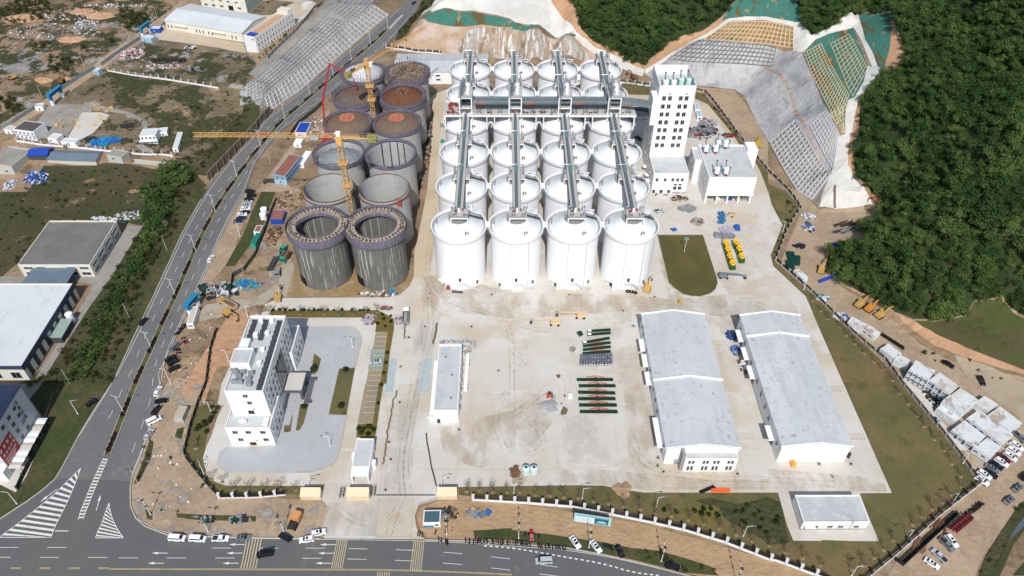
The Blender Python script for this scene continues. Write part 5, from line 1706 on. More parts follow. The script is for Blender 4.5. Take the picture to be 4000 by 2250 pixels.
t = T('warehouse','white gabled warehouse with blank front gable, nearer the fence and lawn','warehouse',group='large white warehouses')
shed(t,93.7,117.3,150.2,213.0,9.0,2.2)
verge(t,93.7,117.3,201.3,9.0,2.2)
ridge(t,105.5,150.4,212.8,11.2)
verge(t,93.7,117.3,150.05,8.9,2.2,.7,.4)
verge(t,93.7,117.3,213.1,8.9,2.2,.7,.4)
for y in (159,187,196.5,206):
 canopy(t,93.68,y,4.8)
for y in (154,165,170,176,182,191,201.5,209):
 win(t,93.66,y,5.4,1.4,1.6,LFT)
# ---- pump house
t = T('pump_house','low white flat-roofed pump house on its own slab in the lawn','building')
block(t,94.7,115.8,124.5,134.3,0,4.6,par=.35,roof=mat('stained_roof',(.43,.45,.455),[('n',.25,(.52,.53,.53),.45,.62,.85),('n',.12,(.30,.315,.325),.55,.70,.8)],.8,coords='obj'))
MB().box(94.6,115.9,124.44,124.5,0,.45).box(94.64,94.7,124.5,134.3,0,.45).obj('plinth',BLACK,t)
for x in (99.3,103.9,107.3,112.3):
 win(t,x,124.46,1.9,1.6,1.3)
MB().box(-1.3,1.3,-.12,0,0,2.4).obj('door',plain('door_grey',(112,118,124),.6),t,(97.0,124.46,0))
MB().box(-1.7,1.7,-1.3,0,2.7,2.9).obj('door_canopy',WALLW,t,(97.0,124.46,0))
for x in (102.2,108.8):
 MB().box(-.4,.4,-.5,0,0,.6).obj('air_unit',SHADEW,t,(x,124.44,3.0))
MB().beam((110.5,124.3,0),(110.5,124.3,5.5),.16).obj('drain_pipe',STEEL,t)
# ---- office
t = T('office_building','white office block with solar panels on its roof and lower wings','building')
block(t,-97.0,-81.5,157.4,171.4,0,10.3,par=.8)
block(t,-95.6,-82.5,163.3,199.4,0,22.9,par=.9)
block(t,-94.0,-81.2,192.2,206.6,0,10.3,par=.8)
block(t,-95.9,-89.2,173.6,180.6,21.9,25.4,name='penthouse',rn='penthouse_roof',par=.3)
MB().box(-95.2,-92.0,182.4,186.5,21.9,24.2).obj('stair_head',WALLW,t)
win(t,-89.0,163.26,20.3,1.5,1.5)
win(t,-88.4,163.26,16.6,1.5,1.5)
for x in (-94.0,-89.4,-84.4):
 win(t,x,157.36,7.8,1.7,1.6)
for x in (-93.0,-84.2):
 win(t,x,157.36,3.6,1.7,1.6)
MB().box(-1.1,1.1,-.12,0,0,2.4).obj('door',GLASS,t,(-89.2,157.36,.4))
MB().box(-1.9,1.9,-1.4,0,0,.3).obj('door_canopy',WALLW,t,(-89.2,157.38,3.9))
MB().box(-1.9,1.9,-1.4,0,0,.3).obj('door_canopy',WALLW,t,(-89.4,163.28,14.0))
MB().box(-1.0,1.0,-.12,0,0,2.3).obj('door',GLASS,t,(-89.0,163.27,10.4))
for y in (166,169.3,172.6,175.5,188.5,191.5,194.5,197.4):
 for z in ((20.2,16.7,13.2) if not 172 < y < 192 else (20.2,16.7,13.2,9.7,6.2)):
  win(t,-82.46,y,z,1.35,1.7,RGT)
for y in (178.4,181.0,183.6,186.0):
 MB().box(-.06,.1,-1.0,1.0,-6,6).obj('tall_window',GLASS,t,(-82.46,y,12.5))
for y in (159.2,162.4,165.6,168.8,194.4,197.6,200.8,204):
 for z in (3.6,7.3):
  win(t,-81.46 if y < 180 else -81.16,y,z,1.3,1.6,RGT)
MB().box(-82.48,-75.2,177.3,186.7,4.6,5.3).box(-82.48,-75.2,177.3,177.6,5.3,5.7).box(-82.48,-75.2,186.4,186.7,5.3,5.7).box(-75.5,-75.2,177.6,186.4,5.3,5.7).obj('porch',plain('stone_dark',(88,90,94),.6),t)
MB().box(-81.9,-75.55,177.65,186.35,5.3,5.42).obj('porch_roof',PALEC,t)
for y in (178.4,185.6):
 MB().box(-.5,.5,-.7,.7,0,4.6).obj('porch_pier',plain('stone_dark',(88,90,94),.6),t,(-76.0,y,0))
sp = MB()
for k in range(6):
 sp.box(-75.1 + k * .38,-74.72 + k * .38 + .002,177.0,187.0,0,.9 - k * .15)
sp.obj('entrance_steps',plain('step_grey',(104,106,110),.8),t)
for y in (176.0,187.0):
 MB().box(-75.1,-72.4,y,y + 1,0,1.1).obj('step_cheek',plain('stone_dark',(88,90,94),.6),t)
MB().box(-81.4,-78.5,166,177.2,0,.25).box(-81.4,-78.5,186.8,196,0,.25).obj('access_ramp',PAVE,t)
# solar panels, vents and air units stand on the roof
pm = MB()
pm.add([(-.85,-1.0,.25),(.85,-1.0,.25),(.85,1.0,1.25),(-.85,1.0,1.25),(-.85,-1.0,.32),(.85,-1.0,.32),(.85,1.0,1.32),(-.85,1.0,1.32)],
  [(3,2,1,0),(4,5,6,7),(0,1,5,4),(1,2,6,5),(2,3,7,6),(3,0,4,7)])
PANEL = mat('solar_cell',(.022,.023,.030),[('g',(.42,.42,0),.04,(.09,.09,.11),.8)],.5,coords='obj',spec=.2)
pmesh = pm.mesh('panel',PANEL)
pf = MB()
for x in (-.8,.8):
 pf.beam((x,.95,0),(x,.95,1.25),.08).beam((x,-.95,0),(x,-.95,.25),.08)
pfm = pf.mesh('stand',STEEL)
for row,(x,ys) in enumerate(((-84.2,[164.8 + 2.55 * k for k in range(13)]),(-89.2,[188.2 + 2.55 * k for k in range(4)]),(-93.4,[188.2 + 2.55 * k for k in range(4)]))):
 for y in ys:
  p = T('solar_panel',('dark solar panel in the long row along the right roof edge of the office','dark solar panel in the middle short row on the office roof','dark solar panel in the left short row on the office roof')[row],'solar panel',(x,y,22.0),0,'solar panels on the office roof')
  inst(pmesh,'panel',p)
  inst(pfm,'stand',p)
vb = MB().box(-.6,.6,-.6,.6,0,1.0).box(-.8,.8,-.8,.8,1.0,1.2).mesh('roof_vent',SHADEW)
for k,(x,y,s_) in enumerate(((-91.2,197.2,'at the far roof end'),(-87.2,196.8,'between two solar rows at the far end'),(-87.4,190.6,'beside the middle solar row'),(-91.4,189.8,'between the two short solar rows'),(-87.2,182.5,'in the middle of the roof'),(-91.6,182.0,'beside the stair head'),(-86.8,176.2,'beside the penthouse'))):
 tag(inst(vb,'roof_vent',None,(x,y,21.98),rnd.uniform(-.2,.2)),f"white box vent on the office roof {s_}",'roof vent','box vents on the office roof')
au = MB().box(-.95,.95,-.45,.45,.2,1.9)
for k in (-.5,.5):
 au.cyl(k,0,1.9,2.0,.38,n=12)
aum = au.mesh('air_conditioner',plain('ac_grey',(150,156,160),.5,.2))
for k,(x,y) in enumerate(((-93.6,171.5),(-91.4,171.6),(-92.2,169.8),(-93.2,167.4),(-91.2,167.2),(-88.4,171.2),(-88.6,168.6),(-87.9,166.2),(-94.6,172.2))):
 tag(inst(aum,'air_conditioner',None,(x,y,21.98),rnd.choice((0,0,.1))),'grey outdoor air conditioner in the cluster at the front of the office roof','air conditioner','air conditioners on the office roof')
o = MB().lathe([(.02,1.3),(.9,1.2),(1.0,.75),(.9,.4),(.02,.3)],16).obj('lying_tank',SHADEW,None,(-91.4,160.2,9.4),0,True)
o.scale = (1.5,.7,1)
tag(o,'white oval tank on the low front roof of the office','tank')
tag(MB().box(-.7,.7,-1.6,1.6,0,.9).box(-.9,.9,-1.8,1.8,.9,1.05).obj('roof_hatch',WALLW,None,(-83.4,160.0,9.4)),'white hatch box on the low front roof of the office','roof hatch')
# ---- gatehouse
t = T('gatehouse','small white flat-roofed gatehouse with open front porch at the entrance','gatehouse')
block(t,-52.3,-46.3,145.6,157.0,0,4.6,par=.35)
MB().box(-52.3,-46.3,142.0,145.58,3.9,4.6).obj('porch_roof',WALLW,t)
for x in (-52.0,-46.6):
 MB().box(-.25,.25,-.25,.25,0,3.9).obj('porch_column',WALLW,t,(x,142.3,0))
MB().box(-1.2,0,-1.2,1.2,0,2.6).obj('bay_window',WALLW,t,(-52.3,151.6,0))
MB().box(0,1.3,-1.2,1.2,0,2.6).obj('bay_window',WALLW,t,(-46.3,148.6,0))
for y in (148.6,):
 win(t,-44.96,y,1.7,1.5,1.0,RGT)
for y in (146.6,150.8,154.2):
 win(t,-46.26,y,2.4,1.3,1.4,RGT)
for y in (147.5,155):
 win(t,-52.34,y,2.4,1.3,1.4,LFT)
for x in (-50.6,-48):
 win(t,x,145.56,2.2,1.2,1.5)
# ---- weigh house
t = T('weigh_house','long white flat-roofed weigh house beside the yard road','building')
block(t,-26.2,-17.4,167.1,199.0,0,7.4,par=.5)
MB().box(-28.0,-26.22,167.8,195,0,2.6).obj('side_passage',WALLW,t)
MB().box(-28.4,-24.0,166.4,167.08,3.6,3.9).obj('door_canopy',WALLW,t)
MB().box(-.6,.6,-.12,0,0,2.2).obj('door',GLASS,t,(-24.6,167.08,0))
for k in range(6):
 win(t,-17.36,170 + k * 4.6,4.6,1.5,1.6,RGT)
 MB().box(0,.5,-.55,.55,0,.9).obj('air_unit',GUTTER,t,(-17.38,172 + k * 4.2,2.2))
MB().box(-.5,.5,-.5,.5,0,.6).obj('roof_box',PALEB,t,(-22.8,196.4,6.9))
for x,y in ((-23.2,192.5),(-20.4,183.6),(-20.2,172.6)):
 MB().cyl(0,0,0,.7,.35,n=12).obj('roof_fan',STEEL,t,(x,y,6.9))
# ---- far white hall behind the silos
t = T('warehouse','far white hall with a pale roof behind the rear silos','warehouse',group='large white warehouses')
b = MB().box(-68,-11.8,421.4,445,0,8.0)
b.obj('wall',WALLW,t)
MB().add([(-68.4,421.0,8.0),(-11.4,421.0,8.0),(-11.4,433,9.6),(-68.4,433,9.6),(-11.4,445.4,8.0),(-68.4,445.4,8.0)],[(0,1,2,3),(3,2,4,5)]).obj('roof',METROOF,t)
for x,z in ((-41.6,5.6),(-41.4,3.0),(-16,5.4),(-22.5,4.2),(-55,5.6),(-55,3)):
 win(t,x,421.36,z,2.6,.9,0,0)
# ---- gate booths under tarpaulin
for k,(x0,x1,lab) in enumerate(((-68.3,-61.5,'left of the inner lane'),(-53.0,-45.5,'in the middle of the entrance'),(-23.1,-16.4,'right of the wide entrance'))):
 m_ = MB()
 m_.add([(x0,135.5,0),(x1,135.5,0),(x1,135.4,2.3),(x0,135.4,2.3),(x0 + .1,138.0,3.9),(x1 - .1,138.0,3.9),(x1,138.3,0),(x0,138.3,0)],
   [(0,1,2,3),(3,2,5,4),(4,5,6,7),(0,3,4,7),(1,6,5,2)])
 t = T('gate_pier',f"beige sheeted gate pier block {lab}",'gate pier',group='beige gate pier blocks')
 m_.obj('cover_sheet',mat('beige_sheet',(.66,.54,.37),[('n',.3,(.59,.47,.31),.42,.65,.7),('n',1.5,(.70,.59,.43),.5,.75,.6)],.7,coords='obj',bump=.15,bscale=1),t)
 MB().box(x0 + .3,x1 - .3,135.8,138.1,0,.3).obj('footing',CRAW,t)
# ================================================================== slopes
def lattice_slope(label,bot,top,nu,nv,mt,wd=.42,h=.35,sub=2,cat='retaining grid'):
 """concrete beam grid lying on a slope between two image lines"""
 def at(line,t):
  L_ = [math.dist(px(*a),px(*b)) for a,b in zip(line,line[1:])]
  q = t * sum(L_)
  for (a,b),d in zip(zip(line,line[1:]),L_):
   if q <= d + 1e-9:
    u,v = px(*a),px(*b)
    return (u[0] + (v[0] - u[0]) * q / d,u[1] + (v[1] - u[1]) * q / d)
   q -= d
  return px(*line[-1])
 B,T_ = toks(bot),toks(top)
 nodes = {}
 for i in range(nu * sub + 1):
  b,t = at(B,i / (nu * sub)),at(T_,i / (nu * sub))
  for j in range(nv * sub + 1):
   if i % sub and j % sub:
    continue
   f = j / (nv * sub)
   p = PT('S',b[0] + (t[0] - b[0]) * f,b[1] + (t[1] - b[1]) * f)
   nodes[i,j] = Vector((p[0],p[1],p[2] + h * .5))
 mb = MB()
 for (i,j),p in nodes.items():
  for di,dj in ((1,0),(0,1)):
   q = nodes.get((i + di,j + dj))
   if q is not None and ((di and j % sub == 0) or (dj and i % sub == 0)):
    e = (q - p) * .02
    mb.beam(p - e,q + e,wd * (1 if di else .97),h * (1 if di else .94))
 return tag(mb.obj('slope_grid',mt),label,cat,'concrete grids on the slopes')

GRIDC = mat('grid_concrete',(.46,.46,.455),[('n',.2,(.36,.36,.35),.45,.65,.8),('n',1.2,(.54,.53,.52),.5,.75,.5)],.9)
GRIDD = mat('grid_weathered',(.17,.17,.168),[('n',.3,(.27,.265,.26),.45,.65,.8)],.9)
GRIDO = mat('grid_ochre',(.58,.46,.28),[('n',.3,(.48,.35,.19),.45,.65,.8)],.9)
LSL = mat('left_slope',(.31,.31,.305),[('n',.06,(.38,.375,.365),.42,.6,.85),('n',.2,(.29,.285,.27),.5,.68,.8,(1,.4,1),28),('n',.5,(.36,.31,.24),.58,.72,.7)],.95,bump=.4,bscale=.6)
WEDGE = mat('slope_infill',(.27,.265,.255),[('n',.08,(.36,.35,.33),.42,.6,.85),('n',.35,(.17,.16,.14),.5,.68,.8),('n',.15,(.26,.19,.12),.58,.7,.7)],.95,bump=.4,bscale=.6)
reg('slope',"B -90,860 95,850 330,690 560,485 700,365 860,232 1010,112 880,35 760,135 600,275 330,515 180,640 60,745 -60,800",WEDGE,1)
reg('slope',"B -120,800 60,745 180,640 330,515 600,275 760,135 870,40 920,-40 660,-40 560,90 400,240 200,430 0,600 -120,690",LSL,1)
reg('slope',"B 0,600 200,430 400,240 560,90 640,-40 560,-40 470,80 300,230 120,400 -60,560",OLDC,2)
lattice_slope('steep grey concrete grid beside the road, lowest of the left slope',"B 100,845 330,690 560,485 700,365 860,232 1000,118","B 70,740 330,520 600,280 690,190 780,125 880,45",34,4,GRIDC,.62,.8)
lattice_slope('long pale concrete grid on the upper half of the left slope',"B -60,790 60,735 330,505 600,262 700,170","B -60,640 0,600 200,430 400,240 520,130",30,6,GRIDD,.4,.3,1)
lattice_slope('pale concrete grid at the top end of the left slope',"B 710,165 780,110 900,0","B 570,80 640,15 680,-30",9,6,GRIDD,.4,.3,1)
reg('slope',"B 1000,385 1240,398 1500,425 1932,445 C 300,450 600,472 800,515 700,405 480,270 350,282 200,240 0,215 B 1932,205 1600,202 1400,190 1290,165 1230,155 1150,270 1050,335",CUT,1)
reg('slope',"B 1510,350 1600,235 1700,205 1932,205 C 0,225 230,250 330,330 560,400 640,470 600,470 300,448 0,455 B 1932,440 1700,428 1540,405",STREAK,2)
reg('slope',"B 1240,118 1400,-40 1932,-60 C 260,-60 290,10 480,245 485,262 250,222 100,186 0,158 B 1932,150 1800,112 1640,80 1500,76 1330,92",SHOTW,2)
reg('green_net',"B 1260,130 1330,98 1500,84 1640,92 1800,126 1932,156 C 100,196 250,232 440,258 486,268 470,280 300,264 100,238 0,218 B 1932,206 1600,200 1400,186 1290,160",NET,3)
reg('drain_path',"C 215,-40 265,-40 300,20 490,250 700,385 1000,525 985,580 860,535 680,415 470,285 480,262 270,30",SHOTW,4)
reg('red_margin',"C 265,-40 440,-40 440,0 520,220 610,310 720,340 870,455 960,480 1000,525 700,388 490,250 300,20",RED,1)
reg('red_margin',"C 990,500 1090,410 1180,330 1290,270 1440,235 1600,125 1760,-10 1932,-30 1932,130 1640,150 1400,300 1180,420 1000,530",RED,1)
reg('verge_scrub',"B 1050,300 1080,225 1200,100 1300,-40 1400,-40 1240,115 1150,245 1080,300",SCRUB,3)
reg('slope',"C 990,545 1180,440 1400,300 1640,150 1932,140 D 190,180 260,410 345,605 460,845 545,1025 490,1290 480,1449 H 390,118 330,60 D 215,1449 120,1290 40,1140 0,1060 C 1910,1020 1850,930 1790,800 1740,710 1690,680 1560,660 1380,648 1060,600",SHOT,1)
reg('slope',"C 1440,290 1660,165 1932,160 D 195,200 195,375 C 1932,335 1640,308",mat('pit_soil',(.24,.145,.075),[('n',.2,(.32,.21,.12),.45,.65,.8),('n',.15,(.05,.12,.08),.58,.66,.8)],.95),2)
reg('drain_path',"C 1000,530 1180,415 1400,290 1640,140 1932,130 D 100,150 190,165 195,200 100,180 C 1932,158 1650,166 1430,300 1200,425 1010,560",SHOTW,3)
reg('slope_top',"D 180,175 255,165 325,270 500,195 680,100 695,190 640,212 360,300 262,400 190,395 195,200",SHOTW,3)
reg('drain_path',"D 640,200 690,150 730,300 790,400 845,525 800,525 740,400",SHOTW,3)
reg('drain_path',"D 750,500 848,515 830,560 760,650 672,790 632,1000 605,1100 602,1240 640,1330 740,1449 H 790,95 700,112 510,132 390,118 400,40 D 470,1320 492,1250 522,1040 580,1015 600,760 655,738 720,620",SHOTW,3)
reg('green_net',"D 640,212 360,300 262,405 460,842 570,1025 600,760 655,738 720,620 750,500",NET,2)
reg('green_net',"D 690,115 740,98 860,88 930,100 925,250 915,380 880,500 845,520 790,400 730,300",NET,1)
reg('green_net',"C 1580,155 1700,0 1740,-60 1932,-60 D 180,-60 215,10 255,170 190,170 100,150 C 1932,130 1640,140",NET,2)
reg('red_margin',"D 925,150 985,300 1035,440 960,525 880,500 915,380",RED,2)
reg('red_margin',"D 672,790 690,850 690,1000 650,1080 625,1200 640,1330 602,1240 605,1100 632,1000",RED,2)
line = [(p[0],p[1]) for p in PTS("D -20,505 60,540 130,620 190,780 270,940 340,1080 400,1230 480,1320")]
drape('slope_ledge',strip(smooth_line(line,2),1.1),CUT,3)
line = [(p[0],p[1]) for p in PTS("H 505,125 500,-10 D 505,1400")]
drape('drain_stain',strip(line,1.2),mat('drain_dark',(.16,.12,.09),[],.9),5)
lattice_slope('ochre framed grid high on the far slope beside the green netting',"C 1450,300 1640,310 1932,335 D 190,365","C 1640,172 1760,162 1932,168 D 190,205",19,5,GRIDO,.5,.6)
lattice_slope('grey concrete grid below the ochre grid on the far slope',"C 1180,450 1400,470 1700,480 1932,500 D 30,500","C 1400,310 1560,315 1932,345 D 60,365",21,5,GRIDD,.5,.5)
lattice_slope('short grey grid just behind the white tower',"C 1160,530 1250,540 1480,560","C 1190,445 1300,455 1500,475",8,3,GRIDC,.4,.3,1)
lattice_slope('ochre framed grid over green netting on the right slope',"D 270,400 345,590 450,800 520,940","D 400,330 470,480 560,640 612,715",22,6,GRIDO,.34,.35)
lattice_slope('ochre framed grid over netting nearest the crest path',"D 470,330 540,500 600,660 640,725","D 610,260 660,350 720,460 748,520",13,5,GRIDO,.34,.35)
lattice_slope('low end of the ochre framed grid beside the pale path',"D 470,860 520,950 560,1010","D 590,790 585,880 575,1000",6,4,GRIDO,.4,.3,1)
lattice_slope('dark grey concrete grid at the foot of the right slope',"D 15,1085 120,1285 215,1440 H 330,60","D 205,915 290,1060 380,1215 465,1330",17,7,GRIDC,.75,.9)
lattice_slope('pale grey grid above the ledge of the right slope',"D 315,955 380,1080 440,1200 490,1285","D 430,845 470,910 520,1000 525,1050",11,6,GRIDC,.55,.6)
# retaining wall by the road
line = resample([(p[0],p[1]) for p in PTS("B 95,850 20,925 A 1932,975 1750,1160 1560,1360")],3)
t = T('retaining_wall','brown stone retaining wall with ribs along the left side of the road','retaining wall')
mb,rb = MB(),MB()
for a,b in zip(line,line[1:]):
 mb.beam((a[0] + .9,a[1],2.4),(b[0] + .9,b[1],2.4),.7,5.8)
mb.obj('wall',mat('brown_stone',(.165,.135,.105),[('n',.3,(.12,.10,.08),.45,.65,.8),('n',1.5,(.22,.185,.15),.5,.7,.6),('n',.2,(.08,.085,.045),.58,.72,.7)],.95),t)
for x,y,a in walk(line,6):
 MB().rbox(0,0,2.5,.5,.6,5.7).obj('rib',plain('rib_brown',(112,98,84),.9),t,(x + 1.4,y,0),a)

# ================================================================== fences
def fence(label,s,step=4.6,post_h=2.4,post_w=.55,base_h=.6,rail=True,pm=None,bm=None,rm=None,base_w=.32,name='boundary_fence',cat='fence',off=0.0):
 line = [(p[0],p[1]) for p in PTS(s)]
 fine = resample(line,4)
 t = T(name,label,cat,(fine[0][0],fine[0][1],zt(*fine[0])))
 o = Vector((fine[0][0],fine[0][1],zt(*fine[0])))
 bm = bm or SHADEW
 pm = pm or plain('post_grey',(206,208,208),.7)
 rm = rm or BLACK
 b,r = MB(),MB()
 for p,q in zip(fine,fine[1:]):
  P0,P1 = Vector((p[0],p[1],zt(*p))) - o,Vector((q[0],q[1],zt(*q))) - o
  up = Vector((0,0,1))
  b.beam(P0 + up * (base_h / 2 - .3),P1 + up * (base_h / 2 - .3),base_w,base_h + .6)
  if rail:
   for hh in (.15,.5,.85):
    z = base_h + (post_h - base_h - .2) * hh
    r.beam(P0 + up * z,P1 + up * z,.07)
   k = max(1,int((P1 - P0).length / .36))
   for i in range(k):
    w_ = P0.lerp(P1,(i + .5) / k)
    r.beam(w_ + up * base_h,w_ + up * (post_h - .3),.19)
 b.obj('base_wall',bm,t)
 if rail:
  r.obj('railing',rm,t)
 pmsh = MB().box(-post_w / 2,post_w / 2,-post_w / 2,post_w / 2,-.4,post_h).box(-post_w / 2 - .08,post_w / 2 + .08,-post_w / 2 - .08,post_w / 2 + .08,post_h,post_h + .12).mesh('post',pm)
 for x,y,a in walk(line,step)[:100]:
  inst(pmsh,'post',t,(x - o.x,y - o.y,zt(x,y) - o.z),a)
 return t

fence('long white based fence with pale posts and black railings along the front lawn',"J 1640,878 1932,895 K 130,902 460,930 740,985 1040,1045 1300,1105 1600,1195 1932,1325 L 60,1335 250,1405 460,1480",4.6,3.1,.85,.9,base_w=.55)
fence('short black railed fence before the office lawn, left of the booths',"I 1660,862 1932,858 J 225,838",4.6,2.8,.8,.5)
fence('dark stone fence running down the left side of the office lawn',"I 1660,862 1570,770 1470,650 1400,555 1395,520 1440,330 1500,150 1560,0 E 1590,1200 1640,1040",4.4,2.3,.5,.9,pm=plain('post_dark',(98,96,92),.8),bm=plain('wall_dark',(92,88,82),.9))
fence('dark railed fence on a broad pale kerb beside the lower right dirt lot',"L 640,1560 770,1445 950,1300 1130,1140 1300,985 1460,860 1595,755",4.6,2.5,.6,.7,base_w=.9,pm=plain('post_dark',(98,96,92),.8),bm=PALEC)
fence('grey posted wall between the big lawn and the container cabins',"L 1590,745 1500,620 1350,420 1200,235 1000,-5 H 880,1275 760,1175 640,1070 500,935 330,765 170,625 60,530",4.7,2.4,.6,1.0,pm=plain('post_mid',(172,168,164),.8),bm=plain('wall_beige',(186,174,160),.9))
fence('grey posted wall beside the dirt turning yard on the right',"H 55,522 95,420 130,320 190,210 245,135 190,50 140,-10 T 1208,1100 1060,920 940,775",4.6,2.4,.55,1.0,pm=plain('post_mid',(172,168,164),.8),bm=plain('wall_beige',(186,174,160),.9))
fence('posted fence curving along the lane behind the tower',"T 925,755 820,610 740,500 660,395 610,345 528,328",4.6,2.4,.55,.8,pm=plain('post_mid',(172,168,164),.8),bm=plain('wall_beige',(186,174,160),.9))
fence('white posted fence on the grass behind the silos',"R 1030,545 1200,562 1530,610",4.6,2.6,.6,.8)
fence('pale fence along the foot of the cut slope behind the unfinished silos',"B 985,362 1060,372 1140,382 1250,398 1400,408",4.6,2.6,.6,.7)
fence('white concrete posts on a low wall across the middle of the weedy yard',"A 818,538 1000,572 1300,610 1650,668",5.0,2.6,.45,.8,rail=False)
fence('white concrete posts on a low wall in front of the yard cabins',"A 130,1068 300,1095 600,1120 900,1150 1310,1182",5.0,2.6,.45,.8,rail=False)
GBW = mat('blue_grey_sheet',(.20,.25,.28),[('g',(2.0,2.0,0),.08,(.14,.17,.19),.7),('n',.3,(.26,.30,.32),.45,.7,.7)],.7,coords='obj')
for s,lab in (("A -20,1010 100,935 270,825",'blue grey sheet hoarding beside the lower end of the dirt road'),("A 470,680 600,595 720,520",'blue grey sheet hoarding between the two blue gates'),("A 770,500 900,405 1060,300",'blue grey sheet hoarding by the dump yard near the far gate')):
 fence(lab,s,3.0,2.4,.12,2.3,rail=False,pm=STEEL,bm=GBW,base_w=.12,name='site_hoarding',cat='hoarding')
for s,lab in (("E 1740,800 1760,640 1850,590 1932,480 F 60,330 120,150 160,60",'dark hoarding wall winding beside the silo site clutter'),("B 60,1395 90,1380 240,1385",'dark green hoarding before the red roofed site cabin'),("B 240,1060 320,940 450,840 500,790",'dark hoarding along the road above the pump truck'),("E 880,240 960,246",'green fence panel at the corner of the flat grey factory')):
 fence(lab,s,3.0,2.4,.12,2.3,rail=False,pm=DSTEEL,bm=mat('hoarding_dark',(.045,.058,.058),[('n',.4,(.07,.09,.085),.45,.7,.8)],.7,coords='obj'),base_w=.14,name='site_hoarding',cat='hoarding')
fence('dark wall between the road verge and the corner shop block',"I 135,800 180,700 250,570 320,420 370,280",5,2.2,.4,2.0,rail=False,pm=plain('post_dark',(98,96,92),.8),bm=plain('wall_black',(52,52,50),.9))
fence('long concrete wall on the terrace edge above the gridded slope',"b 1370,1200 1500,1060 1700,860 1960,620 2200,330 2480,60",5,2.4,.4,2.2,rail=False,pm=CRAW,bm=mat('wall_conc_dark',(.20,.20,.195),[('n',.3,(.27,.26,.25),.45,.7,.8)],.9,coords='obj'))
fence('green framed silt fence pit along the lower right wall',"L 1440,985 1020,1375 955,1330",3,2.0,.12,1.9,rail=False,pm=DGREEN,bm=plain('net_black',(26,32,30),.9),base_w=.12,name='net_fence',cat='hoarding')
fence('dark green mesh fence between cabins and dirt road',"H 850,1085 1020,1195",3,2.2,.12,2.0,rail=False,pm=DGREEN,bm=plain('net_black',(26,32,30),.9),base_w=.1,name='net_fence',cat='hoarding')

# ================================================================== buildings placed from two base corners
def frame(k,a,b,h=0.0):
 p,q = (P(k,*a,h),P(k,*b,h)) if h is not None and h > 0 else (PT(k,*a),PT(k,*b))
 return Vector(p),math.atan2(q[1] - p[1],q[0] - p[0]),math.dist(p[:2],q[:2])

def bld(name,label,cat,k,a,b,depth,h,wins=(),mt=None,roof=None,par=.5,group=None,gable=0.0,base=None):
 """front wall from image point a to b (left to right); depth behind; windows as (x fraction, z, w, h)"""
 p,rz,L_ = frame(k,a,b)
 z = min(p.z,zt(*PT(k,*b)[:2])) if base is None else base
 t = T(name,label,cat,(p.x,p.y,z),rz,group)
 if gable:
  g = MB()
  y = depth / 2
  g.add([(0,0,-.5),(L_,0,-.5),(L_,depth,-.5),(0,depth,-.5),(0,0,h),(L_,0,h),(L_,depth,h),(0,depth,h),(0,y,h + gable),(L_,y,h + gable)],
    [(0,1,5,4),(2,3,7,6),(1,2,6,9,5),(3,0,4,8,7)])
  g.obj('wall',mt or WALLW,t)
  r = MB()
  for sg in (0,1):
   ye = -.4 if sg == 0 else depth + .4
   ze = h + .1 - gable * .4 / y
   q = [(-.3,ye,ze),(L_ + .3,ye,ze),(L_ + .3,y,h + gable + .1),(-.3,y,h + gable + .1)]
   if sg:
    q = q[::-1]
   r.add(q + [(c[0],c[1],c[2] + .14) for c in q],[(3,2,1,0),(4,5,6,7),(0,1,5,4),(1,2,6,5),(2,3,7,6),(3,0,4,7)])
  r.obj('roof',roof or METROOF,t)
 else:
  block(t,0,L_,0,depth,-.5,h,mt,par=par,roof=roof)
 for w_ in wins:
  win(t,w_[0] * L_,-.03,w_[1],w_[2],w_[3],0,1 if w_[2] > 1.2 else 0)
 return t,L_

CREAM = mat('cream_wall',(.66,.65,.57),[('n',.2,(.58,.565,.49),.45,.7,.7)],.7,coords='obj')
GREYR = mat('bitumen_roof',(.155,.148,.14),[('n',.12,(.19,.18,.17),.42,.63,.8),('n',.8,(.12,.115,.11),.5,.7,.7)],.9,coords='obj')
LRED = mat('rust_red_roof',(.29,.115,.08),[('n',.5,(.22,.09,.065),.45,.68,.8),('g',(.8,0,0),.06,(.2,.08,.06),.5)],.7,coords='obj')
STEELB = mat('steel_blue_roof',(.125,.17,.215),[('g',(1.0,0,0),.08,(.09,.125,.16),.6),('n',.3,(.16,.20,.24),.45,.7,.7)],.6,coords='obj')
WROOF = mat('bright_sheet_roof',(.60,.63,.64),[('n',.05,(.53,.56,.58),.45,.63,.8),('n',.3,(.48,.50,.51),.54,.70,.6,(1,.3,1)),('g',(.9,0,0),.04,(.55,.59,.62),.4)],.5,coords='obj')
# top-left works
t,L_ = bld('factory','long white factory with a pale metal roof on the far left terrace','factory','A',(1262,218),(1842,318),27,5.8,
   [(f,2.2,.8,2.2) for f in (.03,.075,.4,.445,.49,.56,.605,.86,.91)],CREAM,WROOF,gable=2.2)
for f in (.2,.7):
 MB().box(-5,5,-1.3,0,3.6,3.9).obj('door_canopy',CREAM,t,(f * L_,0,0))
 MB().box(-3.4,3.4,-.1,0,0,3.4).obj('loading_door',mat('pale_door',(.62,.61,.50),[],.7),t,(f * L_,0,0))
t,L_ = bld('office_block','white three-storey block with a sandy flat roof beside the far factory','building','b',(955,1045),(1178,1060),42,11.0,
   [(.8,9.2,1.0,.9)],WALLW,mat('sandy_roof',(.50,.32,.19),[('n',.3,(.42,.27,.16),.45,.65,.8)],.9,coords='obj'),par=1.2)
for k in range(13):
 for z in (2.0,5.4,8.9):
  win(t,L_ + .03,2.2 + k * 3.1,z,1.1 if z < 8 else .8,1.5,RGT,0)
MB().box(.2,L_ - .2,36.5,41.8,9.8,12.6).obj('stair_head',CREAM,t)
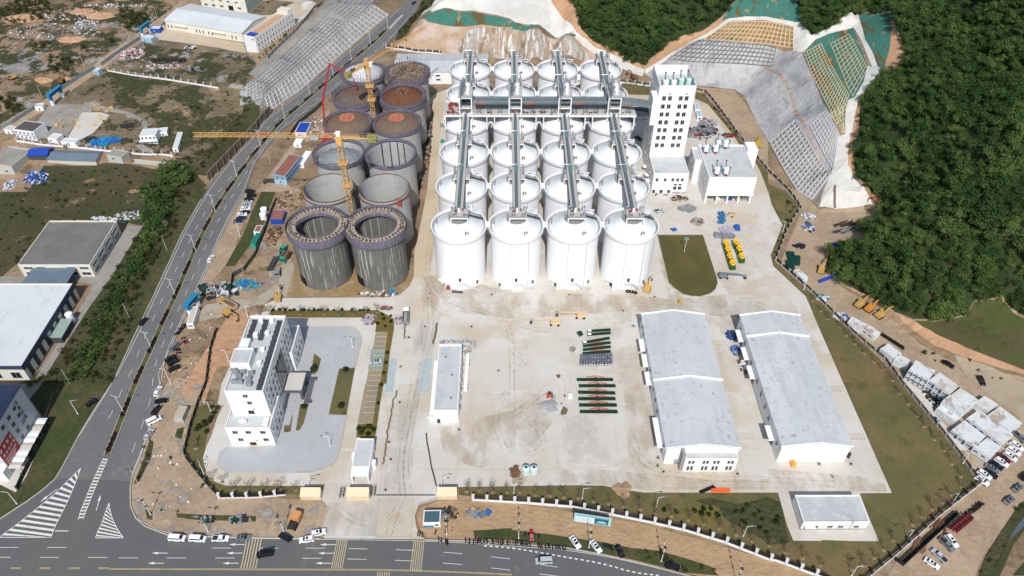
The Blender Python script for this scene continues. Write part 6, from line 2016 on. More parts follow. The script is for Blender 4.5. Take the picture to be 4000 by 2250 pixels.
MB().box(2,L_ - .4,1.2,5.0,9.8,11.2).obj('blue_tank',BLUE,t)
t,L_ = bld('factory','cream factory with dark windows at the very top edge','factory','b',(60,150),(965,258),26,10,
   [(.10,2.6,2.4,1.2),(.27,2.6,2.4,1.2),(.45,2.6,2.4,1.2),(.84,2.6,2.4,1.2),(.1,6.4,2.4,.8),(.27,6.4,2.4,.8),(.45,6.4,2.4,.8),(.62,6.4,2.4,.8),(.8,6.4,2.4,.8)],CREAM,WROOF,gable=2)
MB().box(-1.8,1.8,-.12,0,0,3.6).obj('loading_door',plain('opening_dark',(26,24,23),.9),t,(L_ * .65,0,0))
MB().box(L_ - .0,L_ + .12,0,26,-.4,9.9).obj('side_sheet',plain('sage_sheet',(150,164,158),.7),t)
bld('hut','small white hut on the pale terrace lane near the slope','hut','b',(2065,170),(2150,195),6,3.2,[(.5,1.6,.8,.8)],CREAM,WROOF,.2)
# yard cabins on the left
t,L_ = bld('site_cabin','two-storey white site cabin with a dark roof at the yard edge','cabin','A',(130,1040),(285,1065),9,5.6,
   [(f,z,1.0,1.0) for f in (.1,.3,.5,.7,.9) for z in (1.6,4.2)],WHITE,plain('roof_dark',(86,82,84),.8),.1)
MB().box(0,L_,-.2,0,2.7,2.9).obj('balcony',BLUE,t)
t,L_ = bld('site_cabin','white two-storey cabin with outside gallery near the yard track','cabin','A',(1070,1080),(1195,1088),7,5.4,[(f,z,.9,1.0) for f in (.15,.4,.65,.88) for z in (1.5,4.0)],WHITE,WROOF,.1)
MB().box(-.6,L_ + .6,-1.4,0,2.5,2.7).obj('balcony',WHITE,t)
bld('site_cabin','small white cabin right behind the two-storey gallery cabin','cabin','A',(1200,1030),(1270,1030),5,2.8,[(.5,1.5,.9,.9)],WHITE,WROOF,.1)
bld('site_cabin','long white cabin row with a pale roof near the crane jib tip','cabin','A',(1310,1150),(1352,1152),16,2.8,[(.5,1.5,.8,.9)],WHITE,WROOF,.1)
bld('site_cabin','white cabin beside the low post wall, middle of the yard','cabin','A',(372,1075),(440,1085),5,2.8,[(.3,1.5,.8,.9)],WHITE,WROOF,.1)
bld('site_cabin','low white cabin behind the post wall, next to a small tree','cabin','A',(470,1100),(580,1112),4,2.6,[(.4,1.4,.8,.9)],WHITE,WROOF,.1)
bld('site_cabin','blue and white guard cabin at the corner of the post wall','cabin','A',(712,562),(752,570),4,3.0,[(.5,1.6,.9,.9)],PALEB,WROOF,.1)
bld('site_cabin','pale cabin beside the far blue gate','cabin','A',(1075,315),(1150,328),5,3.0,[(.3,1.6,.9,.9)],PALEB,WROOF,.1)
bld('site_cabin','bright blue cabin right of the far blue gate','cabin','A',(1140,248),(1215,252),5,3.0,[(.4,1.6,.9,.9)],BLUE,WROOF,.1)
bld('site_cabin','white cabin left of the nearer blue gate','cabin','A',(275,838),(335,838),4,2.8,[(.5,1.4,.8,.9)],WHITE,PALEC,.1)
bld('site_cabin','white cabin at the lower end of the blue grey hoarding','cabin','A',(45,1010),(100,1014),4,2.8,[(.5,1.4,.8,.9)],WHITE,PALEC,.1)
t,L_ = bld('workshop','old grey workshop with a flat roof at the left edge','building','A',(-60,1310),(118,1318),16,6.5,[(.3,3.0,1.6,1.4),(.7,3.0,1.6,1.4),(.3,5.4,1.6,.8)],plain('old_wall',(186,184,178),.9),OLDC,.6)
bld('shed','bright blue roofed shed beside the grey workshop','shed','A',(222,1205),(372,1212),7,3.2,(),plain('shed_dark',(70,72,74),.9),BLUE,.05,gable=1.0)
bld('shed','long shed with a steel blue roof below the post wall','shed','A',(365,1225),(735,1248),9,2.6,(),plain('shed_pale',(196,190,178),.9),STEELB,.05,gable=1.3)
bld('hut','small grey two-storey hut by the long blue roofed shed','hut','A',(825,1222),(935,1238),6,4.2,[(.4,2.6,1.2,1.1)],plain('old_wall',(186,184,178),.9),OLDC,.3)
tag(MB().beam(tuple(PT('A',1000,1215,1.0)),tuple(PT('A',1260,1240,1.0)),.6,2.4).obj('low_wall',plain('old_wall',(186,184,178),.9)),'low pale wall right of the small grey hut','wall')
# factories along the left edge
t = T('factory','flat grey roofed factory with framed windows left of the road','factory')
block(t,-211.2,-180.2,246.2,277.2,0,7.0,CREAM,par=.7,roof=GREYR)
for f in (0.12,.3,.72,.9):
 win(t,-211.2 + 31 * f,246.16,5.2,3.6,1.1)
 win(t,-211.2 + 31 * f,246.16,2.0,3.6,1.6)
for k in range(4):
 y = 249.5 + k * 7.6
 for z in (5.0,1.9):
  win(t,-180.16,y,z,4.6,1.5,RGT,3)
 MB().box(0,.35,-.5,.5,0,6.6).obj('pilaster',GUTTER,t,(-180.2,y + 3.8,0))
t = T('loading_canopy','steel blue canopy roof between the grey factory and the white hall','canopy')
MB().box(-205.5,-186.6,234.5,246.1,5.0,5.3).obj('roof',STEELB,t)
for x in (-205,-196,-187):
 MB().beam((x,236,0),(x,236,5.0),.3).obj('post',DSTEEL,t)
t = T('factory','white roofed hall with a dark blue eave left of the road','factory')
block(t,-232,-181.6,187.4,233.0,0,8.2,CREAM,par=.35,roof=WROOF)
MB().box(-181.58,-181.2,187.2,233.2,5.9,8.3).box(-232,-181.2,187.0,187.38,6.6,8.3).obj('eave_band',plain('eave_navy',(58,68,92),.6),t)
for k in range(9):
 y = 190.5 + k * 4.9
 MB().box(0,.12,-1.1,1.1,.4,5.8).obj('louvre_panel',plain('louvre',(62,66,58),.7),t,(-181.58,y,0))
MB().box(0,5,-5.2,5.2,3.4,3.7).obj('side_canopy',plain('canopy_green',(150,170,160),.6),t,(-181.5,211.5,0))
MB().box(0,4.6,-5.0,5.0,0,3.35).obj('side_store',plain('shed_dark',(70,72,74),.9),t,(-181.5,211.5,0))
MB().cyl(0,0,0,4.6,1.5,n=20).cyl(0,0,4.6,5.2,1.5,.6,20).obj('water_tank',SHADEW,t,(-178.8,218.8,0),smooth=True)
win(t,-185.6,187.36,3.0,3.4,3.4)
win(t,-193,187.36,3.0,3.4,3.4)
t = T('corner_block','tall grey block with a red banner at the lower left edge','building')
b = MB().box(-205,-168.4,146.0,168.6,0,19.4)
b.obj('wall',plain('render_grey',(196,200,204),.8),t)
MB().add([(-206,145.4,19.4),(-167.8,145.4,19.4),(-167.8,169.2,19.4),(-206,169.2,19.4),(-206,157,22),(-170,157,22)],[(0,1,5,4),(2,3,4,5),(1,2,5),(3,0,4)]).obj('roof',plain('roof_navy',(50,60,86),.6),t)
for z in (5.4,8.9,12.4,16.0):
 for y in (149.6,153.4,157.4,161.4):
  if not (y < 155 and z < 14):
   win(t,-168.36,y,z,1.7,1.7,RGT)
MB().box(0,.15,-4.1,4.1,3.4,12.6).obj('banner',mat('banner_red',(.40,.035,.03),[('n',.5,(.3,.03,.03),.45,.7,.7)],.6,coords='obj'),t,(-168.4,150.4,0))

def glyph(mb,y,z,s,seed):
 r = random.Random(seed)
 for k in range(3):
  mb.box(0,.06,y - s * .45,y + s * .45,z - s * .4 + k * s * .38,z - s * .4 + k * s * .38 + s * .12)
 mb.box(.06,.1,y + r.uniform(-.2,.2) * s - s * .06,y + r.uniform(-.05,.1) * s + s * .1,z - s * .5,z + s * .5)
 mb.beam((.05,y - s * .1,z),(.05,y + r.choice((-1,1)) * s * .42,z - s * .5),s * .1,.06)

g = MB()
for k in range(4):
 glyph(g,163.2 - 0,16.6 - k * 2.5,1.7,k)
g.obj('sign_lettering',plain('sign_green',(20,120,76),.6),t,(-168.38,0,0))
g = MB()
for k,n_ in enumerate((4,5)):
 for q in range(n_):
  glyph(g,147.4 + q * 6.2 / (n_ - 1),10.9 - k * 2.4,1.25,10 + k * 7 + q)
for k in range(3):
 g.box(0,.06,146.8,153.6 - k,6.4 - k * 1.1,6.9 - k * 1.1)
stuffp(g.obj('banner_lettering',plain('banner_white',(226,206,190),.6),t,(-168.24,0,0)))
MB().box(-205,-168.45,143.2,145.98,0,4.8).obj('front_store',WALLW,t)
t = T('car_shelter','pale sheet roofed shelter along the foot of the grey corner block','shelter')
for k in range(8):
 y = 145.4 + k * 2.65
 MB().add([(-168.2,y,3.9),(-164.2,y,3.9),(-164.2,y + 2.6,3.9),(-168.2,y + 2.6,3.9),(-168.2,y + 1.3,4.15),(-164.2,y + 1.3,4.15)],[(0,1,5,4),(4,5,2,3),(0,4,3),(1,2,5),(3,2,1,0)]).obj('roof_sheet',SHADEW if k % 3 else PALEC,t)
for k in range(5):
 MB().beam((-164.4,145.8 + k * 5,0),(-164.4,145.8 + k * 5,3.9),.16).obj('post',STEEL,t)
# site cabins beside the unfinished silos
t,L_ = bld('site_cabin','blue walled site cabin with a long rust red roof by the road','cabin','B',(145,1385),(238,1398),19,5.6,[(.3,4,1.0,1.0),(.7,4,1.0,1.0),(.5,1.5,1.0,1.0)],PALEB,LRED,.08)
for k in range(2):
 MB().box(L_,L_ + .1,1,18,2.4 + k * 2.6,2.8 + k * 2.6).obj('blue_trim',BLUE,t)
bld('site_cabin','narrow white container cabin right of the red roofed cabin','cabin','B',(318,1265),(365,1270),12,2.7,[(.5,1.4,.8,.8)],WHITE,SHADEW,.08)
bld('site_cabin','white cabin with blue sheet roof near the pump truck','cabin','B',(300,1035),(388,1038),11,3.0,[(.4,1.5,.9,.9)],WHITE,BLUE,.05)
bld('site_cabin','small cabin with a dark red roof beside the blue roofed one','cabin','B',(412,1052),(470,1055),5,2.8,[(.5,1.5,.9,.9)],PALEB,LRED,.05)
bld('site_cabin','white cabin with solar lamp just above the red roofed cabin','cabin','B',(288,1112),(345,1115),5,2.6,[(.5,1.4,.8,.8)],WHITE,SHADEW,.05)
bld('site_cabin','open shed with a rust red roof touching the front dark silo','cabin','c',(550,540),(715,540),7,2.8,(),BLUE,LRED,.05)
bld('site_cabin','white hut with a dark red roof on the green strip','cabin','c',(330,712),(415,716),5,3.2,[(.5,1.6,.8,.8)],WHITE,LRED,.05)
bld('site_cabin','teal covered shed standing below the white hut','cabin','c',(285,868),(350,872),9,2.8,(),GREEN,plain('teal_roof',(34,112,104),.7),.05)
bld('site_cabin','white weigh cabin at the foot of the roadside blue gate','cabin','f',(255,1190),(445,1180),10,3.0,[(.5,1.6,1.6,.8)],WHITE,PALEC,.08)
bld('site_cabin','grey container cabin on the dirt left of the office','cabin','I',(1325,290),(1390,292),5.6,2.6,(),plain('container_grey',(176,178,174),.7),plain('container_rust',(184,168,146),.8),.08)
t,L_ = bld('guard_cabin','white and blue guard cabin in the earth island right of the entrance','cabin','J',(1265,1085),(1395,1082),4.6,2.9,[(.78,1.7,1.2,1.0)],WHITE,plain('roof_teal_dark',(70,96,104),.7),.08)
MB().box(0,L_ * .6,-.08,0,.3,1.4).obj('blue_panel',CYAN,t)
bld('site_cabin','white block hut behind the gap between rear silos','cabin','R',(385,575),(440,578),6,4,[(.6,2.6,.9,.9)],WHITE,SHADEW,.1)
bld('site_cabin','pale blue cabin nearer the tower in the material yard','cabin','T',(535,608),(580,610),7,2.8,[(.5,1.5,1.2,1)],WHITE,PALEB,.08)
bld('site_cabin','pale blue cabin farther back in the material yard','cabin','T',(515,538),(557,540),7,2.8,[(.5,1.5,1.2,1)],WHITE,PALEB,.08)

# ================================================================== container cabins on the right
CROOF = mat('container_roof',(.62,.645,.65),[('g',(0,1.45,0),.07,(.48,.50,.51),.5),('n',.22,(.30,.21,.135),.51,.63,.85),('n',.12,(.50,.42,.33),.5,.62,.6),('n',.5,(.54,.55,.55),.45,.7,.6)],.6)
CWALL = mat('container_wall',(.62,.68,.71),[('g',(.5,.5,0),.06,(.52,.58,.61),.5)],.6,coords='obj')
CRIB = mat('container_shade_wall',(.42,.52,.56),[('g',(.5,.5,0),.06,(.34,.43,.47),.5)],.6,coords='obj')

def camp(k,p0,p1,p2,n,storeys,words,group,windows=True,dark=False,z0=0.0):
 """row of n cabins: p0-p1 roof edge of the facade, p1-p2 the end"""
 H = 2.75 * storeys
 a,b,c = (Vector(P(k,*q,z0 + H)) for q in (p0,p1,p2))
 u = (b - a)
 L_ = u.length
 u.normalize()
 nrm = Vector((-u.y,u.x,0))
 D = (c - b).dot(nrm)
 if D < 0:
  nrm,D = -nrm,-D
 rz = math.atan2(u.y,u.x)
 flip = nrm.dot(Vector((-u.y,u.x,0))) < 0
 wd = L_ / n
 for s_ in range(storeys):
  for i in range(n):
   o = a + u * (wd * i)
   lab = f"{words}, {ORD[i]} from the left end" + ('' if storeys == 1 else (', upper level' if s_ else ', ground level'))
   t = T('container_cabin',lab,'container cabin',(o.x,o.y,z0 + 2.75 * s_ + .02),rz,group)
   sg = -1 if flip else 1
   y0,y1 = sorted((0.03,sg * D))
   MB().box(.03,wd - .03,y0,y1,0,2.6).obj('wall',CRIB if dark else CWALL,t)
   MB().box(0,wd,y0 - .02,y1 + .02,2.6,2.73).obj('roof',CROOF,t)
   fr = MB()
   for x in (.06,wd - .06):
    for y in (y0,y1):
     fr.beam((x,y,0),(x,y,2.6),.16)
   fr.box(0,wd,-.1 * sg if sg > 0 else 0,0 if sg > 0 else .1,0,.14)
   fr.obj('frame',SHADEW,t)
   if windows:
    win(t,wd * .32,-.02 * sg,1.5,1.1,.95,0 if sg > 0 else math.pi)
    MB().box(wd * .62,wd * .86,-.08 if sg > 0 else -.02,.02 if sg > 0 else .08,.1,2.1).obj('door',DSTEEL if dark else FRAME,t)

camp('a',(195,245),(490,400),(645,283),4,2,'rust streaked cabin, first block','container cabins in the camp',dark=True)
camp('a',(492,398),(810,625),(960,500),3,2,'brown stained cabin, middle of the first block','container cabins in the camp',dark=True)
camp('a',(700,700),(985,895),(1240,700),3,2,'cabin in the two-level stair block','container cabins in the camp',False)
camp('a',(610,815),(870,1010),(955,930),2,1,'low cabin leaning on the two-level block','container cabins in the camp',False)
camp('a',(1175,730),(1360,870),(1505,755),3,1,'clean white cabin beside the dirt road','container cabins in the camp',False)
camp('a',(1365,915),(1695,1165),(1865,1025),3,1,'rust striped cabin nearest the dirt road','container cabins in the camp',False)
camp('a',(1065,960),(1575,1345),(1735,1205),5,1,'white cabin with window and door in the long row','container cabins in the camp')
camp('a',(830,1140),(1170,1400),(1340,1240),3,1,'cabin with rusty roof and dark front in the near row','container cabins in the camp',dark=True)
camp('a',(1172,1402),(1400,1560),(1560,1390),2,1,'pale cabin with blue sign at the near row end','container cabins in the camp')
camp('H',(605,975),(725,1035),(755,1000),2,1,'white cabin between wall and dirt road, blue sack end','container cabins by the boundary wall',False)
camp('H',(722,1030),(805,1090),(852,1065),2,1,'white cabin with windows between wall and dirt road','container cabins by the boundary wall')
camp('H',(850,1180),(950,1255),(1000,1210),2,1,'pale cabin above the big camp, upper pair','container cabins by the boundary wall',False)
camp('H',(955,1262),(1055,1315),(1100,1282),2,1,'pale cabin above the big camp, lower pair','container cabins by the boundary wall',False)
camp('H',(195,590),(262,655),(292,632),2,1,'white cabin beside the green crates at the wall','container cabins by the boundary wall',False)

# ================================================================== gate arches and billboard
def arch(label,k,a,b,H,bd,pw,post=None):
 p,q = Vector(PT(k,*a)),Vector(PT(k,*b))
 rz = math.atan2(q.y - p.y,q.x - p.x)
 L_ = (q - p).length
 t = T('gate_arch',label,'gate arch',(p.x,p.y,min(p.z,q.z)),rz)
 for x in (0,L_):
  MB().box(x - pw / 2,x + pw / 2,-pw / 2,pw / 2,-.3,H * .45).obj('pillar_base',SHADEW,t)
  MB().box(x - pw / 2 - .02,x + pw / 2 + .02,-pw / 2 - .02,pw / 2 + .02,H * .45,H - bd).obj('pillar',CYAN,t)
 MB().box(-pw,L_ + pw,-pw / 2 - .2,pw / 2 + .2,H - bd,H).obj('beam',CYAN,t)
 g = MB()
 n_ = 9
 for i in range(n_):
  s_ = bd * .62
  x = L_ * (i + .5) / n_
  for kk in range(3):
   g.box(x - s_ * .42,x + s_ * .42,pw / 2 + .2,pw / 2 + .26,H - bd / 2 - s_ * .45 + kk * s_ * .38,H - bd / 2 - s_ * .33 + kk * s_ * .38)
  g.box(x - s_ * .07,x + s_ * .07,pw / 2 + .26,pw / 2 + .3,H - bd / 2 - s_ * .5,H - bd / 2 + s_ * .5)
 g.obj('sign_lettering',plain('letter_dark',(16,34,60),.6),t)
 return t

arch('blue gate arch with dark lettering between the road and the muddy track','f',(545,560),(345,790),6.6,1.7,1.5)
arch('blue gate arch at the entrance of the weedy yard','A',(478,735),(405,795),7.0,1.8,1.4)
arch('grey blue gate arch by the dump yard near the white factory','A',(1135,245),(1085,285),7.0,1.4,1.2)
p,q = Vector(P('h',300,800,1.2)),Vector(P('h',2020,1010,1.2))
p,q = Vector(P('h',265,720,1.2)),Vector(P('h',2110,1000,1.2))
t = T('billboard','turquoise billboard with a picture panel standing on posts before the front fence','billboard',(p.x,p.y,0),math.atan2(q.y - p.y,q.x - p.x))
L_ = (q - p).length
BH = 4.7
MB().box(0,L_,0,.35,1.2,1.2 + BH).obj('panel',mat('board_turquoise',(.30,.60,.66),[('n',.25,(.42,.68,.72),.4,.65,.8)],.5,coords='obj'),t)
MB().box(.5,L_ * .55,-.04,0,1.5,1.2 + BH * .76).obj('text_panel',plain('board_white',(214,224,230),.5),t)
pic = MB().box(L_ * .56,L_ * .93,-.04,0,1.6,1.2 + BH * .78).obj('picture_panel',mat('board_picture',(.02,.075,.115),[('n',.9,(.05,.14,.19),.4,.7,.8)],.5,coords='obj'),t)
MB().add([(L_ * .59,-.09,2.3),(L_ * .66,-.09,3.6),(L_ * .76,-.09,3.9),(L_ * .86,-.09,3.5),(L_ * .91,-.09,2.1),(L_ * .76,-.09,2.2)],[(0,1,2,3,4,5)][::-1]).obj('site_drawing',mat('board_cyan',(.16,.42,.52),[('v',2.0,(.35,.6,.66),.9)],.5,coords='obj'),pic)
g = MB()
for i in range(17):
 x = .9 + i * (L_ - 1.8) / 16
 for kk in range(3):
  g.box(x - .2,x + .2,-.06,-.0,1.2 + BH * .83 + kk * .2,1.2 + BH * .83 + kk * .2 + .08)
 g.box(x - .05,x + .05,-.09,-.06,1.2 + BH * .82,1.2 + BH * .96)
g.obj('headline_lettering',plain('letter_teal',(52,112,118),.6),t)
g = MB()
for r_ in range(9):
 g.box(.9,L_ * (.52 if r_ % 4 < 3 else .35),-.055,-.04,1.75 + r_ * .32,1.83 + r_ * .32)
g.obj('body_lettering',plain('letter_pale',(176,190,198),.6),t)
for k in range(5):
 MB().beam((L_ * (.04 + .23 * k),.2,-.2),(L_ * (.04 + .23 * k),.2,1.25),.3).beam((L_ * (.04 + .23 * k),.3,4.8),(L_ * (.04 + .23 * k),2.0,0),.16).obj('post',STEEL,t)

reg('bank',"A 1320,1190 1500,1185 1700,965 1890,735 1932,790 B 30,800 20,900 A 1932,940 1750,1130 1560,1330 1420,1330",SCRUB,2)
reg('netted_pit',"L 965,1335 1395,955 1440,990 1020,1372",mat('pit_dark',(.035,.028,.022),[('n',.5,(.11,.065,.04),.5,.66,.8,(1,.3,1),45)],.95),3)

reg('slope',"D 15,1085 205,915 290,1060 380,1215 465,1330 500,1449 H 390,110 330,60 D 215,1440 120,1285",mat('grid_infill',(.235,.205,.18),[('n',.25,(.30,.29,.28),.45,.62,.85),('n',.5,(.17,.125,.09),.52,.68,.8)],.95,bump=.4,bscale=1),2)
# ================================================================== vehicles
PAINTS = {c: mat('car_' + c,s2l(v),[],.28,.0,coords='obj',spec=.6) for c,v in
   dict(white=(232,234,235),black=(20,21,24),grey=(112,118,124),silver=(176,182,188),red=(96,22,32),blue=(36,46,78),brightred=(178,30,36)).items()}
LAMPM = mat('headlight',(.7,.72,.75),[],.15,.3,coords='obj',spec=.7)
TAILM = mat('tail_light',(.35,.02,.02),[],.3,coords='obj')
PROF = {  
 'sedan': dict(L=4.7,W=1.82,body=[(-2.35,.35),(-2.33,.85),(-1.6,.98),(1.0,.95),(2.1,.82),(2.33,.62),(2.35,.35)],cab=[(-1.75,.96),(-1.05,1.42),(.25,1.45),(1.15,.95)]),
 'suv': dict(L=4.75,W=1.88,body=[(-2.35,.4),(-2.36,1.0),(-2.2,1.08),(1.05,1.08),(2.1,.98),(2.35,.75),(2.37,.4)],cab=[(-2.2,1.06),(-1.95,1.66),(.35,1.7),(1.2,1.07)]),
 'van': dict(L=5.2,W=1.95,body=[(-2.6,.4),(-2.62,1.15),(1.5,1.15),(2.35,1.0),(2.58,.7),(2.6,.4)],cab=[(-2.58,1.14),(-2.5,1.98),(1.0,2.02),(1.85,1.12)]),
 'pickup': dict(L=5.3,W=1.9,body=[(-2.65,.5),(-2.66,1.08),(1.3,1.1),(2.4,1.0),(2.63,.8),(2.65,.5)],cab=[(-.75,1.08),(-.55,1.72),(.75,1.75),(1.5,1.09)]),
}
CARM = {}

def car_meshes(kind):
 if kind in CARM:
  return CARM[kind]
 d = PROF[kind]
 hw = d['W'] / 2

 def loft(pts,w0,w1,zmid,close=True):
  m_ = MB()
  n_ = len(pts)
  rows = []
  for sx,ww in ((-1,w1),(-1,w0),(1,w0),(1,w1)):
   pass
  top = []
  for y,z in pts:
   k = (z - pts[0][1]) / (max(p[1] for p in pts) - pts[0][1] + 1e-6)
   top.append((y,z,w0 + (w1 - w0) * k))
  v = [(-w_,y,z) for y,z,w_ in top] + [(w_,y,z) for y,z,w_ in top]
  f = [(i,i + 1,n_ + i + 1,n_ + i) for i in range(n_ - 1)] + [(n_ - 1,0,n_,2 * n_ - 1)]
  f += [list(range(n_))[::-1],list(range(n_,2 * n_))]
  m_.add(v,[list(q)[::-1] for q in f])
  return m_
 b = loft(d['body'],hw,hw * .94,0)
 c = loft(d['cab'],hw * .92,hw * .74,0)
 o = len(b.v)
 b.v += c.v
 b.f += [[i + o for i in f] for f in c.f]
 b.mi += c.mi
 body = b.mesh('body',[PAINTS['white']])
 cy = d['cab']
 g = MB()
 zt_,zb = cy[1][1],cy[0][1]
 w_b,w_t = hw * .92,hw * .74
 lerp = lambda a,b_,t: a + (b_ - a) * t
 for t0,t1,(ya,za),(yb,zb2) in ((.12,.9,cy[3],cy[2]),(.15,.85,cy[0],cy[1])):    
  p0 = (lerp(ya,yb,t0),lerp(za,zb2,t0),lerp(w_b,w_t,t0) * .9)
  p1 = (lerp(ya,yb,t1),lerp(za,zb2,t1),lerp(w_b,w_t,t1) * .9)
  s_ = .02 if ya > yb else -.02
  g.quad((-p0[2],p0[0] + s_,p0[1] + .02),(p0[2],p0[0] + s_,p0[1] + .02),(p1[2],p1[0] + s_,p1[1] + .02),(-p1[2],p1[0] + s_,p1[1] + .02))
 for sx in (-1,1):
  pts = [(lerp(cy[0][0],cy[1][0],.25) + .15,.2),(lerp(cy[0][0],cy[1][0],.8) + .15,.82),(lerp(cy[3][0],cy[2][0],.8) - .15,.82),(lerp(cy[3][0],cy[2][0],.25) - .15,.2)]
  g.quad(*[(sx * (lerp(w_b,w_t,t) + .02),y,lerp(zb,zt_,t)) for y,t in pts])
 if kind == 'suv' or kind == 'sedan':
  g.quad((-.45,-.6,zt_ + .035),(.45,-.6,zt_ + .035),(.45,.1,zt_ + .045),(-.45,.1,zt_ + .045))
 glass = g.mesh('window',[GLASS])
 wm = MB()
 n_ = 14
 wm.add([(sx * .11,.33 * math.cos(6.2832 * i / n_),.33 * math.sin(6.2832 * i / n_)) for sx in (-1,1) for i in range(n_)],[list(range(n_))[::-1],list(range(n_,2 * n_))] + [(i,(i + 1) % n_,n_ + (i + 1) % n_,n_ + i) for i in range(n_)])
 wheel = wm.mesh('wheel',[BLACK])
 hl = MB().box(-.22,.22,-.06,.06,-.08,.08).mesh('headlight',[LAMPM])
 tl = MB().box(-.2,.2,-.04,.04,-.1,.1).mesh('tail_light',[TAILM])
 bed = MB().box(-hw * .78,hw * .78,-2.5,-.85,.9,1.115).mesh('load_bed',[plain('bed_dark',(46,48,52),.8)]) if kind == 'pickup' else None
 CARM[kind] = (body,glass,wheel,hl,tl,bed)
 return CARM[kind]

BODYC = {}

def car(kind,color,s,label,group='parked cars',lift=.12):
 (k,x0,y0),(k2,x1,y1) = toks(s)
 a,b = Vector(PT(k,x0,y0,.3)),Vector(PT(k2,x1,y1,.3))
 d = PROF[kind]
 body,glass,wheel,hl,tl,bed = car_meshes(kind)
 c = (a + b) / 2
 rz = math.atan2(b.y - a.y,b.x - a.x) - math.pi / 2
 t = T('parked_car' if kind in ('sedan','suv') else {'van': 'van','pickup': 'pickup_truck'}[kind],label,{'sedan': 'car','suv': 'car','van': 'van','pickup': 'pickup'}[kind],(c.x,c.y,zt(c.x,c.y) + lift),rz,group)
 if (kind,color) not in BODYC:
  me = body.copy()
  me.materials.clear()
  me.materials.append(PAINTS[color])
  BODYC[kind,color] = me
 inst(BODYC[kind,color],'body',t)
 inst(glass,'window',t)
 hw = d['W'] / 2
 for sx in (-1,1):
  for y in (-d['L'] * .29,d['L'] * .3):
   inst(wheel,'wheel',t,(sx * (hw - .08),y,.33))
  inst(hl,'headlight',t,(sx * hw * .66,d['L'] / 2 - .03,.72 if kind == 'sedan' else .85))
  inst(tl,'tail_light',t,(sx * hw * .7,-d['L'] / 2,.8 if kind == 'sedan' else .95))
 if bed:
  inst(bed,'load_bed',t)
 return t

G1 = 'cars along the front road'
for kind,col,s,lab in (
  ('van','white',"I 1280,1166 1403,1172",'white van with dark windows, nearest the road junction'),
  ('van','white',"I 1432,1170 1562,1178",'white van with black side glass, second from the junction'),
  ('pickup','white',"I 1605,1172 1733,1172",'white crew cab pickup parked behind the two white vans'),
  ('sedan','grey',"I 1790,1166 1893,1166",'grey saloon parked before the first zebra crossing'),
  ('sedan','black',"J 182,1142 270,1184",'dark saloon standing askew near the orange generator'),
  ('suv','white',"J 437,1172 333,1186",'white hatchback parked between kerb and turn arrow'),
  ('suv','white',"J 432,1138 515,1118",'white car half on the entrance apron'),
  ('van','black',"J 133,1275 8,1298",'black people carrier driving along the front road'),
  ('van','silver',"K 278,1338 200,1342",'silver van driving in the far lane by the dashed line'),
  ('sedan','white',"K 445,1155 508,1242",'white saloon parked on the grass, left of the pair'),
  ('sedan','white',"K 600,1192 665,1272",'white saloon parked on the grass beside a lamp post'),
  ('sedan','black',"K 832,1305 792,1222",'black saloon parked on the grass at the kerb'),
  ('sedan','black',"K 1158,1368 1262,1396",'black saloon at the roadside under the bushes'),
  ('suv','brightred',"K 146,1120 148,1172",'small red car among the motorbikes on the verge')):
 o = car(kind,col,s,lab,G1)
 if 'small red' in lab:
  o.scale = (.72,.72,.8)
G1 = 'cars along the curved road'
for kind,col,s,lab in (
  ('sedan','black',"E 1062,1008 1108,955",'black saloon driving near the left road edge'),
  ('suv','white',"E 1580,532 1610,488",'white car driving up the right carriageway'),
  ('sedan','black',"I 652,172 742,112",'black saloon parked on the left grass verge'),
  ('suv','white',"I 1180,92 1212,28",'white car with roof glass parked above the black one'),
  ('sedan','black',"I 1172,142 1270,124",'black saloon parked crosswise on the earth shoulder'),
  ('suv','black',"I 1160,236 1205,172",'black car parked lengthwise above the white van'),
  ('van','white',"I 1117,302 1216,256",'white van parked askew on the earth shoulder'),
  ('suv','silver',"I 1107,420 1150,352",'silver white estate car parked lowest on the shoulder'),
  ('van','grey',"E 1302,1192 1346,1148",'grey van at the road edge below the motorbikes'),
  ('sedan','black',"E 1252,1282 1328,1238",'uppermost of three black cars parked together'),
  ('sedan','black',"E 1270,1312 1354,1264",'middle one of three black cars parked together'),
  ('sedan','black',"E 1275,1358 1360,1312",'lowest of three black cars parked together'),
  ('sedan','black',"B 1186,36 1206,14",'dark car far up the road at the top'),
  ('suv','black',"c 215,112 322,98",'black car at the far end of the shoulder row'),
  ('suv','black',"c 236,165 345,155",'second black car of the shoulder row, counted from its far end'),
  ('sedan','black',"c 190,215 314,202",'third black car of the shoulder row, beside a silver one'),
  ('sedan','silver',"c 173,255 298,244",'silver car in the shoulder row with dark roof glass'),
  ('sedan','silver',"c 156,298 284,290",'silver car between another silver car and a white one'),
  ('suv','white',"c 146,346 270,336",'white car in the middle of the shoulder row'),
  ('sedan','black',"c 145,388 264,378",'black car between the two white cars of the row'),
  ('suv','white',"c 104,428 216,414",'white car next to the two dark blue ones'),
  ('sedan','blue',"c 88,466 214,456",'dark blue car, last but one in the shoulder row'),
  ('sedan','blue',"c 50,512 168,500",'dark blue car at the near end of the row')):
 car(kind,col,s,lab,G1)
G1 = 'cars on the right dirt lot'
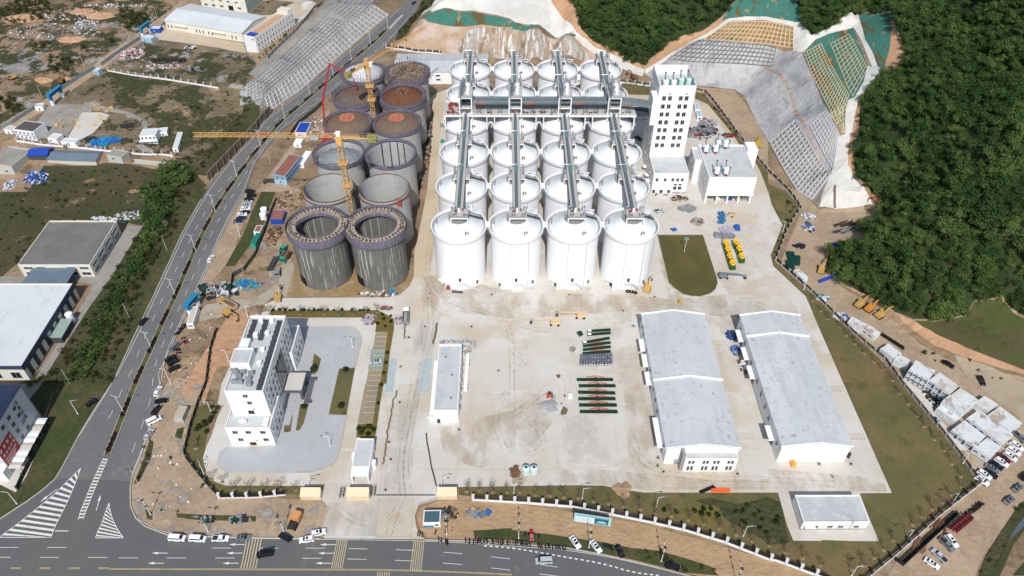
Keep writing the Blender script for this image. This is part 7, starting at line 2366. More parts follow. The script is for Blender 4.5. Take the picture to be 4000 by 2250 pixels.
for kind,col,s,lab in (
  ('suv','white',"L 1830,442 1918,508",'white car at the far end of the cabin car row'),
  ('suv','white',"L 1800,482 1900,546",'second white car from the far end of the row'),
  ('suv','white',"L 1775,522 1870,588",'white car beside the dark red one, upper side'),
  ('sedan','red',"L 1732,532 1822,596",'dark red car in the cabin car row'),
  ('suv','white',"L 1708,564 1808,630",'white car between the dark red and black cars'),
  ('suv','black',"L 1664,586 1768,656",'black car next to the grey one in the row'),
  ('sedan','grey',"L 1640,612 1738,672",'grey car next to the black one in the row'),
  ('sedan','black',"L 1630,650 1724,714",'black car between two white cars near the wall'),
  ('suv','white',"L 1580,656 1680,726",'white car second from the wall corner'),
  ('suv','white',"L 1565,706 1654,766",'white car nearest the wall corner'),
  ('pickup','grey',"L 1866,376 1932,442",'grey pickup behind the white cars by the cabins'),
  ('sedan','grey',"L 1845,818 1920,758",'grey saloon on the open dirt, farther from the canal'),
  ('sedan','grey',"L 1780,908 1855,852",'grey saloon on the open dirt, nearer the motorbikes'),
  ('suv','black',"L 1915,722 1960,680",'black car cut by the right picture edge'),
  ('suv','white',"L 1352,1150 1414,1230",'white car beside the red tricycles'),
  ('pickup','grey',"L 1305,1176 1388,1258",'blue grey pickup beside the white car and tricycles'),
  ('pickup','silver',"L 1345,1355 1232,1250",'silver pickup with loaded bed, middle of the dirt'),
  ('sedan','white',"L 1182,1322 1286,1396",'white car lowest on the right dirt lot'),
  ('sedan','black',"H 1316,1282 1398,1326",'black car on the dirt road above the camp'),
  ('suv','black',"H 1590,1402 1622,1460",'black car parked on the gravel above the camp'),
  ('pickup','silver',"G 1076,150 1150,144",'silver pickup on the slab beside the rightmost white silos'),
  ('sedan','black',"Z 1272,60 1350,112",'black car in the shade between silos and tower'),
  ('sedan','silver',"F 864,1288 950,1282",'black and silver car in the green parking stalls')):
 car(kind,col,s,lab,G1)

# ---- motorbikes
def bike_mesh(col):
 m_ = MB()
 n_ = 10
 for y in (-.62,.62):
  m_.add([(sx * .06,y + .29 * math.cos(6.2832 * i / n_),.29 + .29 * math.sin(6.2832 * i / n_)) for sx in (-1,1) for i in range(n_)],[list(range(n_))[::-1],list(range(n_,2 * n_))] + [(i,(i + 1) % n_,n_ + (i + 1) % n_,n_ + i) for i in range(n_)],1)
 m_.box(-.16,.16,-.75,.2,.42,.72,0,.04).box(-.14,.14,-.7,.1,.72,.82,1).box(-.2,.2,.1,.3,.25,.85,0,.03)
 m_.beam((0,.62,.3),(0,.36,1.0),.09,mi=1).beam((-.34,.36,1.02),(.34,.36,1.02),.06,mi=1).box(-.16,.16,.34,.48,.78,1.02,0).box(-.16,.16,-.95,-.7,.66,.95,0)
 return m_.mesh('motorbike',[col,BLACK])

BK = [bike_mesh(plain('bike_' + n,c,.4)) for n,c in (('plum',(74,40,66)),('black',(30,30,34)),('blue',(38,50,86)),('red',(130,32,40)),('grey',(120,124,132)),('white',(205,206,210)))]
for (s,n,ang,lab,cs) in (("f -60,1380 190,1075",20,40,'motorbike in the dense row along the road below the white weigh cabin',(0,1,2,4)),
        ("J 1365,1180 1455,1205",7,100,'motorbike in the bunch beside the earth island',(3,1,1,5)),
        ("J 1580,1190 1930,1212",22,95,'motorbike in the long kerbside row, right of the entrance',(1,2,3,1,4,5)),
        ("K 5,1200 145,1218",10,95,'motorbike in the kerbside row left of the small red car',(1,4,2)),
        ("K 185,1225 410,1250",12,95,'motorbike in the kerbside row with red covers',(0,3,2,1)),
        ("K 690,1222 765,1250",4,110,'motorbike on the grass between white and black saloons',(2,1)),
        ("L 1490,995 1612,905",13,150,'motorbike in the slanting row on the right dirt lot',(0,1,4,1)),
        ("J 1215,1125 1265,1150",3,90,'motorbike at the rounded kerb of the entrance',(1,5)),
        ("E 1385,1105 1410,1150",3,30,'motorbike standing apart on the earth beside the road',(3,1)),
        ("E 1340,1190 1360,1222",3,20,'motorbike beside the grey van at the road',(1,0)),
        ("J 1340,1135 1500,1105",3,80,'motorbike by the guard cabin',(1,5)),
        ("K 90,1140 215,1165",4,90,'motorbike beside the small red car',(2,1,1))):
 p,q = [PT(*t_) for t_ in toks(s)]
 for i in range(n):
  f = (i + rnd.uniform(-.2,.2) + .5) / n
  x,y = p[0] + (q[0] - p[0]) * f + rnd.uniform(-.3,.3),p[1] + (q[1] - p[1]) * f + rnd.uniform(-.3,.3)
  o = inst(BK[rnd.choice(cs)],'motorbike',None,(x,y,zt(x,y) + .22),R(ang - 90 + rnd.uniform(-14,14)))
  tag(o,lab,'motorbike','parked motorbikes: ' + lab[-40:])
tm = MB().box(-.55,.55,-1.3,.2,.55,.95,0).box(-.5,.5,-1.2,.1,.95,1.0,1).box(-.4,.4,.2,.9,.4,.95,0,.06).beam((0,1.2,.3),(0,.9,1.1),.1,mi=1).beam((-.4,.9,1.1),(.4,.9,1.1),.07,mi=1)
for x,y in ((-.6,-.9),(.6,-.9),(0,1.25)):
 tm.add([(x + sx * .07,y + .3 * math.cos(6.2832 * i / 10),.3 + .3 * math.sin(6.2832 * i / 10)) for sx in (-1,1) for i in range(10)],[list(range(10))[::-1],list(range(10,20))] + [(i,(i + 1) % 10,10 + (i + 1) % 10,10 + i) for i in range(10)],1)
tm = tm.mesh('tricycle',[plain('trike_red',(160,34,44),.4),BLACK])
p,q = PT('L',1388,1118),PT('L',1500,1025)
for i in range(7):
 f = i / 6
 o = inst(tm,'cargo_tricycle',None,(p[0] + (q[0] - p[0]) * f,p[1] + (q[1] - p[1]) * f,.2),R(60 + rnd.uniform(-10,10)))
 tag(o,'red cargo tricycle in the row beside the netted pit','tricycle','red cargo tricycles')
# ---- lorries
def lorry(s,cabc,boxc,label,L_=8.0,load=None,name='dump_truck',cat='truck',boxh=1.5):
 (k,x0,y0),(k2,x1,y1) = toks(s)
 a,b = Vector(PT(k,x0,y0)),Vector(PT(k2,x1,y1))
 c = (a + b) / 2
 t = T(name,label,cat,(c.x,c.y,zt(c.x,c.y) + .1),math.atan2(b.y - a.y,b.x - a.x) - math.pi / 2)
 h = L_ / 2
 MB().box(-.5,.5,-h,h - .3,.7,1.0).obj('chassis',DSTEEL,t)
 MB().box(-1.2,1.2,h - 2.0,h,.7,2.9,top=.1).obj('cab',cabc,t)
 MB().box(-1.05,1.05,h - .09,h + .02,1.8,2.6).obj('windscreen',GLASS,t)
 bx = MB().box(-1.25,1.25,-h,h - 2.3,1.05,1.2)
 for x0_,x1_,y0_,y1_ in ((-1.25,-1.15,-h,h - 2.3),(1.15,1.25,-h,h - 2.3),(-1.15,1.15,-h,-h + .1),(-1.15,1.15,h - 2.4,h - 2.3)):
  bx.box(x0_,x1_,y0_,y1_,1.2,1.2 + boxh)
 bx.obj('load_bed',boxc,t)
 if load:
  MB().box(-1.12,1.12,-h + .15,h - 2.45,1.2,1.2 + boxh * .85,top=.5).obj('load',load,t)
 wh = CARM['sedan'][2]
 for x in (-1.1,1.1):
  for y in (-h + 1.2,-h + 2.5,h - 1.2):
   o = inst(wh,'wheel',t,(x,y,.5))
   o.scale = (1.6,1.5,1.5)
 return t

SOILP = mat('dug_soil',(.17,.09,.05),[('n',1.5,(.24,.13,.07),.45,.65,.8)],.95,coords='obj',bump=.3,bscale=2)
lorry("f 1590,660 1230,450",CATY,plain('bed_tan',(190,172,140),.8),'dump truck loaded with brown soil beside the digging excavator',9.5,SOILP)
lorry("c 790,960 705,1070",GREEN,plain('bed_brown',(104,84,62),.8),'small teal tipper beside the dark silos',6.4,SOILP)
lorry("c 640,1160 640,1270",plain('lorry_grey',(136,138,138),.6),plain('lorry_grey',(136,138,138),.6),'small grey dumper on the track beside the dark silos',5.2,None,boxh=.7)
lorry("F 1132,1000 1136,918",SHADEW,STEEL,'white grey lorry parked on the yard road near the hedge',8.5,plain('load_grey',(150,152,152),.9))
# ---- excavators
def excavator(s,col,label,track=BLACK,sw=0.0,name='excavator',reach=1.0):
 (k,x0,y0),(k2,x1,y1) = toks(s)
 a,b = Vector(PT(k,x0,y0)),Vector(PT(k2,x1,y1))
 t = T(name,label,'excavator',(a.x,a.y,zt(a.x,a.y) + .08),math.atan2(b.y - a.y,b.x - a.x) - math.pi / 2,'excavators')
 for x in (-1.1,1.1):
  MB().box(x - .32,x + .32,-1.9,1.9,0,.85,top=.12).obj('track',track,t)
 MB().box(-1.0,1.0,-.9,.9,.5,.95).obj('undercarriage',track,t)
 MB().box(-1.35,1.35,-2.2,1.3,1.0,1.95,top=.08).obj('house',col,t)
 MB().box(-1.3,1.3,-2.75,-2.1,1.0,1.9,top=.15).obj('counterweight',col,t)
 c = MB().box(-1.35,-.3,-.1,1.55,1.95,2.95,top=.1).obj('cab',col,t)
 MB().box(-1.3,-.35,1.5,1.57,2.05,2.8).box(-1.38,-1.28,.1,1.4,2.05,2.8).obj('cab_window',GLASS,c)
 m_ = MB()
 r_ = reach
 m_.beam((.25,1.2,1.7),(.25,3.4 * r_,3.9),.42,.6).beam((.25,3.4 * r_,3.9),(.25,5.8 * r_,3.3),.38,.5)
 m_.obj('boom',col,t)
 MB().beam((.25,5.7 * r_,3.6),(.25,6.5 * r_,1.2),.32,.42).obj('stick',col,t)
 MB().add([(-.3,6.3 * r_,1.3),(.8,6.3 * r_,1.3),(.8,6.9 * r_,.5),(-.3,6.9 * r_,.5),(-.3,5.9 * r_,.15),(.8,5.9 * r_,.15)],[(0,1,2,3),(3,2,5,4),(0,3,4),(1,5,2)]).obj('bucket',DSTEEL,t)
 return t

for s,c_,lab in (("H 400,600 435,510",CATY,'excavator parked at the trees above the blue sheet, boom raised'),("H 690,860 770,790",CATY,'uppermost excavator of three parked along the dirt bank'),("H 765,890 840,820",plain('machine_amber',(196,132,60),.6),'middle excavator of three parked along the dirt bank'),
     ("H 845,940 945,860",CATY,'lowest excavator of three parked along the dirt bank'),("f 1390,800 1640,960",CATY,'yellow excavator digging beside the office corner'),("F 172,810 190,730",CATY,'yellow excavator on the concrete road end by the dark silos'),
     ("N 1008,1275 1060,1130",plain('machine_tan',(206,160,84),.6),'tan excavator beside the rightmost front silo'),("R 1240,490 1130,430",plain('machine_rust',(120,84,50),.7),'brown excavator behind the fence near the rear silos'),
     ("T 1110,845 1095,800",plain('machine_mustard',(190,150,40),.6),'mustard loader on the dirt beside the posted wall'),("A 90,600 10,625",CATY,'yellow excavator on the waste ground at the far left'),("A 470,620 490,560",plain('machine_rust',(120,84,50),.7),'rusty excavator beside the far dirt road'),
     ("H 850,112 790,105",REDP,'red drill rig at the foot of the pale concrete apron'),("c 715,905 690,960",GREEN,'small teal excavator beside the teal tipper')):
 excavator(s,c_,lab,reach=.62 if 'small' in lab or 'loader' in lab else 1.0)
# ---- boom lifts
def boom_lift(s,col,label):
 (k,x0,y0),(k2,x1,y1) = toks(s)
 a,b = Vector(PT(k,x0,y0)),Vector(PT(k2,x1,y1))
 L_ = (b - a).length
 t = T('boom_lift',label,'boom lift',(a.x,a.y,.12),math.atan2(b.y - a.y,b.x - a.x) - math.pi / 2,'boom lifts')
 MB().box(-1.1,1.1,-1.6,1.6,.5,1.1).obj('chassis',col,t)
 wh = CARM['sedan'][2]
 for x in (-1.15,1.15):
  for y in (-1.5,1.5):
   o = inst(wh,'wheel',t,(x,y,.5))
   o.scale = (1.8,1.5,1.5)
 MB().box(-1.15,1.15,-2.4,.9,1.15,2.1,top=.12).obj('turret',col,t)
 MB().beam((0,-2.0,2.5),(0,L_ * .62,2.3),.5,.6).beam((0,L_ * .55,2.3),(0,L_ - 1.6,2.0),.34,.42).obj('boom',col,t)
 MB().beam((0,L_ - 1.7,2.0),(0,L_ - .9,1.0),.25).obj('jib_arm',col,t)
 c = MB()
 for x in (-.9,.9):
  for y in (L_ - 1.0,L_):
   c.beam((x,y,.5),(x,y,1.6),.09)
  c.beam((x,L_ - 1,1.6),(x,L_,1.6),.09)
 for y in (L_ - 1.0,L_):
  c.beam((-.9,y,1.6),(.9,y,1.6),.09)
 c.box(-.9,.9,L_ - 1,L_,.42,.5)
 c.obj('basket',DSTEEL,t)

boom_lift("G 515,945 330,935",TANM,'tan boom lift, upper one of the pair on the slab')
boom_lift("G 322,998 135,990",TANM,'tan boom lift, lower one of the pair on the slab')
boom_lift("G 1595,645 1765,655",plain('lift_grey',(120,132,142),.4,.3),'grey boom lift lying below the green yellow hoppers')
# ---- hoppers and belt conveyors laid out on the slab
def ground(k,x,y,z=0.0):
 return Vector(P(k,x,y,z))

def hopper_parts():
 fr = MB()
 for x in (-1.2,1.2):
  for y in (-1.1,1.1):
   fr.beam((x,y,0),(x * .9,y * .9,2.0),.22)
  fr.beam((x,-1.2,.5),(x,1.2,.5),.2).beam((x * .95,-1.1,1.9),(x * .95,1.1,1.9),.2)
 fr.beam((-1.2,-1.1,1.0),(1.2,-1.1,1.0),.2).box(-1.15,1.15,-1.75,-.6,.3,1.9).beam((-1.2,1.1,1.9),(1.2,1.1,1.9),.2)
 fn = MB().lathe([(.45,1.4),(1.0,2.3),(1.05,2.8),(.9,3.0),(.6,3.0),(.55,2.4)],18)
 fn.beam((-1.2,.9,2.2),(-.6,1.5,3.6),.3).beam((1.2,.9,2.2),(.6,1.5,3.6),.3).box(-.7,.7,1.2,1.8,2.8,3.7)
 mo_ = MB().cyl(0,0,2.3,2.45,.6,n=16)
 return fr.mesh('frame',DGREEN if False else plain('hopper_green',(34,92,52),.5)),fn.mesh('funnel',plain('hopper_yellow',(238,186,24),.45),True),mo_.mesh('mouth',plain('mouth_red',(130,40,26),.7))

hp = hopper_parts()
for k,(x,y) in enumerate(((255,715),(290,835),(330,965),(375,1100),(445,705),(505,825),(548,970))):
 g_ = ground('e',x,y)
 t = T('grain_hopper',f"yellow green mobile hopper, {['farthest', 'second', 'third', 'nearest'][k] if k < 4 else ['farthest', 'middle', 'nearest'][k - 4]} in the {'left file of four' if k < 4 else 'right file of three'}",'hopper',(g_.x,g_.y,.1),R(4),'green and yellow hoppers')
 for me_,n_ in zip(hp,('frame','funnel','mouth')):
  inst(me_,n_,t)
CVS = [((360,130),(705,108),0),((358,182),(705,156),0),((290,305),(692,232),1),((298,353),(706,298),1),((297,408),(708,361),1),((293,464),(708,430),1),
  ((205,852),(744,852),2),((236,945),(780,945),2),((226,1040),(776,1053),2),((228,1138),(780,1137),2),((240,1232),(800,1233),2),((250,1330),(812,1332),2)]
CGREEN = plain('conveyor_green',(22,66,50),.5)
CBELT = mat('conveyor_belt',(.018,.024,.022),[],.7,coords='obj')
for k,(a,b,kind) in enumerate(CVS):
 za,zb = (1.3,1.9) if kind else (.8,.8)
 A,B = ground('d',*a,za),ground('d',*b,zb)
 d = B - A
 L_ = math.hypot(d.x,d.y)
 lab = (f"green belt conveyor without frame, {['farther', 'nearer'][k]} of the two at the far end" if kind == 0 else
   f"slanting green belt conveyor on orange frame, {ORD[k - 2]} of four from the far end" if kind == 1 else
   f"long green belt conveyor on orange truss, {ORD[k - 6]} of six from the far end")
 t = T('belt_conveyor',lab,'belt conveyor',(A.x,A.y,.1),math.atan2(d.y,d.x),'green belt conveyors on the slab')
 m_ = MB()
 for y in (-.48,.48):
  m_.beam((0,y,za),(L_,y,zb),.12,.5)
 m_.beam((0,0,za - .28),(L_,0,zb - .28),1.0,.1)
 for x in (.1,L_ - .1):
  m_.beam((x,-.5,za if x < 1 else zb),(x,.5,za if x < 1 else zb),.2)
 m_.obj('trough',CGREEN,t)
 MB().beam((.1,0,za - .05),(L_ - .1,0,zb - .05),.82,.06).obj('belt',CBELT,t)
 MB().box(.2,1.6,-.5,.5,za - .1,za + .35).obj('end_hood',SHADEW if k < 3 else CGREEN,t)
 if kind:
  f = MB()
  c0,hw = L_ * .53,L_ * .25
  for y in ((.5,2.2) if kind == 2 else (-.7,1.2)):
   f.beam((c0 - hw,y,.55),(c0,y,1.3),.1).beam((c0,y,1.3),(c0 + hw,y,.55),.1).beam((c0 - hw,y,.55),(c0 + hw,y,.55),.12)
  y0,y1 = (.5,2.2) if kind == 2 else (-.7,1.2)
  for x in (c0 - hw,c0,c0 + hw,c0 - hw / 2,c0 + hw / 2):
   f.beam((x,y0,.6),(x,y1,.6),.12)
  for s_ in (-1,1):
   f.beam((c0,y0,.6),(c0 + s_ * hw,y1,.6),.09).beam((c0 + s_ * hw,y0,.6),(c0,y1,.6),.09)
   f.beam((c0 + s_ * hw * .5,(y0 + y1) / 2,.6),(c0 + s_ * hw * .5,0,za - .2),.1)
  f.obj('frame',ORANGE,t)
  wh = CARM['sedan'][2]
  for y in (y0,y1):
   inst(wh,'wheel',t,(c0,y,.33),R(90))
for k in range(36):      
 r_,c_ = divmod(k,12)
 g_ = ground('d',268 + c_ * 40 + rnd.uniform(-5,5),530 + r_ * 55 - c_ * 1.0 + rnd.uniform(-4,4))
 if k == 0:
  um = MB().box(-.55,.55,-.6,.6,.25,1.1,top=.1).cyl(0,0,1.1,1.5,.42,.3,10).box(-.6,-.5,-.6,.6,0,.9).box(.5,.6,-.6,.6,0,.9).box(-.35,.35,.55,.85,.5,1.5)
  ug,up_ = um.mesh('fan',plain('fan_steel',(126,132,146),.45,.4)),MB().box(-.3,.3,-.64,-.6,.5,.95).mesh('plate',SHADEW)
 t = T('fan_machine',f"small grey machine packed in the block, {['far', 'middle', 'near'][r_]} row",'fan',(g_.x,g_.y,.1),R(rnd.uniform(-8,8)),f"small grey machines, {['far', 'middle', 'near'][r_]} row")
 inst(ug,'housing',t)
 inst(up_,'plate',t)
# ---- heaps and loose stacks (nobody could count the pieces)
def heap(label,cat,k,x,y,rx,ry,n,cols,smin,smax,h=.8,name='material_heap',flat=.4,rz=None,thing=True):
 c = PT(k,x,y)
 m_ = MB()
 for i in range(n):
  a,q = rnd.uniform(0,6.283),math.sqrt(rnd.random())
  X,Y = rx * q * math.cos(a),ry * q * math.sin(a)
  s_ = rnd.uniform(smin,smax)
  m_.rbox(X,Y,zt(c[0] + X,c[1] + Y) - c[2] + h * (1 - q) * rnd.random() + s_ * flat * .4 * (.3 if rz else 1),s_,s_ * (rnd.uniform(.4,1) if rz is None else .09),s_ * (flat if rz is None else .09),rnd.uniform(0,3.14) if rz is None else rz + rnd.gauss(0,.12),rnd.randrange(len(cols)),rnd.uniform(-.25,.25) if rz is None else 0)
 o = m_.obj(name,cols,None,(c[0],c[1],c[2] + .1))
 return stuff(o,label,cat)

W1,PK,BL2,GR2,DK = plain('sack_white',(214,214,216),.8),plain('sack_pink',(186,150,150),.9),plain('sack_blue',(40,92,170),.7),plain('scrap_grey',(134,138,142),.7),plain('scrap_dark',(52,50,50),.9)
LAV = plain('lavender_sheet',(172,166,180),.6)
for a in (("blue and white sacks heaped on bare ground near the old workshop",'sack heap','A',275,1345,6,5,220,[BL2,BL2,W1],.4,1.0,2),('white and blue sacks heaped lower left of the bigger heap','sack heap','A',75,1400,3,4,90,[BL2,W1,W1],.4,1.0,1.5),
   ('pink waste strewn across the dump yard','waste heap','A',985,410,9,7,170,[PK,W1,PK],.5,1.4,1.2),('pale rubble before the row of dark bales','rubble','A',1250,505,15,2.5,200,[PK,W1,TIMB],.4,1.1,.8),
   ('white and pink rubbish spread over the waste ground','rubbish','A',420,240,30,12,170,[W1,PK,GR2],.4,1.3,.5),('white rubbish patch at the top of the waste ground','rubbish','A',560,110,20,10,80,[W1,PK],.4,1.2,.4),('white rubbish along the top green strip','rubbish','A',870,45,22,3,60,[W1],.5,1.2,.4),
   ('grey rubble patch beside the waste ground track','rubble','A',650,180,8,6,130,[GR2,W1],.5,1.2,.8),('white sheets scattered behind the grey factory','scrap','E',1010,180,9,3,110,[W1,GR2],.4,1.2,.5),('white scraps behind the flat factory roof','scrap','E',795,205,6,1.6,60,[W1],.4,1.1,.4),
   ('yellow crane parts scattered in the weedy yard','scrap','A',640,880,18,13,26,[CATY,YEL],.7,2.2,.4),('blue pipe bundles in the weedy yard','pipes','A',765,1080,5,2,30,[BL2,CYAN],1.5,3.5,.3),('blue pipe bundle near the gallery cabin','pipes','A',870,1060,3.4,1.6,20,[CYAN,BL2],1.5,3,.3),('dark scrap heap in the yard grass','scrap','A',690,1055,3,2.4,50,[DK],.5,1.5,.8),('black sheeting on the yard grass','scrap','A',955,955,3.4,2,40,[DK],.6,1.8,.4),
   ('black pile at the dump yard corner','scrap','A',1435,365,4,3,60,[DK,W1],.6,1.8,1),('dark scrap on the dump yard grass','scrap','A',1465,525,5,2,50,[DK,GR2],.6,1.8,.6),('dark beams at the dump yard edge','scrap','A',1745,430,5,2,30,[DK,GR2],.8,2.5,.6),
   ('brown timber offcuts beside the white working tower door','offcuts','T',365,1345,4.4,2.2,70,[TIMB,DK,WOOD],.5,1.5,1),('lavender sheeting over goods at the tower wall','sheeting','T',370,1285,3.4,1,30,[LAV],.8,1.8,.7),('pale bags and scraps beside the tower base','scrap','T',195,1308,3.6,1.2,40,[W1,TIMB,GR2],.4,1.2,.5),
   ('grey scaffold tubes piled on the slab beyond the lawn','tubes','G',1320,130,3.6,2.4,90,[GR2,STEEL],.8,2.2,.5),('brown drums and rolls on the slab','rolls','G',1395,225,3.2,3,34,[TIMB,WOOD,GR2],.8,1.6,.8),('blue small frame on the slab above the lawn','frame','G',1222,287,1.3,.8,14,[BL2],.5,1.2,.3),
   ('lavender plastic sheet over a heap beside the hoppers','sheeting','e',300,395,3.6,2.2,60,[LAV],1.0,2.2,1.5),('steel sections laid behind the hoppers','sections','e',240,510,4.0,1.2,40,[GR2,STEEL],1.2,3.2,.6),('tan crate debris on the slab near blue drums','scrap','e',360,100,1.8,1.8,20,[TANM,TIMB],.6,1.4,.5),
   ('mixed lavender goods in the material yard by the tower','goods','T',640,630,5.5,4.5,130,[LAV,GR2,LAV,TIMB],.5,1.6,.8),('dark goods and tyres in the material yard','goods','T',545,730,9,6,130,[DK,GR2,GR2,REDP],.5,1.8,.5),('steel sheets laid out in the material yard','sheets','T',610,700,6.5,6,46,[GR2,STEEL,DK],1.4,3.6,.2),('brown goods at the edge of the material yard','goods','T',838,750,4,2.4,60,[TIMB,REDP,DK],.5,1.4,.8),
   ('rust brown scrap heap left of the two tanks','scrap','K',25,665,1.8,2.4,60,[RUST,TIMB],.4,1.2,.6),
   ('grey concrete blocks at the head of the weigh house','blocks','F',1505,1132,6.6,.8,44,[GR2,CRAW],.7,1.2,.5),('yellow blocks and lids beside the weigh house','blocks','F',1590,1215,1.8,3.2,50,[CATY,GR2,W1],.4,.9,.3),('grey slabs scattered beside the weigh house corner','slabs','F',1615,1160,2.8,2.6,16,[CRAW,GR2],.9,1.7,.2),('mixed rubble at the end of the concrete road','rubble','F',985,880,2.6,1.2,50,[GR2,TIMB,REDP],.4,1.0,.5),('pallets of lavender wrapped blocks at the hedge end','goods','F',850,965,3.4,3.0,70,[LAV,LAV,TIMB],.7,1.3,.8),('pallets and bags beside the parked lorry','goods','F',1078,975,1.8,2.4,40,[LAV,TIMB,GR2],.5,1.1,.6),
   ('blue valves and pipes strewn beside the outer warehouse','scrap','G',1695,1200,2.4,3,60,[BL2,GR2,BL2],.4,1.2,.6),('blue grey motors beside the outer warehouse corner','scrap','G',1660,1085,2.6,3,50,[DSTEEL,BL2],.5,1.1,.5),('timber and white scraps beside the outer warehouse doors','scrap','G',1745,1320,2,3.4,40,[TIMB,W1],.6,1.8,.4),
   ('rebar cages and timber cluttering the ground by the dark silos','clutter','c',580,700,3.6,8,110,[RUST,TIMB,DK,TIMB],.3,1.2,.5),('steel beams and scrap behind the site sheds','clutter','c',800,220,6,9,80,[TIMB,WOOD,RUST],.4,1.8,.3),('scrap scattered above the hoarding near the pump truck','clutter','B',450,960,5,12,110,[RUST,TIMB,W1,GR2],.4,1.2,.4),('green sheets and panels dumped beside the muddy track','sheets','f',1140,130,10,5,90,[DGREEN,GR2,W1,DK],.8,2.6,.5),('blue and teal barrels with mixers near the track','clutter','c',215,1360,7,3.4,60,[CYAN,BL2,GREEN,GR2],.6,1.8,.6),
   ('rubble along the shaded foot of the right concrete silos','rubble','B',1270,1150,3.4,34,240,[GR2,TIMB,DK],.5,1.6,.4),('scrap and boards under the front dark silos','scrap','F',930,770,9,1.6,60,[W1,GR2,TIMB],.5,1.5,.3),
   ('loose litter along the earth shoulder of the road','litter','E',1440,1180,9,22,60,[W1,GR2,TIMB],.25,.8,.15),('litter scattered on the corner earth','litter','I',1330,720,16,14,40,[W1,DGREEN,GR2],.25,.9,.12),('green nets and bars dumped along the front earth strip','scrap','I',1560,1035,2.6,1.4,16,[DGREEN,GR2,DK],.6,2.0,.3),('bars and green sheets near the generator','scrap','I',1810,1025,3.4,1.2,18,[DGREEN,GR2,DK],.6,2.0,.3),('steel tubes and a blue pile in front of the booth','scrap','J',1680,975,3.6,1.4,46,[STEEL,GR2,BL2,STEEL,CATY],.6,2.0,.2),('dark goods beside the guard cabin','scrap','J',1450,985,3,2.6,60,[DK,GR2,TIMB],.4,1.4,.4),
   ('white bales stacked beside the turning yard','bales','H',305,190,3.4,2.6,50,[W1,GR2],.8,1.4,1),('black tarpaulin pile on the turning yard','tarpaulin','H',235,410,2.8,1.6,50,[DK,plain('tarp_navy',(30,36,60),.7)],.6,1.5,.8),('steel beams laid on the dirt, upper stack','beams','H',590,243,7,1.4,30,[DK,RUST],3,6,.4),('steel beams laid on the dirt, lower stack','beams','H',590,292,6.4,1.8,36,[DK,GR2],2,5,.4),('rubbish on the bend of the dirt yard','rubbish','H',300,265,2.6,4,60,[W1,BL2,DK],.4,1.2,.4),('blue sacks at the wall beside the upper cabins','sacks','H',548,945,3,2.4,70,[BL2,W1],.5,1.1,.8),('teal sheets and white bags along the wall','sacks','H',405,800,3.4,2,50,[GREEN,W1,CYAN],.5,1.3,.5),('air conditioners and scraps beside the camp wall','scrap','a',545,660,3,4,70,[W1,DK,DK],.5,1.2,.5),('scraps on the camp path','scrap','a',590,1010,1.2,1.6,24,[DK,CYAN],.4,1.0,.4),('rust coloured rebar in the netted pit','rebar','L',1280,1060,2,4,22,[RUST,TIMB],2,5,.2),('rust pipes along the netted pit','rebar','L',1130,1230,1.6,3,16,[RUST],2,5,.2)):
 heap(*a,**({'rz': .5} if 'beams' in a[1] else {'rz': .72} if a[1] == 'rebar' else {}))
# countable goods
for k in range(8):
 x,y = 1165 + k * 32,470 - (k % 3) * 4
 c = PT('A',x,y)
 tag(MB().cyl(0,0,0,2.2,1.3,n=12).obj('dark_bale',DK,None,c),'dark round bale in the row on the dump yard','bale','dark bales on the dump yard')
for k,(x,y) in enumerate(((105,668),(165,668))):
 c = P('K',x,y)
 t = T('water_tank',f"pale round tank with black lid, {['left', 'right'][k]} one of the pair on the slab",'tank',(c[0],c[1],.1),0,'pale round tanks')
 MB().cyl(0,0,0,2.6,1.35,n=24).cyl(0,0,2.6,3.1,1.35,.5,24).obj('shell',plain('tank_pale',(196,216,216),.5),t,smooth=True)
 MB().cyl(0,0,3.1,3.25,.45,n=14).obj('lid',BLACK,t)
for k,(x,y) in enumerate(((462,390),(452,460))):
 c = PT('c',x,y)
 tag(MB().cyl(0,0,0,3,1.6,n=20).cyl(0,0,3,3.5,1.6,.5,20).obj('white_tank',SHADEW,None,c,smooth=True),f"white plastic tank on the green strip, {['farther', 'nearer'][k]} one",'tank','white plastic tanks')
for k in range(6):
 c = PT('c',620 - k * 16,1010 + k * 30)
 tag(MB().tube([(-1.2,0,.75),(1.2,0,.75)],.75,12).obj('black_pipe_roll',plain('pipe_black',(50,52,56),.7),None,c),'black roll in the line of rolls by the dark silos','roll','black rolls')
for k in range(5):
 c = P('G',1575 + (k % 2) * 12,165 + k * 17)
 tag(MB().cyl(-.8,0,0,1.1,.7,n=12).cyl(.8,.2,0,1.1,.7,n=12).box(-1.6,1.6,-.9,.9,0,.15).obj('blue_drum_pallet',plain('drum_blue',(52,112,160),.5),None,(c[0],c[1],.1)),'pallet with blue drums in the line beside the lavender sheet','drum pallet','blue drum pallets')
c = P('e',465,365)
tag(MB().cyl(0,0,0,2.2,1.3,n=16).box(-1.3,1.3,-1.6,0,0,1.5).obj('blue_crate',BL2,None,(c[0],c[1],.1)),'blue tarpaulined crate right of the lavender sheet','crate')
for k,(x,y) in enumerate(((165,480),(175,515),(160,545),(210,510),(208,545),(165,578))):
 c = PT('H',x,y)
 m_ = MB().box(-1.7,1.7,-1.1,1.1,0,.2)
 for i in range(5):
  m_.box(-1.6,1.6,-1 + i * .45,-.7 + i * .45,.2,1.7)
 tag(m_.obj('crate_stack',DGREEN,None,c,R(-6)),'green crate stack beside the white cabin at the wall','crate','green crate stacks')
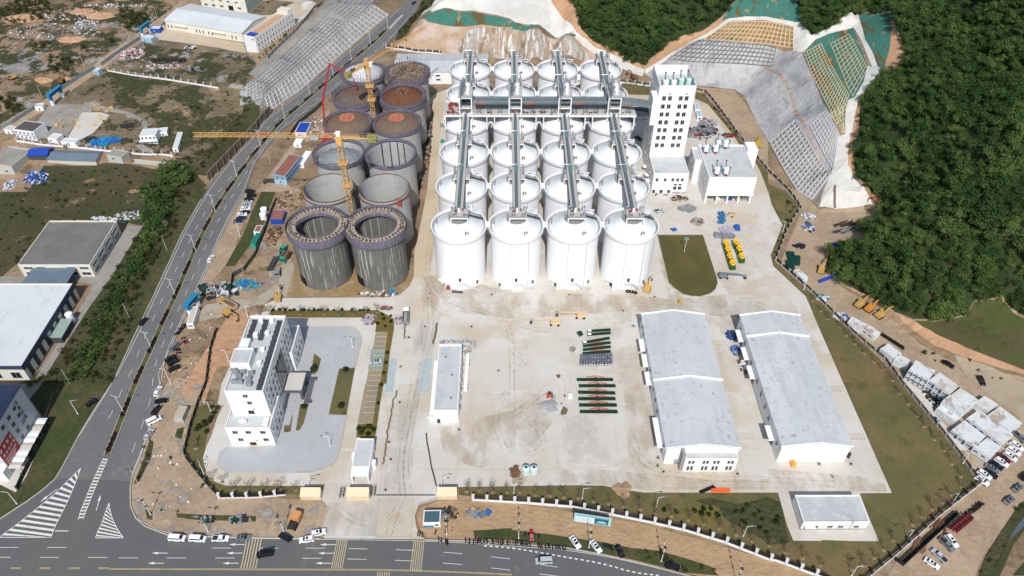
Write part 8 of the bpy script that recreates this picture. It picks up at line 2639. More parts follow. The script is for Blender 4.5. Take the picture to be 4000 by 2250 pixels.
for s,lab in (("H 385,690 490,650",'bright blue sheet screen standing on the dirt at the trees'),("H 475,415 665,395",'bright blue sheet screen at the tree edge, farther one')):
 (k,x0,y0),(_,x1,y1) = toks(s)
 a,b = Vector(PT(k,x0,y0)),Vector(PT(k,x1,y1))
 tag(MB().beam(a + Vector((0,0,1.0)),b + Vector((0,0,1.0)),.15,2.4).obj('sheet_screen',plain('screen_blue',(30,66,196),.5)),lab,'screen')
for s,cols,wd,lab,n in (("K 1510,803 1645,803",BRIGHTO,.22,'bright orange pipe',12),("K 1425,818 1535,772",BLACK,.25,'black pipe',5)):
 (k,x0,y0),(_,x1,y1) = toks(s)
 a,b = Vector(P(k,x0,y0,.2)),Vector(P(k,x1,y1,.2))
 nn = (b - a).normalized().cross(Vector((0,0,1)))
 for i in range(n):
  e = (b - a).normalized() * rnd.uniform(-.4,.4)
  off = nn * (wd * 1.05 * (i % 6 - 2.5)) + Vector((0,0,(i // 6) * wd))
  tag(MB().tube([a + off + e,b + off + e],wd / 2,8).obj('pipe',cols),f"{lab} in the bundle on the slab edge near the pump house",'pipe',f"{lab}s in a bundle")
# red forklift, small machines
c = P('K',285,98)
t = T('forklift','red forklift facing right beside the grey gravel heap','forklift',(c[0],c[1],.1),R(-92))
MB().box(-.6,.6,-1.2,1.0,.35,1.2,top=.08).box(-.6,.6,-1.25,-.5,1.2,1.6).obj('body',plain('fork_red',(196,82,56),.5),t)
g = MB()
for x in (-.5,.5):
 g.beam((x,-.7,1.2),(x,-.5,2.2),.08).beam((x,.8,1.0),(x,.5,2.2),.08)
 g.beam((x * .7,1.1,.1),(x * .7,1.1,2.6),.1).beam((x * .7,1.1,.12),(x * .7,2.3,.12),.12)
g.box(-.6,.6,-.6,.6,2.2,2.28)
g.obj('mast',DSTEEL,t)
for x in (-.55,.55):
 for y in (-.8,.8):
  inst(CARM['sedan'][2],'wheel',t,(x,y,.33))
for s,col,lab in (("L 185,610",BRIGHTO if False else plain('skid_orange',(240,166,48),.5),'orange yellow compact machine before the blank gable'),("G 1266,838",CATY,'small yellow machine on the slab below the oval lawn'),("M 385,1250",plain('cart_red',(150,70,70),.6),'small red cart at the foot of the first front silo'),("Q 290,1200",plain('lift_grey2',(130,134,132),.6),'grey platform machine beside the silo lane'),("U 300,140",GREEN,'teal spreader on the lane left of the silos'),("K 438,100",SHADEW,'small white box machine left of the long conveyors'),("d 250,185",DGREEN,'round green feeder left of the far conveyors'),("d 138,418",GR2,'small grey frame cart left of the conveyors'),("Y 1790,1150",plain('bin_rust',(140,78,52),.8),'rust red skip beside the right dark silo'),("Y 1635,1320",CYAN,'teal bin on the mud before the right dark silo'),("J 735,905",plain('cart_x',(150,140,120),.8),'small handcart on the apron') if False else ("L 600,545",plain('cart_dark',(70,60,62),.7),'dark trolley behind the outer warehouse corner')):
 (k,x,y),= toks(s)
 c = PT(k,x,y)
 m_ = MB().box(-.8,.8,-1.1,1.1,.4,1.3,top=.12).box(-.6,.6,-.9,.2,1.3,2.0,top=.1).beam((-.6,1.0,.7),(-.6,1.8,.3),.15).beam((.6,1.0,.7),(.6,1.8,.3),.15)
 for x_ in (-.75,.75):
  for y_ in (-.7,.7):
   m_.tube([(x_ - .12,y_,.36),(x_ + .12,y_,.36)],.36,10)
 tag(m_.obj('compact_machine',col,None,(c[0],c[1],c[2] + .1),R(rnd.uniform(-40,40))),lab,'machine')
c = P('J',300,1040)
t = T('drilling_rig','orange roofed generator rig standing on the front earth strip','machine',(c[0],c[1],.15),R(-14))
MB().box(-1.4,1.4,-.6,2.6,.6,2.6,top=.05).obj('cabin',plain('rig_orange',(206,146,92),.6),t)
MB().box(-1.2,1.2,-3.2,-.6,.5,1.6).beam((-.6,-2.6,1.6),(-.6,-1.4,3.0),.2).beam((.7,-3,1.6),(.4,-1.6,2.6),.2).obj('engine',DK,t)
for x in (-1.2,1.2):
 MB().box(x - .25,x + .25,-3.2,2.4,0,.6).obj('skid',BLACK,t)
for k in range(3):
 c = P('N',(730,785,838)[k],(1305,1310,1325)[k])
 tag(MB().lathe([(.45,.05),(.85,.05),(.95,.3),(.85,.55),(.45,.55)],18,closed=True).obj('tyre',BLACK,None,(c[0],c[1],.1),smooth=True),'black tyre lying at the foot of the rightmost front silo','tyre','tyres by the front silo')
tag(MB().box(-2.4,2.4,-.5,.5,0,.5).obj('steel_trough',DSTEEL,None,P('M',520,1305),R(-8)),'grey steel trough lying before the first front silo','trough')
# boom gate, barrier posts, tall truck arm beside the weigh house
c = P('F',1590,1380)
t = T('crane_trailer','white trailer boom parked along the right side of the weigh house','trailer',(c[0],c[1],.1),R(-1))
MB().box(-.7,.7,-9,9,.9,1.5).obj('deck',SHADEW,t)
MB().beam((0,-8,2.0),(0,8.5,1.9),.5,.6).box(-.5,.5,6,9,1.5,2.5).obj('boom',SHADEW,t)
for y in (-7,-5,5,7):
 for x in (-.8,.8):
  inst(CARM['sedan'][2],'wheel',t,(x,y,.33))
for s,lab in (("J 655,825",'left folding lane barrier beside the middle gate pier'),("J 890,815",'right folding lane barrier beside the middle gate pier')):
 (k,x,y),= toks(s)
 c = P(k,x,y)
 m_ = MB()
 for i in range(7):
  m_.beam((-.6 + (i % 2) * 1.2,-2 + i * .6,0),(-.6 + (i % 2) * 1.2,-2 + i * .6,1.5),.1).beam((-.6,-2 + i * .6,.4 + .8 * (i % 2)),(.6,-1.4 + i * .6,1.2 - .8 * (i % 2)),.08)
 for z in (.5,1.0,1.5):
  m_.beam((-.6,-2,z),(-.6,1.6,z),.08).beam((.6,-2,z),(.6,1.6,z),.08)
 tag(m_.obj('lane_barrier',DSTEEL,None,(c[0],c[1],.1)),lab,'barrier','folding lane barriers')
tag(MB().beam(P('J',905,838,.25),P('J',1350,838,.25),.18,.3).obj('gate_track',DSTEEL),'dark sliding gate track across the wide entrance','gate track')
line = [P('J',x,y,.15) for x,y in ((1285,370),(1290,430),(1305,510),(1325,630),(1345,700),(1362,772))]
m_ = MB()
for a,b in zip(line,line[1:]):
 m_.beam(a,b,.5,.12)
tag(m_.obj('drain_grating',plain('grate_rust',(84,70,62),.9)),'dark drain grating running from the weigh house to the gate','grating')
for k,(cc,x,y) in enumerate((('J',1085,140),('J',1003,440),('J',1018,570),('J',978,800),('J',1532,345),('F',1312,768),('F',1300,803),('F',1275,1017),('F',1152,1098),('F',1780,775),('G',433,778),('G',915,1013),('K',1102,558),('K',1098,617),('K',1143,664),('K',1700,680),('L',385,605),('L',625,605),('G',1075,795),('F',1627,1017))):
 c = P(cc,x,y)
 t = T('manhole','round manhole cover set in a pale concrete square on the slab','manhole',(c[0],c[1],.09),0,'manholes on the slab')
 MB().box(-.9,.9,-.9,.9,0,.1).obj('collar',KERB,t)
 MB().cyl(0,0,.1,.15,.42,n=16).obj('cover',BLACK,t)

# ================================================================== lamp posts, poles
def lamp(k,b,h,rz,label,kind='single',group='street lamps'):
 c = PT(k,*b)
 t = T('street_lamp',label,'street lamp',c,rz,group)
 MB().cyl(0,0,0,.5,.22,n=8).cyl(0,0,.5,h,.12,.08,8).obj('pole',SHADEW if kind != 'dark' else DSTEEL,t)
 for sx in ((1,-1) if kind == 'double' else (1,)):
  MB().tube([(0,0,h - .1),(sx * 1.0,0,h + .3),(sx * 2.0,0,h + .45)],.06,6).obj('arm',SHADEW,t)
  MB().box(sx * 2.3 - .55,sx * 2.3 + .55,-.16,.16,h + .38,h + .52).obj('lamp_head',STEEL,t)
 if kind == 'solar':
  MB().rbox(0,0,h + .5,1.3,.8,.06,0,0,.4).obj('solar_panel',PANEL,t)
  MB().box(-.3,.3,-.25,.25,h * .62,h * .62 + .5).obj('battery_box',DSTEEL,t)
 return t

for i,(k,x,y) in enumerate((('I',938,222),('E',1145,1188),('E',1326,787),('E',1481,452),('E',1626,148),('A',1790,1337),('B',35,1105),('B',220,902),('B',410,736),('B',586,586),('B',722,462),('B',866,346),('B',996,216))):
 lamp(k,(x,y),9.6,R(-18),f"white double armed lamp post on the median, {ORD[i]} up from the junction",'double','double armed lamps on the median')
for k,b,h,rz,lab,kd in (('X',(1140,1405),5.2,R(170),'white lamp post on the paving before the office','single'),('J',(398,782),5,0,'white lamp post behind the left gate pier','single'),('J',(1405,776),5,0,'white lamp post behind the right gate pier','single'),
       ('K',(15,832),6,0,'white lamp post on the lawn left of the two tanks','single'),('K',(530,866),6,0,'white lamp post among the bare trees mid lawn','single'),('K',(1088,932),6,0,'white lamp post at the lawn beside the orange path patch','single'),
       ('K',(1745,1150),6,0,'white lamp post by the dark shrub bed','single'),('L',(1388,898),6,R(200),'white lamp post at the lower right lawn corner','single'),('L',(1052,1172),6,R(200),'white lamp post on the lawn near the netted pit','single'),('L',(628,1449),6,0,'white lamp post near the bottom edge of the lawn','single'),('H',(110,300),6,R(180),'white lamp post on the shrub strip by the turning yard','single'),('H',(268,740),6,R(180),'white lamp post beside the posted wall bend','single'),('L',(1470,600),6,R(180),'white lamp post along the camp wall','single'),
       ('F',(730,1172),5.2,R(170),'white lamp post at the far paving beside the office','single'),('E',(1870,940),6,0,'white lamp post at the dug office corner','single'),('E',(1725,1275),6,R(180),'white lamp post in the dug strip left of the office','single'),('I',(1592,205),5,R(180),'white lamp post on the shrub lawn left of the office','single'),('I',(1540,680),5,R(120),'white lamp post at the corner of the office lawn','single'),
       ('J',(210,1117),9.4,R(-90),'tall roadside lamp beside the orange roofed generator','solar'),('K',(50,1168),9.2,R(90),'tall roadside lamp left of the small red car','solar'),('K',(580,1237),9.1,R(90),'tall roadside lamp beside the parked white saloon','solar'),('K',(1125,1342),8.6,R(90),'tall roadside lamp at the roadside bushes','solar'),('K',(1690,1500),8.6,R(90),'tall roadside lamp at the bottom right bend','solar'),('I',(1140,990),8.6,R(180),'tall roadside lamp at the rounded junction corner','solar'),('I',(1572,1117),9.0,R(180),'tall roadside lamp behind the white vans','solar'),('J',(1440,1137),8.0,R(90),'tall roadside lamp beside the guard cabin','solar'),
       ('E',(1650,800),8.5,R(180),'pole lamp beside the dumped green sheets','single'),('c',(130,700),8.5,R(180),'pole lamp at the near end of the shoulder car row','single'),('E',(1290,1449),8.5,R(180),'pole lamp below the three black cars','single'),('I',(588,226),7.5,0,'cluster lamp on the left grass verge','single'),('I',(128,905),7,R(180),'white pole at the lower left kerb','single')):
 lamp(k,b,h,rz,lab,kd)
c = P('G',1298,455)
t = T('mast_lamp','slim mast lamp with a ring head on the oval lawn','lamp',c)
MB().cyl(0,0,0,7.8,.11,.08,8).obj('pole',SHADEW,t)
m_ = MB().tube([(.85 * math.cos(6.2832 * i / 20),.85 * math.sin(6.2832 * i / 20),7.9) for i in range(21)],.12,6)
for i in range(3):
 m_.beam((0,0,7.8),(.85 * math.cos(i * 2.1),.85 * math.sin(i * 2.1),7.9),.08)
m_.obj('ring_head',plain('ring_teal',(150,196,190),.4),t)
for k,b,lab in (('I',(1040,742),'utility pole with three crossarms at the junction corner'),('E',(1262,442),'bare concrete pole in the scrub strip, upper one'),('E',(980,952),'bare concrete pole in the scrub strip, middle one'),('E',(530,1449),'concrete pole with transformer at the factory lane end'),('A',(640,508),'white pole on the waste ground near the dirt road'),('A',(928,310),'white pole beside the dirt road bend'),('A',(320,735),'pole with dark box near the nearer blue gate'),('A',(1190,138),'white pole behind the far blue gate'),('B',(112,1235),'grey pole between road and red roofed cabin'),('E',(1840,620),'pole on the green strip by the hoarding')):
 c = PT(k,*b)
 t = T('utility_pole',lab,'utility pole',c,R(20),'utility poles')
 MB().cyl(0,0,0,8.5,.16,.1,8).obj('pole',KERB,t)
 for z in ((7.2,7.8,8.3) if 'crossarms' in lab else (8.2,)):
  MB().box(-1.1,1.1,-.06,.06,z,z + .1).obj('crossarm',DSTEEL,t)
# median planting strip
MLINE = [(p[0],p[1]) for p in PTS("I 812,538 930,240 1000,60 E 1045,1400 1150,1170 1245,955 1333,775 1415,575 1490,405 1575,230 1645,100 A 1860,1240 B 125,992 225,890 410,735 585,585 722,462 866,346 1000,213")]
MLINE = smooth_line(MLINE,1)
drape('median',strip(MLINE,2.0),mat('median_soil',(.10,.085,.035),[('n',.15,(.05,.075,.02),.45,.6,.9),('n',1.5,(.17,.14,.08),.55,.7,.6)],.95),6)
for sd in (-1.1,1.1):
 m_ = MB()
 pl = strip(MLINE,2.2)
 n_ = len(MLINE)
 side = pl[:n_] if sd < 0 else pl[n_:][::-1]
 for a,b in zip(side,side[1:]):
  m_.beam((*a,.42),(*b,.42),.22,.3)
 struct(m_.obj('median_kerb',KERB))

def mound(label,cat,k,x,y,rx,ry,h,mt,name):
 g = random.Random(x)
 c = P(k,x,y)
 vs,fs = [(0,0,h)],[]
 n,mm = 30,9
 for j in range(1,mm + 1):
  for i in range(n):
   a,q = 6.2832 * i / n,j / mm
   e = 1 + .18 * math.sin(3 * a + x) + .1 * math.sin(7 * a)
   vs.append((rx * q * e * math.cos(a),ry * q * e * math.sin(a),h * (1 - q) ** .8 * g.uniform(.75,1.2) if j < mm else -.1))
 fs += [(0,1 + i,1 + (i + 1) % n) for i in range(n)]
 for j in range(mm - 1):
  fs += [(1 + j * n + i,1 + (j + 1) * n + i,1 + (j + 1) * n + (i + 1) % n,1 + j * n + (i + 1) % n) for i in range(n)]
 m_ = MB().add(vs,fs)
 stuff(m_.obj(name,mt,None,(c[0],c[1],.1)),label,cat)

mound('grey gravel heap on the slab beside the red forklift','gravel heap','K',275,165,3.9,3.0,.8,mat('heap_gravel',(.34,.345,.35),[('n',2.5,(.48,.48,.48),.45,.65,.8),('n',5,(.2,.2,.2),.55,.7,.7)],.95,bump=.3,bscale=5),'gravel_heap')
mound('orange brown earth heap at the lawn edge','earth heap','K',835,800,3.2,3.4,1.0,mat('heap_soil',(.38,.25,.145),[('n',1.5,(.46,.33,.21),.45,.65,.8),('n',3,(.25,.16,.09),.52,.7,.7)],.95,bump=.3,bscale=4),'earth_heap')
for k_,x_,y_,r_ in (('A',480,590,3),('A',760,120,7),('A',620,90,6),('A',540,300,6),('A',170,140,8),('A',320,600,4)):
 c = PT(k_,x_,y_)
 mb = MB()
 g = random.Random(x_)
 mb.add([(r_ * 1.6 * q * math.cos(a) * g.uniform(.85,1.15),r_ * q * math.sin(a) * g.uniform(.85,1.15),r_ * .28 * (1 - q * q) * g.uniform(.8,1.2) - .3 * q) for q in (.02,.3,.6,.85,1.05) for a in np.linspace(0,6.2832,25)[:-1]],
   [(j * 24 + i,(j + 1) * 24 + i,(j + 1) * 24 + (i + 1) % 24,j * 24 + (i + 1) % 24) for j in range(4) for i in range(24)])
 stuff(mb.obj('earth_heap',RED,None,c),'orange brown spoil heap on the waste ground at the top left','spoil heap')
# ================================================================== vegetation
def leafmat(name,a,b,c,cell=.2):
 return mat(name,a,[('v',cell,b,.95),('n',.05,c,.45,.64,.7),('n',1.6,tuple(v * .6 for v in a),.52,.75,.5)],.8,spec=.1,leaf=.35)

LEAF = leafmat('wood_leaf',(.050,.112,.030),(.150,.215,.062),(.034,.074,.024),.17)
LEAF2 = leafmat('light_leaf',(.075,.14,.028),(.12,.19,.045),(.04,.075,.016),.35)
BUSH = leafmat('scrub_leaf',(.040,.058,.016),(.085,.095,.03),(.07,.058,.028),.5)
SHRUB = leafmat('clipped_leaf',(.026,.046,.012),(.042,.066,.018),(.02,.036,.01),.8)
MAROON = leafmat('maroon_leaf',(.040,.020,.024),(.065,.032,.034),(.03,.02,.02),.6)
FLOWER = leafmat('pale_blossom_leaf',(.16,.17,.13),(.34,.32,.30),(.07,.09,.04),1.2)
BARK = plain('bark',(92,74,58),.9,var=.2)
TWIG = plain('twig',(112,94,78),.9,var=.1)

def crown(seed,r=3.0,h=6.0,base=2.2,lobes=8,cards=26,size=1.15,flat=.8):
 """leaf sprays spread over several uneven clumps"""
 g = np.random.default_rng(seed)
 vs,fs = [],[]
 for l in range(lobes):
  a = g.uniform(0,6.283)
  q = math.sqrt(g.uniform(0,1)) * r * .62
  lz = base + (h - base) * (g.uniform(.25,.8) if l else .85)
  lr = r * g.uniform(.36,.58)
  cx_,cy_ = q * math.cos(a),q * math.sin(a)
  for k in range(cards):
   d = g.normal(size=3)
   d /= np.linalg.norm(d)
   if d[2] < -.35:
    d[2] *= -1
   rr = lr * g.uniform(.55,1.12)
   p = np.array([cx_ + d[0] * rr,cy_ + d[1] * rr,lz + d[2] * rr * flat])
   n = d * .9 + g.normal(size=3) * .38 + np.array([0,0,.25])
   n /= np.linalg.norm(n)
   u = np.cross(n,g.normal(size=3))
   u /= np.linalg.norm(u)
   v = np.cross(n,u)
   s_ = size * g.uniform(.5,1.15) * .5
   o = len(vs)
   b = n * s_ * .35
   vs += [tuple(p - u * s_ * .55 - b),tuple(p + v * s_ * .9),tuple(p + u * s_ * .55 - b),tuple(p - v * s_ * .9 - b * .4)]
   fs.append((o,o + 1,o + 2,o + 3))
 return np.array(vs),np.array(fs)

def scatter_mesh(name,mt,items,variants):
 """one mesh from many transformed crowns: items are (x, y, z, rot, scale, variant)"""
 V,Fc,off = [],[],0
 for x,y,z,ro,sc_,vi in items:
  v,f = variants[vi]
  c,s_ = math.cos(ro),math.sin(ro)
  w_ = np.empty_like(v)
  w_[:,0] = (v[:,0] * c - v[:,1] * s_) * sc_ + x
  w_[:,1] = (v[:,0] * s_ + v[:,1] * c) * sc_ + y
  w_[:,2] = v[:,2] * sc_ + z
  V.append(w_)
  Fc.append(f + off)
  off += len(v)
 V,Fc = np.concatenate(V),np.concatenate(Fc)
 me = bpy.data.meshes.new(name)
 me.vertices.add(len(V))
 me.vertices.foreach_set('co',V.astype(np.float32).ravel())
 me.loops.add(Fc.size)
 me.loops.foreach_set('vertex_index',Fc.astype(np.int32).ravel())
 me.polygons.add(len(Fc))
 me.polygons.foreach_set('loop_start',np.arange(0,Fc.size,4,dtype=np.int32))
 me.polygons.foreach_set('loop_total',np.full(len(Fc),4,dtype=np.int32))
 me.materials.append(mt)
 me.update(calc_edges=True)
 me.validate()
 return me

def vmesh(name,vf,mt):
 me = bpy.data.meshes.new(name)
 me.from_pydata(vf[0].tolist(),[],vf[1].tolist())
 me.materials.append(mt)
 return me

def scatter(s,step,off=0.0,keep=1.0):
 pl = [(p[0],p[1]) for p in PTS(s,off)]
 xs,ys = [p[0] for p in pl],[p[1] for p in pl]
 out = []
 y = min(ys)
 while y < max(ys):
  x = min(xs)
  while x < max(xs):
   a,b = x + rnd.uniform(-.45,.45) * step,y + rnd.uniform(-.45,.45) * step
   if rnd.random() < keep and inside(a,b,pl):
    out.append((a,b))
   x += step
  y += step * .9
 return out

CV = [crown(s,rnd.uniform(2.7,3.5),rnd.uniform(5.6,8.0),rnd.uniform(1.4,2.2),12,44,.72) for s in range(6)]
WOOD1 = "D 1200,-260 800,-260 400,-260 265,-200 220,20 262,165 330,265 500,185 680,92 860,82 940,75 965,200 1010,300 1045,440 965,530 860,548 790,640 700,760 690,980 640,1180 660,1320 770,1440 H 840,60 850,130 730,215 700,260 740,330 560,400 460,440 440,520 460,590 530,670 640,720 740,780 880,850 960,905 1100,960 1260,970 1500,920 1560,810 1760,770 1860,890 1990,960 2200,700 2200,0 D 2200,600 2200,-60 1700,-220"
WOOD2 = "C 430,-200 445,30 525,230 620,320 730,350 880,450 960,475 1010,470 1090,405 1180,320 1300,262 1440,228 1590,118 1740,-30 1760,-200 1100,-260"
pts = [(x,y) for s in (WOOD1,WOOD2) for x,y in scatter(s,3.7,3.0)]
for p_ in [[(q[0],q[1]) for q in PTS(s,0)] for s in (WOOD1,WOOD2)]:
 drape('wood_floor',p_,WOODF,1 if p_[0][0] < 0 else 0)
pts.sort(key=lambda p: math.hypot(p[0],p[1]))
items = [(x,y,zt(x,y) - .8,rnd.uniform(0,6.28),rnd.choice((.75,.9,1.0,1.1,1.35)) * rnd.uniform(.9,1.1),rnd.randrange(6)) for x,y in pts if not (-30 < x < 60 and y < 430)]
cm = [vmesh('crown',v,LEAF) for v in CV]
tk = MB().tube([(0,0,-.5),(.1,0,1.6),(0,.1,3.4),(.1,.1,5.0)],[.22,.17,.12,.05],7)
for a in (0,2.1,4.2):
 tk.tube([(0,0,2.0),(1.1 * math.cos(a),1.1 * math.sin(a),3.6)],[.1,.04],5)
tkm = tk.mesh('trunk',[BARK])
for x,y,z,ro,sc_,vi in items[:290]:
 t = T('hill_tree','leafy dark green tree in the nearer part of the hill wood','tree',(x,y,z),ro,'trees of the hill wood')
 t.scale = (sc_,sc_,sc_)
 inst(cm[vi],'crown',t)
 inst(tkm,'trunk',t)
stuff(inst(scatter_mesh('hill_forest',LEAF,items[290:],CV),'hill_forest'),'dense dark green forest covering the hill behind and right of the site','forest')
lite = [it for it in items if rnd.random() < .2]
stuff(inst(scatter_mesh('sunlit_tops',LEAF2,[(x + 1,y - 1,z + 1.2 * s_,r_,s_ * .8,v) for x,y,z,r_,s_,v in lite],[crown(40 + i,2.6,7.0,3.0,6,15,1.1) for i in range(6)]),'sunlit_tops'),'lighter green tops scattered through the hill forest, sun highlights put into leaf colour','foliage')  # canopy highlights painted as extra crowns in a lighter leaf colour
# scrub and bushes
BV = [crown(60 + s,rnd.uniform(1.2,1.8),rnd.uniform(1.4,2.4),.1,6,16,.75) for s in range(5)]

def bushes(name,s,step,mt,label,keep=1.0,lo=.5,hi=1.3):
 it = [(x,y,zt(x,y) - .2,rnd.uniform(0,6.28),rnd.uniform(lo,hi),rnd.randrange(5)) for q in s.split('|') for x,y in scatter(q,step,0,keep)]
 if it:
  stuff(inst(scatter_mesh(name,mt,it,BV),name),label,'scrub')

bushes('scrub',"E 1180,-10 1420,0 1330,270 1180,500 1040,820 830,1449 I 330,0 300,120 200,0 E 380,1400 690,880 840,660 1085,260",3.0,BUSH,'rough scrub on the bank between the factory lane and the road',.8)
bushes('scrub',"E 1190,0 1330,20 1300,200 1150,440 1080,620 1000,640 1100,300|E 880,620 1000,640 900,980 760,1250 640,1400 500,1449 600,1200",2.6,LEAF,'dark green bushes in the middle of the scrub bank',.85,.7,1.6)
bushes('scrub',"A 1240,1250 1420,1270 1460,1400 E 1270,0 1290,180 1160,290 1070,230 1090,0|E 1060,330 1160,300 1120,470 1000,640 940,660",3.0,LEAF,'tall dark bushes filling the clump at the top of the scrub bank',.85,1.1,2.2)
bushes('scrub',"A 340,1260 1250,1300 1500,1400 E 1180,30 1050,240 880,215 0,640 0,40",4.6,BUSH,'low bushes scattered over the rough left field',.5,.3,.9)
bushes('scrub',"A 380,430 560,450 520,540 330,560|A -40,730 140,740 190,830 0,890|A 900,60 1170,130 1050,220 940,240|A -40,100 120,0 350,0 400,100 330,140 100,190|A 780,300 900,290 860,340|A 590,360 680,370 640,410|A 240,340 370,330 330,400 250,390",2.4,BUSH,'bushes dotted over the waste ground at the top left',.8,.4,1.3)
bushes('scrub',"A 820,560 1640,680 1880,740 1500,1170 1300,1160 600,1100 700,900 1150,960 1000,830 600,720|A 950,440 1100,450 1240,560 1640,630 1820,680 1900,520 1840,420 1500,420 1640,520 1300,560",5.0,BUSH,'weed tufts and low bushes over the weedy yards',.5,.2,.7)
bushes('scrub',"A 1330,1190 1500,1190 1880,760 1900,800 1700,1050 1520,1290 1420,1320",2.6,BUSH,'dark bushes on the bank above the brown retaining wall',.8,.4,.9)
bushes('scrub',"b 1120,1200 1250,1000 1640,680 1840,640 1500,980 1300,1200|b 1020,270 1280,60 1440,60 1300,260|A 1560,1250 1700,1000 1880,720 1932,760 1700,1020 1640,1160",3.4,LEAF2,'yellow green bushes along the terrace edge above the slope',.7,.4,.9)
bushes('scrub',"B 1060,290 1110,200 1210,100 1300,-20 1390,-20 1235,115 1150,235",3.0,BUSH,'bushes on the bank between the upper road and pale slope',.8,.5,1.2)
bushes('scrub',"L 1980,880 1900,920 1790,1080 1640,1310 1590,1449 1650,1449 1740,1290 1850,1110|a 1000,40 1250,200 1500,290 1700,420 1907,560 1907,620 1650,470 1300,330|H 900,930 1060,1090 1250,1230 1400,1300 1380,1330 1200,1250 1000,1100",3.4,BUSH,'low bushes along the dirt bank and the canal',.6,.3,.8)
bushes('scrub',"T 640,390 880,680 950,790 930,800 860,700 620,400|H 150,20 210,140 120,330 60,470 40,460 100,320|K 1380,890 1700,920 1932,900 1932,1180 1700,1070 1590,1000 1540,920",2.6,SHRUB,'dark shrubs planted in beds along the fences',.8,.3,.7)
bushes('scrub',"K 950,1250 1100,1255 1280,1330 1540,1400 1560,1449 1250,1410 1000,1320|I 1100,430 1160,440 1140,560 1060,720 1020,750|I 1340,340 1390,340 1370,420 1320,400",2.4,BUSH,'weedy bushes beside the kerbs',.8,.3,.7)
for lst,mt,lab,nm,grp,lo,hi in (("A 1270,1330 1330,1400 1250,1420 E 1180,60 1245,135 1185,180 1110,225 1300,70 1235,230 A 1420,1400 1340,1300",LEAF,'dense dark tree in the clump at the top of the scrub bank','bushy_tree','trees in the scrub bank clump',1.0,1.45),("A 1525,1245 1385,1300 1400,1365 E 1265,270",FLOWER,'tree with pale blossom beside the dark clump','blossom_tree','pale blossoming trees',.45,.65),("A 495,1125 1195,1175 1010,1230 1490,830 1440,820 E 970,570",LEAF,'small lone green tree in the yards on the left','small_tree','small lone trees on the left',.35,.5)):
 pm_ = [vmesh('crown',v,mt) for v in CV[:3]]
 for k,x,y in toks(lst):
  c = PT(k,x,y)
  t = T(nm,lab,'tree',c,rnd.uniform(0,6),grp)
  t.scale = (rnd.uniform(lo,hi),) * 3
  inst(rnd.choice(pm_),'crown',t)
  inst(tkm,'trunk',t)
# bare young trees with stakes
def bare(seed):
 r_ = random.Random(seed)
 m_ = MB().tube([(0,0,-.2),(.05,0,1.8),(0,.05,4.4)],[.1,.07,.02],6)
 for k in range(15):
  z = 1.5 + k * .19
  a = r_.uniform(0,6.283)
  L_ = r_.uniform(1.0,1.9) * (1.15 - k * .04)
  p1 = (L_ * .5 * math.cos(a),L_ * .5 * math.sin(a),z + L_ * .5)
  p2 = (L_ * math.cos(a),L_ * math.sin(a),z + L_ * 1.05)
  m_.tube([(0,0,z),p1,p2],[.05,.035,.015],4)
  for q in range(4):
   b = a + r_.uniform(-1.0,1.0)
   m_.tube([p1,(p1[0] + .8 * math.cos(b),p1[1] + .8 * math.sin(b),p1[2] + r_.uniform(.4,.9))],[.028,.012],3)
 st_ = MB()
 for k in range(3):
  st_.tube([(1.2 * math.cos(k * 2.094 + .5),1.2 * math.sin(k * 2.094 + .5),0),(0,0,1.8)],.045,4)
 return m_.mesh('branches',[TWIG]),st_.mesh('stake_tripod',[TIMB])

BT = [bare(s) for s in range(4)]
MOUND = MB().cyl(0,0,0,.12,.75,.5,12).mesh('root_mound',mat('mound_soil',(.26,.2,.11),[],.95))
for lst,lab,grp in (("K 60,820 175,842 285,845 390,860 500,865 615,890 730,905 845,930 965,952 1075,985 1205,1000 1335,1030 1445,1060 1565,1095 1690,1140 1810,1190 J 1590,815 1690,805 1790,820 1895,820",'bare staked young tree in the row behind the front fence','bare trees behind the front fence'),
      ("L 130,1275 260,1315 395,1372 630,1400 720,1375 800,1315 870,1255 945,1185 1090,1065 1160,1005 1240,950 1310,900 1375,840 1455,778 10,1225",'bare staked young tree on the lawn around the pump house','bare trees around the pump house lawn'),
      ("L 1455,700 1385,605 1325,505 1250,420 1180,325 1120,245 1055,155 990,75 H 450,962 545,1025 590,1085 655,1150 720,1218 800,1285 860,1345 940,1425 395,902 335,822",'bare staked young tree along the wall before the camp','bare trees along the camp wall'),
      ("F 30,922 110,922 220,930 335,925 420,925 515,925 620,930 740,930 840,925 915,912",'bare young tree in the hedge bed beyond the office','bare trees in the hedge bed'),
      ("I 1480,490 1600,722 1680,742 1770,802 1880,802 J 75,805 180,802 300,802 1470,300",'bare young tree around the office lawn corner','bare trees around the office lawn'),
      ("R 1190,620 1270,610 1395,630 1120,600 T 610,400 720,520 830,660 930,780",'small bare tree on the grass behind the silos and lane','bare trees at the rear fence')):
 for k,x,y in toks(lst):
  c = PT(k,x,y)
  if lab.endswith('corner') and k == 'J' and x > 1000:
   continue
  b,st_ = rnd.choice(BT)
  t = T('bare_tree',lab,'tree',(c[0],c[1],c[2] + .15),rnd.uniform(0,6),grp)
  t.scale = (rnd.uniform(.8,1.1),) * 3
  inst(b,'branches',t)
  inst(st_,'stake_tripod',t)
  inst(MOUND,'root_mound',t)
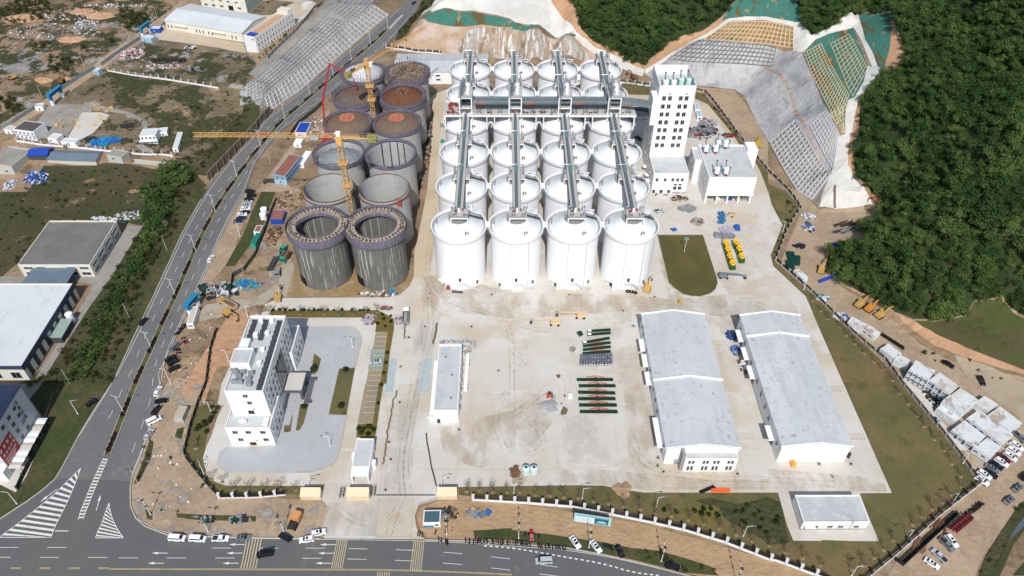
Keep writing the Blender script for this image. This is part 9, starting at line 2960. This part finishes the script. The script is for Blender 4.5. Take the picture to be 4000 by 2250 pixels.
# clipped round shrubs
SV = []
for s in range(3):
 g = np.random.default_rng(90 + s)
 v,f = crown(90 + s,1.0,1.5,.3,7,30,.42,.85)
 SV.append(vmesh('foliage',(v,f),SHRUB))
core = MB().lathe([(.02,.1),(.62,.35),(.8,.75),(.55,1.2),(.02,1.4)],12).mesh('inner_foliage',[SHRUB],True)
for lst,lab,grp in (("F 130,900 180,897 220,898 258,900 288,898 345,899 365,898 400,899 440,898 470,899 495,899 540,898 590,899 650,898 725,900 785,900 810,899 850,899",'clipped round shrub in the long hedge bed beyond the office','round shrubs in the hedge bed'),
      ("F 955,932 1018,942 965,967 918,1002 1018,987 975,1020 990,1222 980,1297 965,1374 J 945,14 922,152",'clipped round shrub along the parking stalls','round shrubs along the stalls'),
      ("J 778,347 815,347 855,332 888,357 795,378 848,388",'clipped round shrub just behind the gatehouse','round shrubs behind the gatehouse'),
      ("J 642,178 365,182 F 435,1347 680,1352",'large round shrub on the lawns beside the office paving','round shrubs by the office paving'),
      ("K 1145,960 1238,977 1375,970 1445,952 1500,952 1430,987 1483,997 1550,999 L 60,1052 75,1022",'clipped round shrub in the planted lawn left of the pump house','round shrubs left of the pump house'),
      ("I 1600,182 1640,192 1620,227 1595,264 1580,297 1540,292 1550,317 1500,322 1485,352 1560,372 1510,337",'round shrub in the grove left of the office','round shrubs left of the office')):
 for k,x,y in toks(lst):
  c = PT(k,x,y)
  t = T('round_shrub',lab,'shrub',(c[0],c[1],c[2] + .1),rnd.uniform(0,6),grp)
  sc_ = rnd.uniform(.85,1.15) * (1.4 if 'large' in lab else .8 if 'long' in lab else 1.0)
  t.scale = (sc_,sc_,sc_)
  inst(rnd.choice(SV),'foliage',t)
  inst(core,'inner_foliage',t)
# hedges on the median
hv = [crown(120 + i,1.0,1.1,.1,5,16,.5) for i in range(3)]
hm = scatter_mesh('foliage',MAROON,[(-4 + k * .8,rnd.uniform(-.2,.2),.1,rnd.uniform(0,6),rnd.uniform(.75,1.0),rnd.randrange(3)) for k in range(11)],hv)
for i,(x,y,a) in enumerate(walk(MLINE,15.5,5)):
 o = inst(hm,'median_hedge',None,(x,y,.3),a)
 tag(o,'dark maroon hedge clump on the planted median of the curved road','hedge','maroon hedges on the median')

# a few site workers
def worker_body():
 J = [(0,0,.95),(0,0,1.2),(0,0,1.42),(0,.01,1.52),(0,.03,1.66),(.1,0,.9),(.12,.03,.5),(.12,-.04,.06),(.12,.1,.03),(-.1,0,.9),(-.12,-.03,.5),(-.12,-.12,.06),(-.12,.02,.03),(.2,0,1.4),(.27,-.03,1.12),(.26,.1,.88),(-.2,0,1.4),(-.27,.03,1.12),(-.26,.14,.9)]
 E_ = [(0,1),(1,2),(2,3),(3,4),(0,5),(5,6),(6,7),(7,8),(0,9),(9,10),(10,11),(11,12),(2,13),(13,14),(14,15),(2,16),(16,17),(17,18)]
 rad = [.15,.14,.16,.055,.11,.1,.07,.05,.04,.1,.07,.05,.04,.07,.05,.04,.07,.05,.04]
 me_ = bpy.data.meshes.new('body')
 me_.from_pydata(J,E_,[])
 o = bpy.data.objects.new('body',me_)
 COL.objects.link(o)
 o.modifiers.new('skin','SKIN')
 for i,r_ in enumerate(rad):
  o.data.skin_vertices[0].data[i].radius = (r_,r_ * .8)
 o.data.skin_vertices[0].data[0].use_root = True
 s_ = o.modifiers.new('sub','SUBSURF')
 s_.levels = s_.render_levels = 1
 bpy.context.view_layer.update()
 ev = bpy.data.meshes.new_from_object(o.evaluated_get(bpy.context.evaluated_depsgraph_get()))
 bpy.data.objects.remove(o)
 ev.materials.clear()
 ev.materials.append(plain('work_clothes',(52,60,78),.9))
 return ev

WB = worker_body()
VST = MB().lathe([(.2,.9),(.21,1.15),(.23,1.4),(.1,1.48)],14)
HLM = MB().lathe([(.15,1.66),(.145,1.74),(.1,1.81),(.02,1.83)],14)
for k,x,y,z,vc,hc,lab in (('J',1523,1008,.2,(226,214,70),(235,235,235),'person in a yellow vest walking beside the guard cabin'),('G',838,905,.1,(150,60,50),(235,235,235),'person in a red vest standing on the slab near the boom lifts'),('L',487,712,.1,(150,110,90),(200,150,60),'person in a brown jacket on the slab before the outer warehouse'),('Z',250,480,33.82,(230,230,230),(40,40,46),'person in white standing on the third conveyor walkway')):
 c = P(k,x,y,z)
 t = T('person',lab,'person',(c[0],c[1],z + .05),rnd.uniform(0,6))
 inst(WB,'body',t)
 VST.obj('vest',plain('vest_%d' % vc[1],vc,.8),t,smooth=True)
 HLM.obj('helmet',plain('helmet_%d' % hc[2],hc,.5),t,smooth=True)
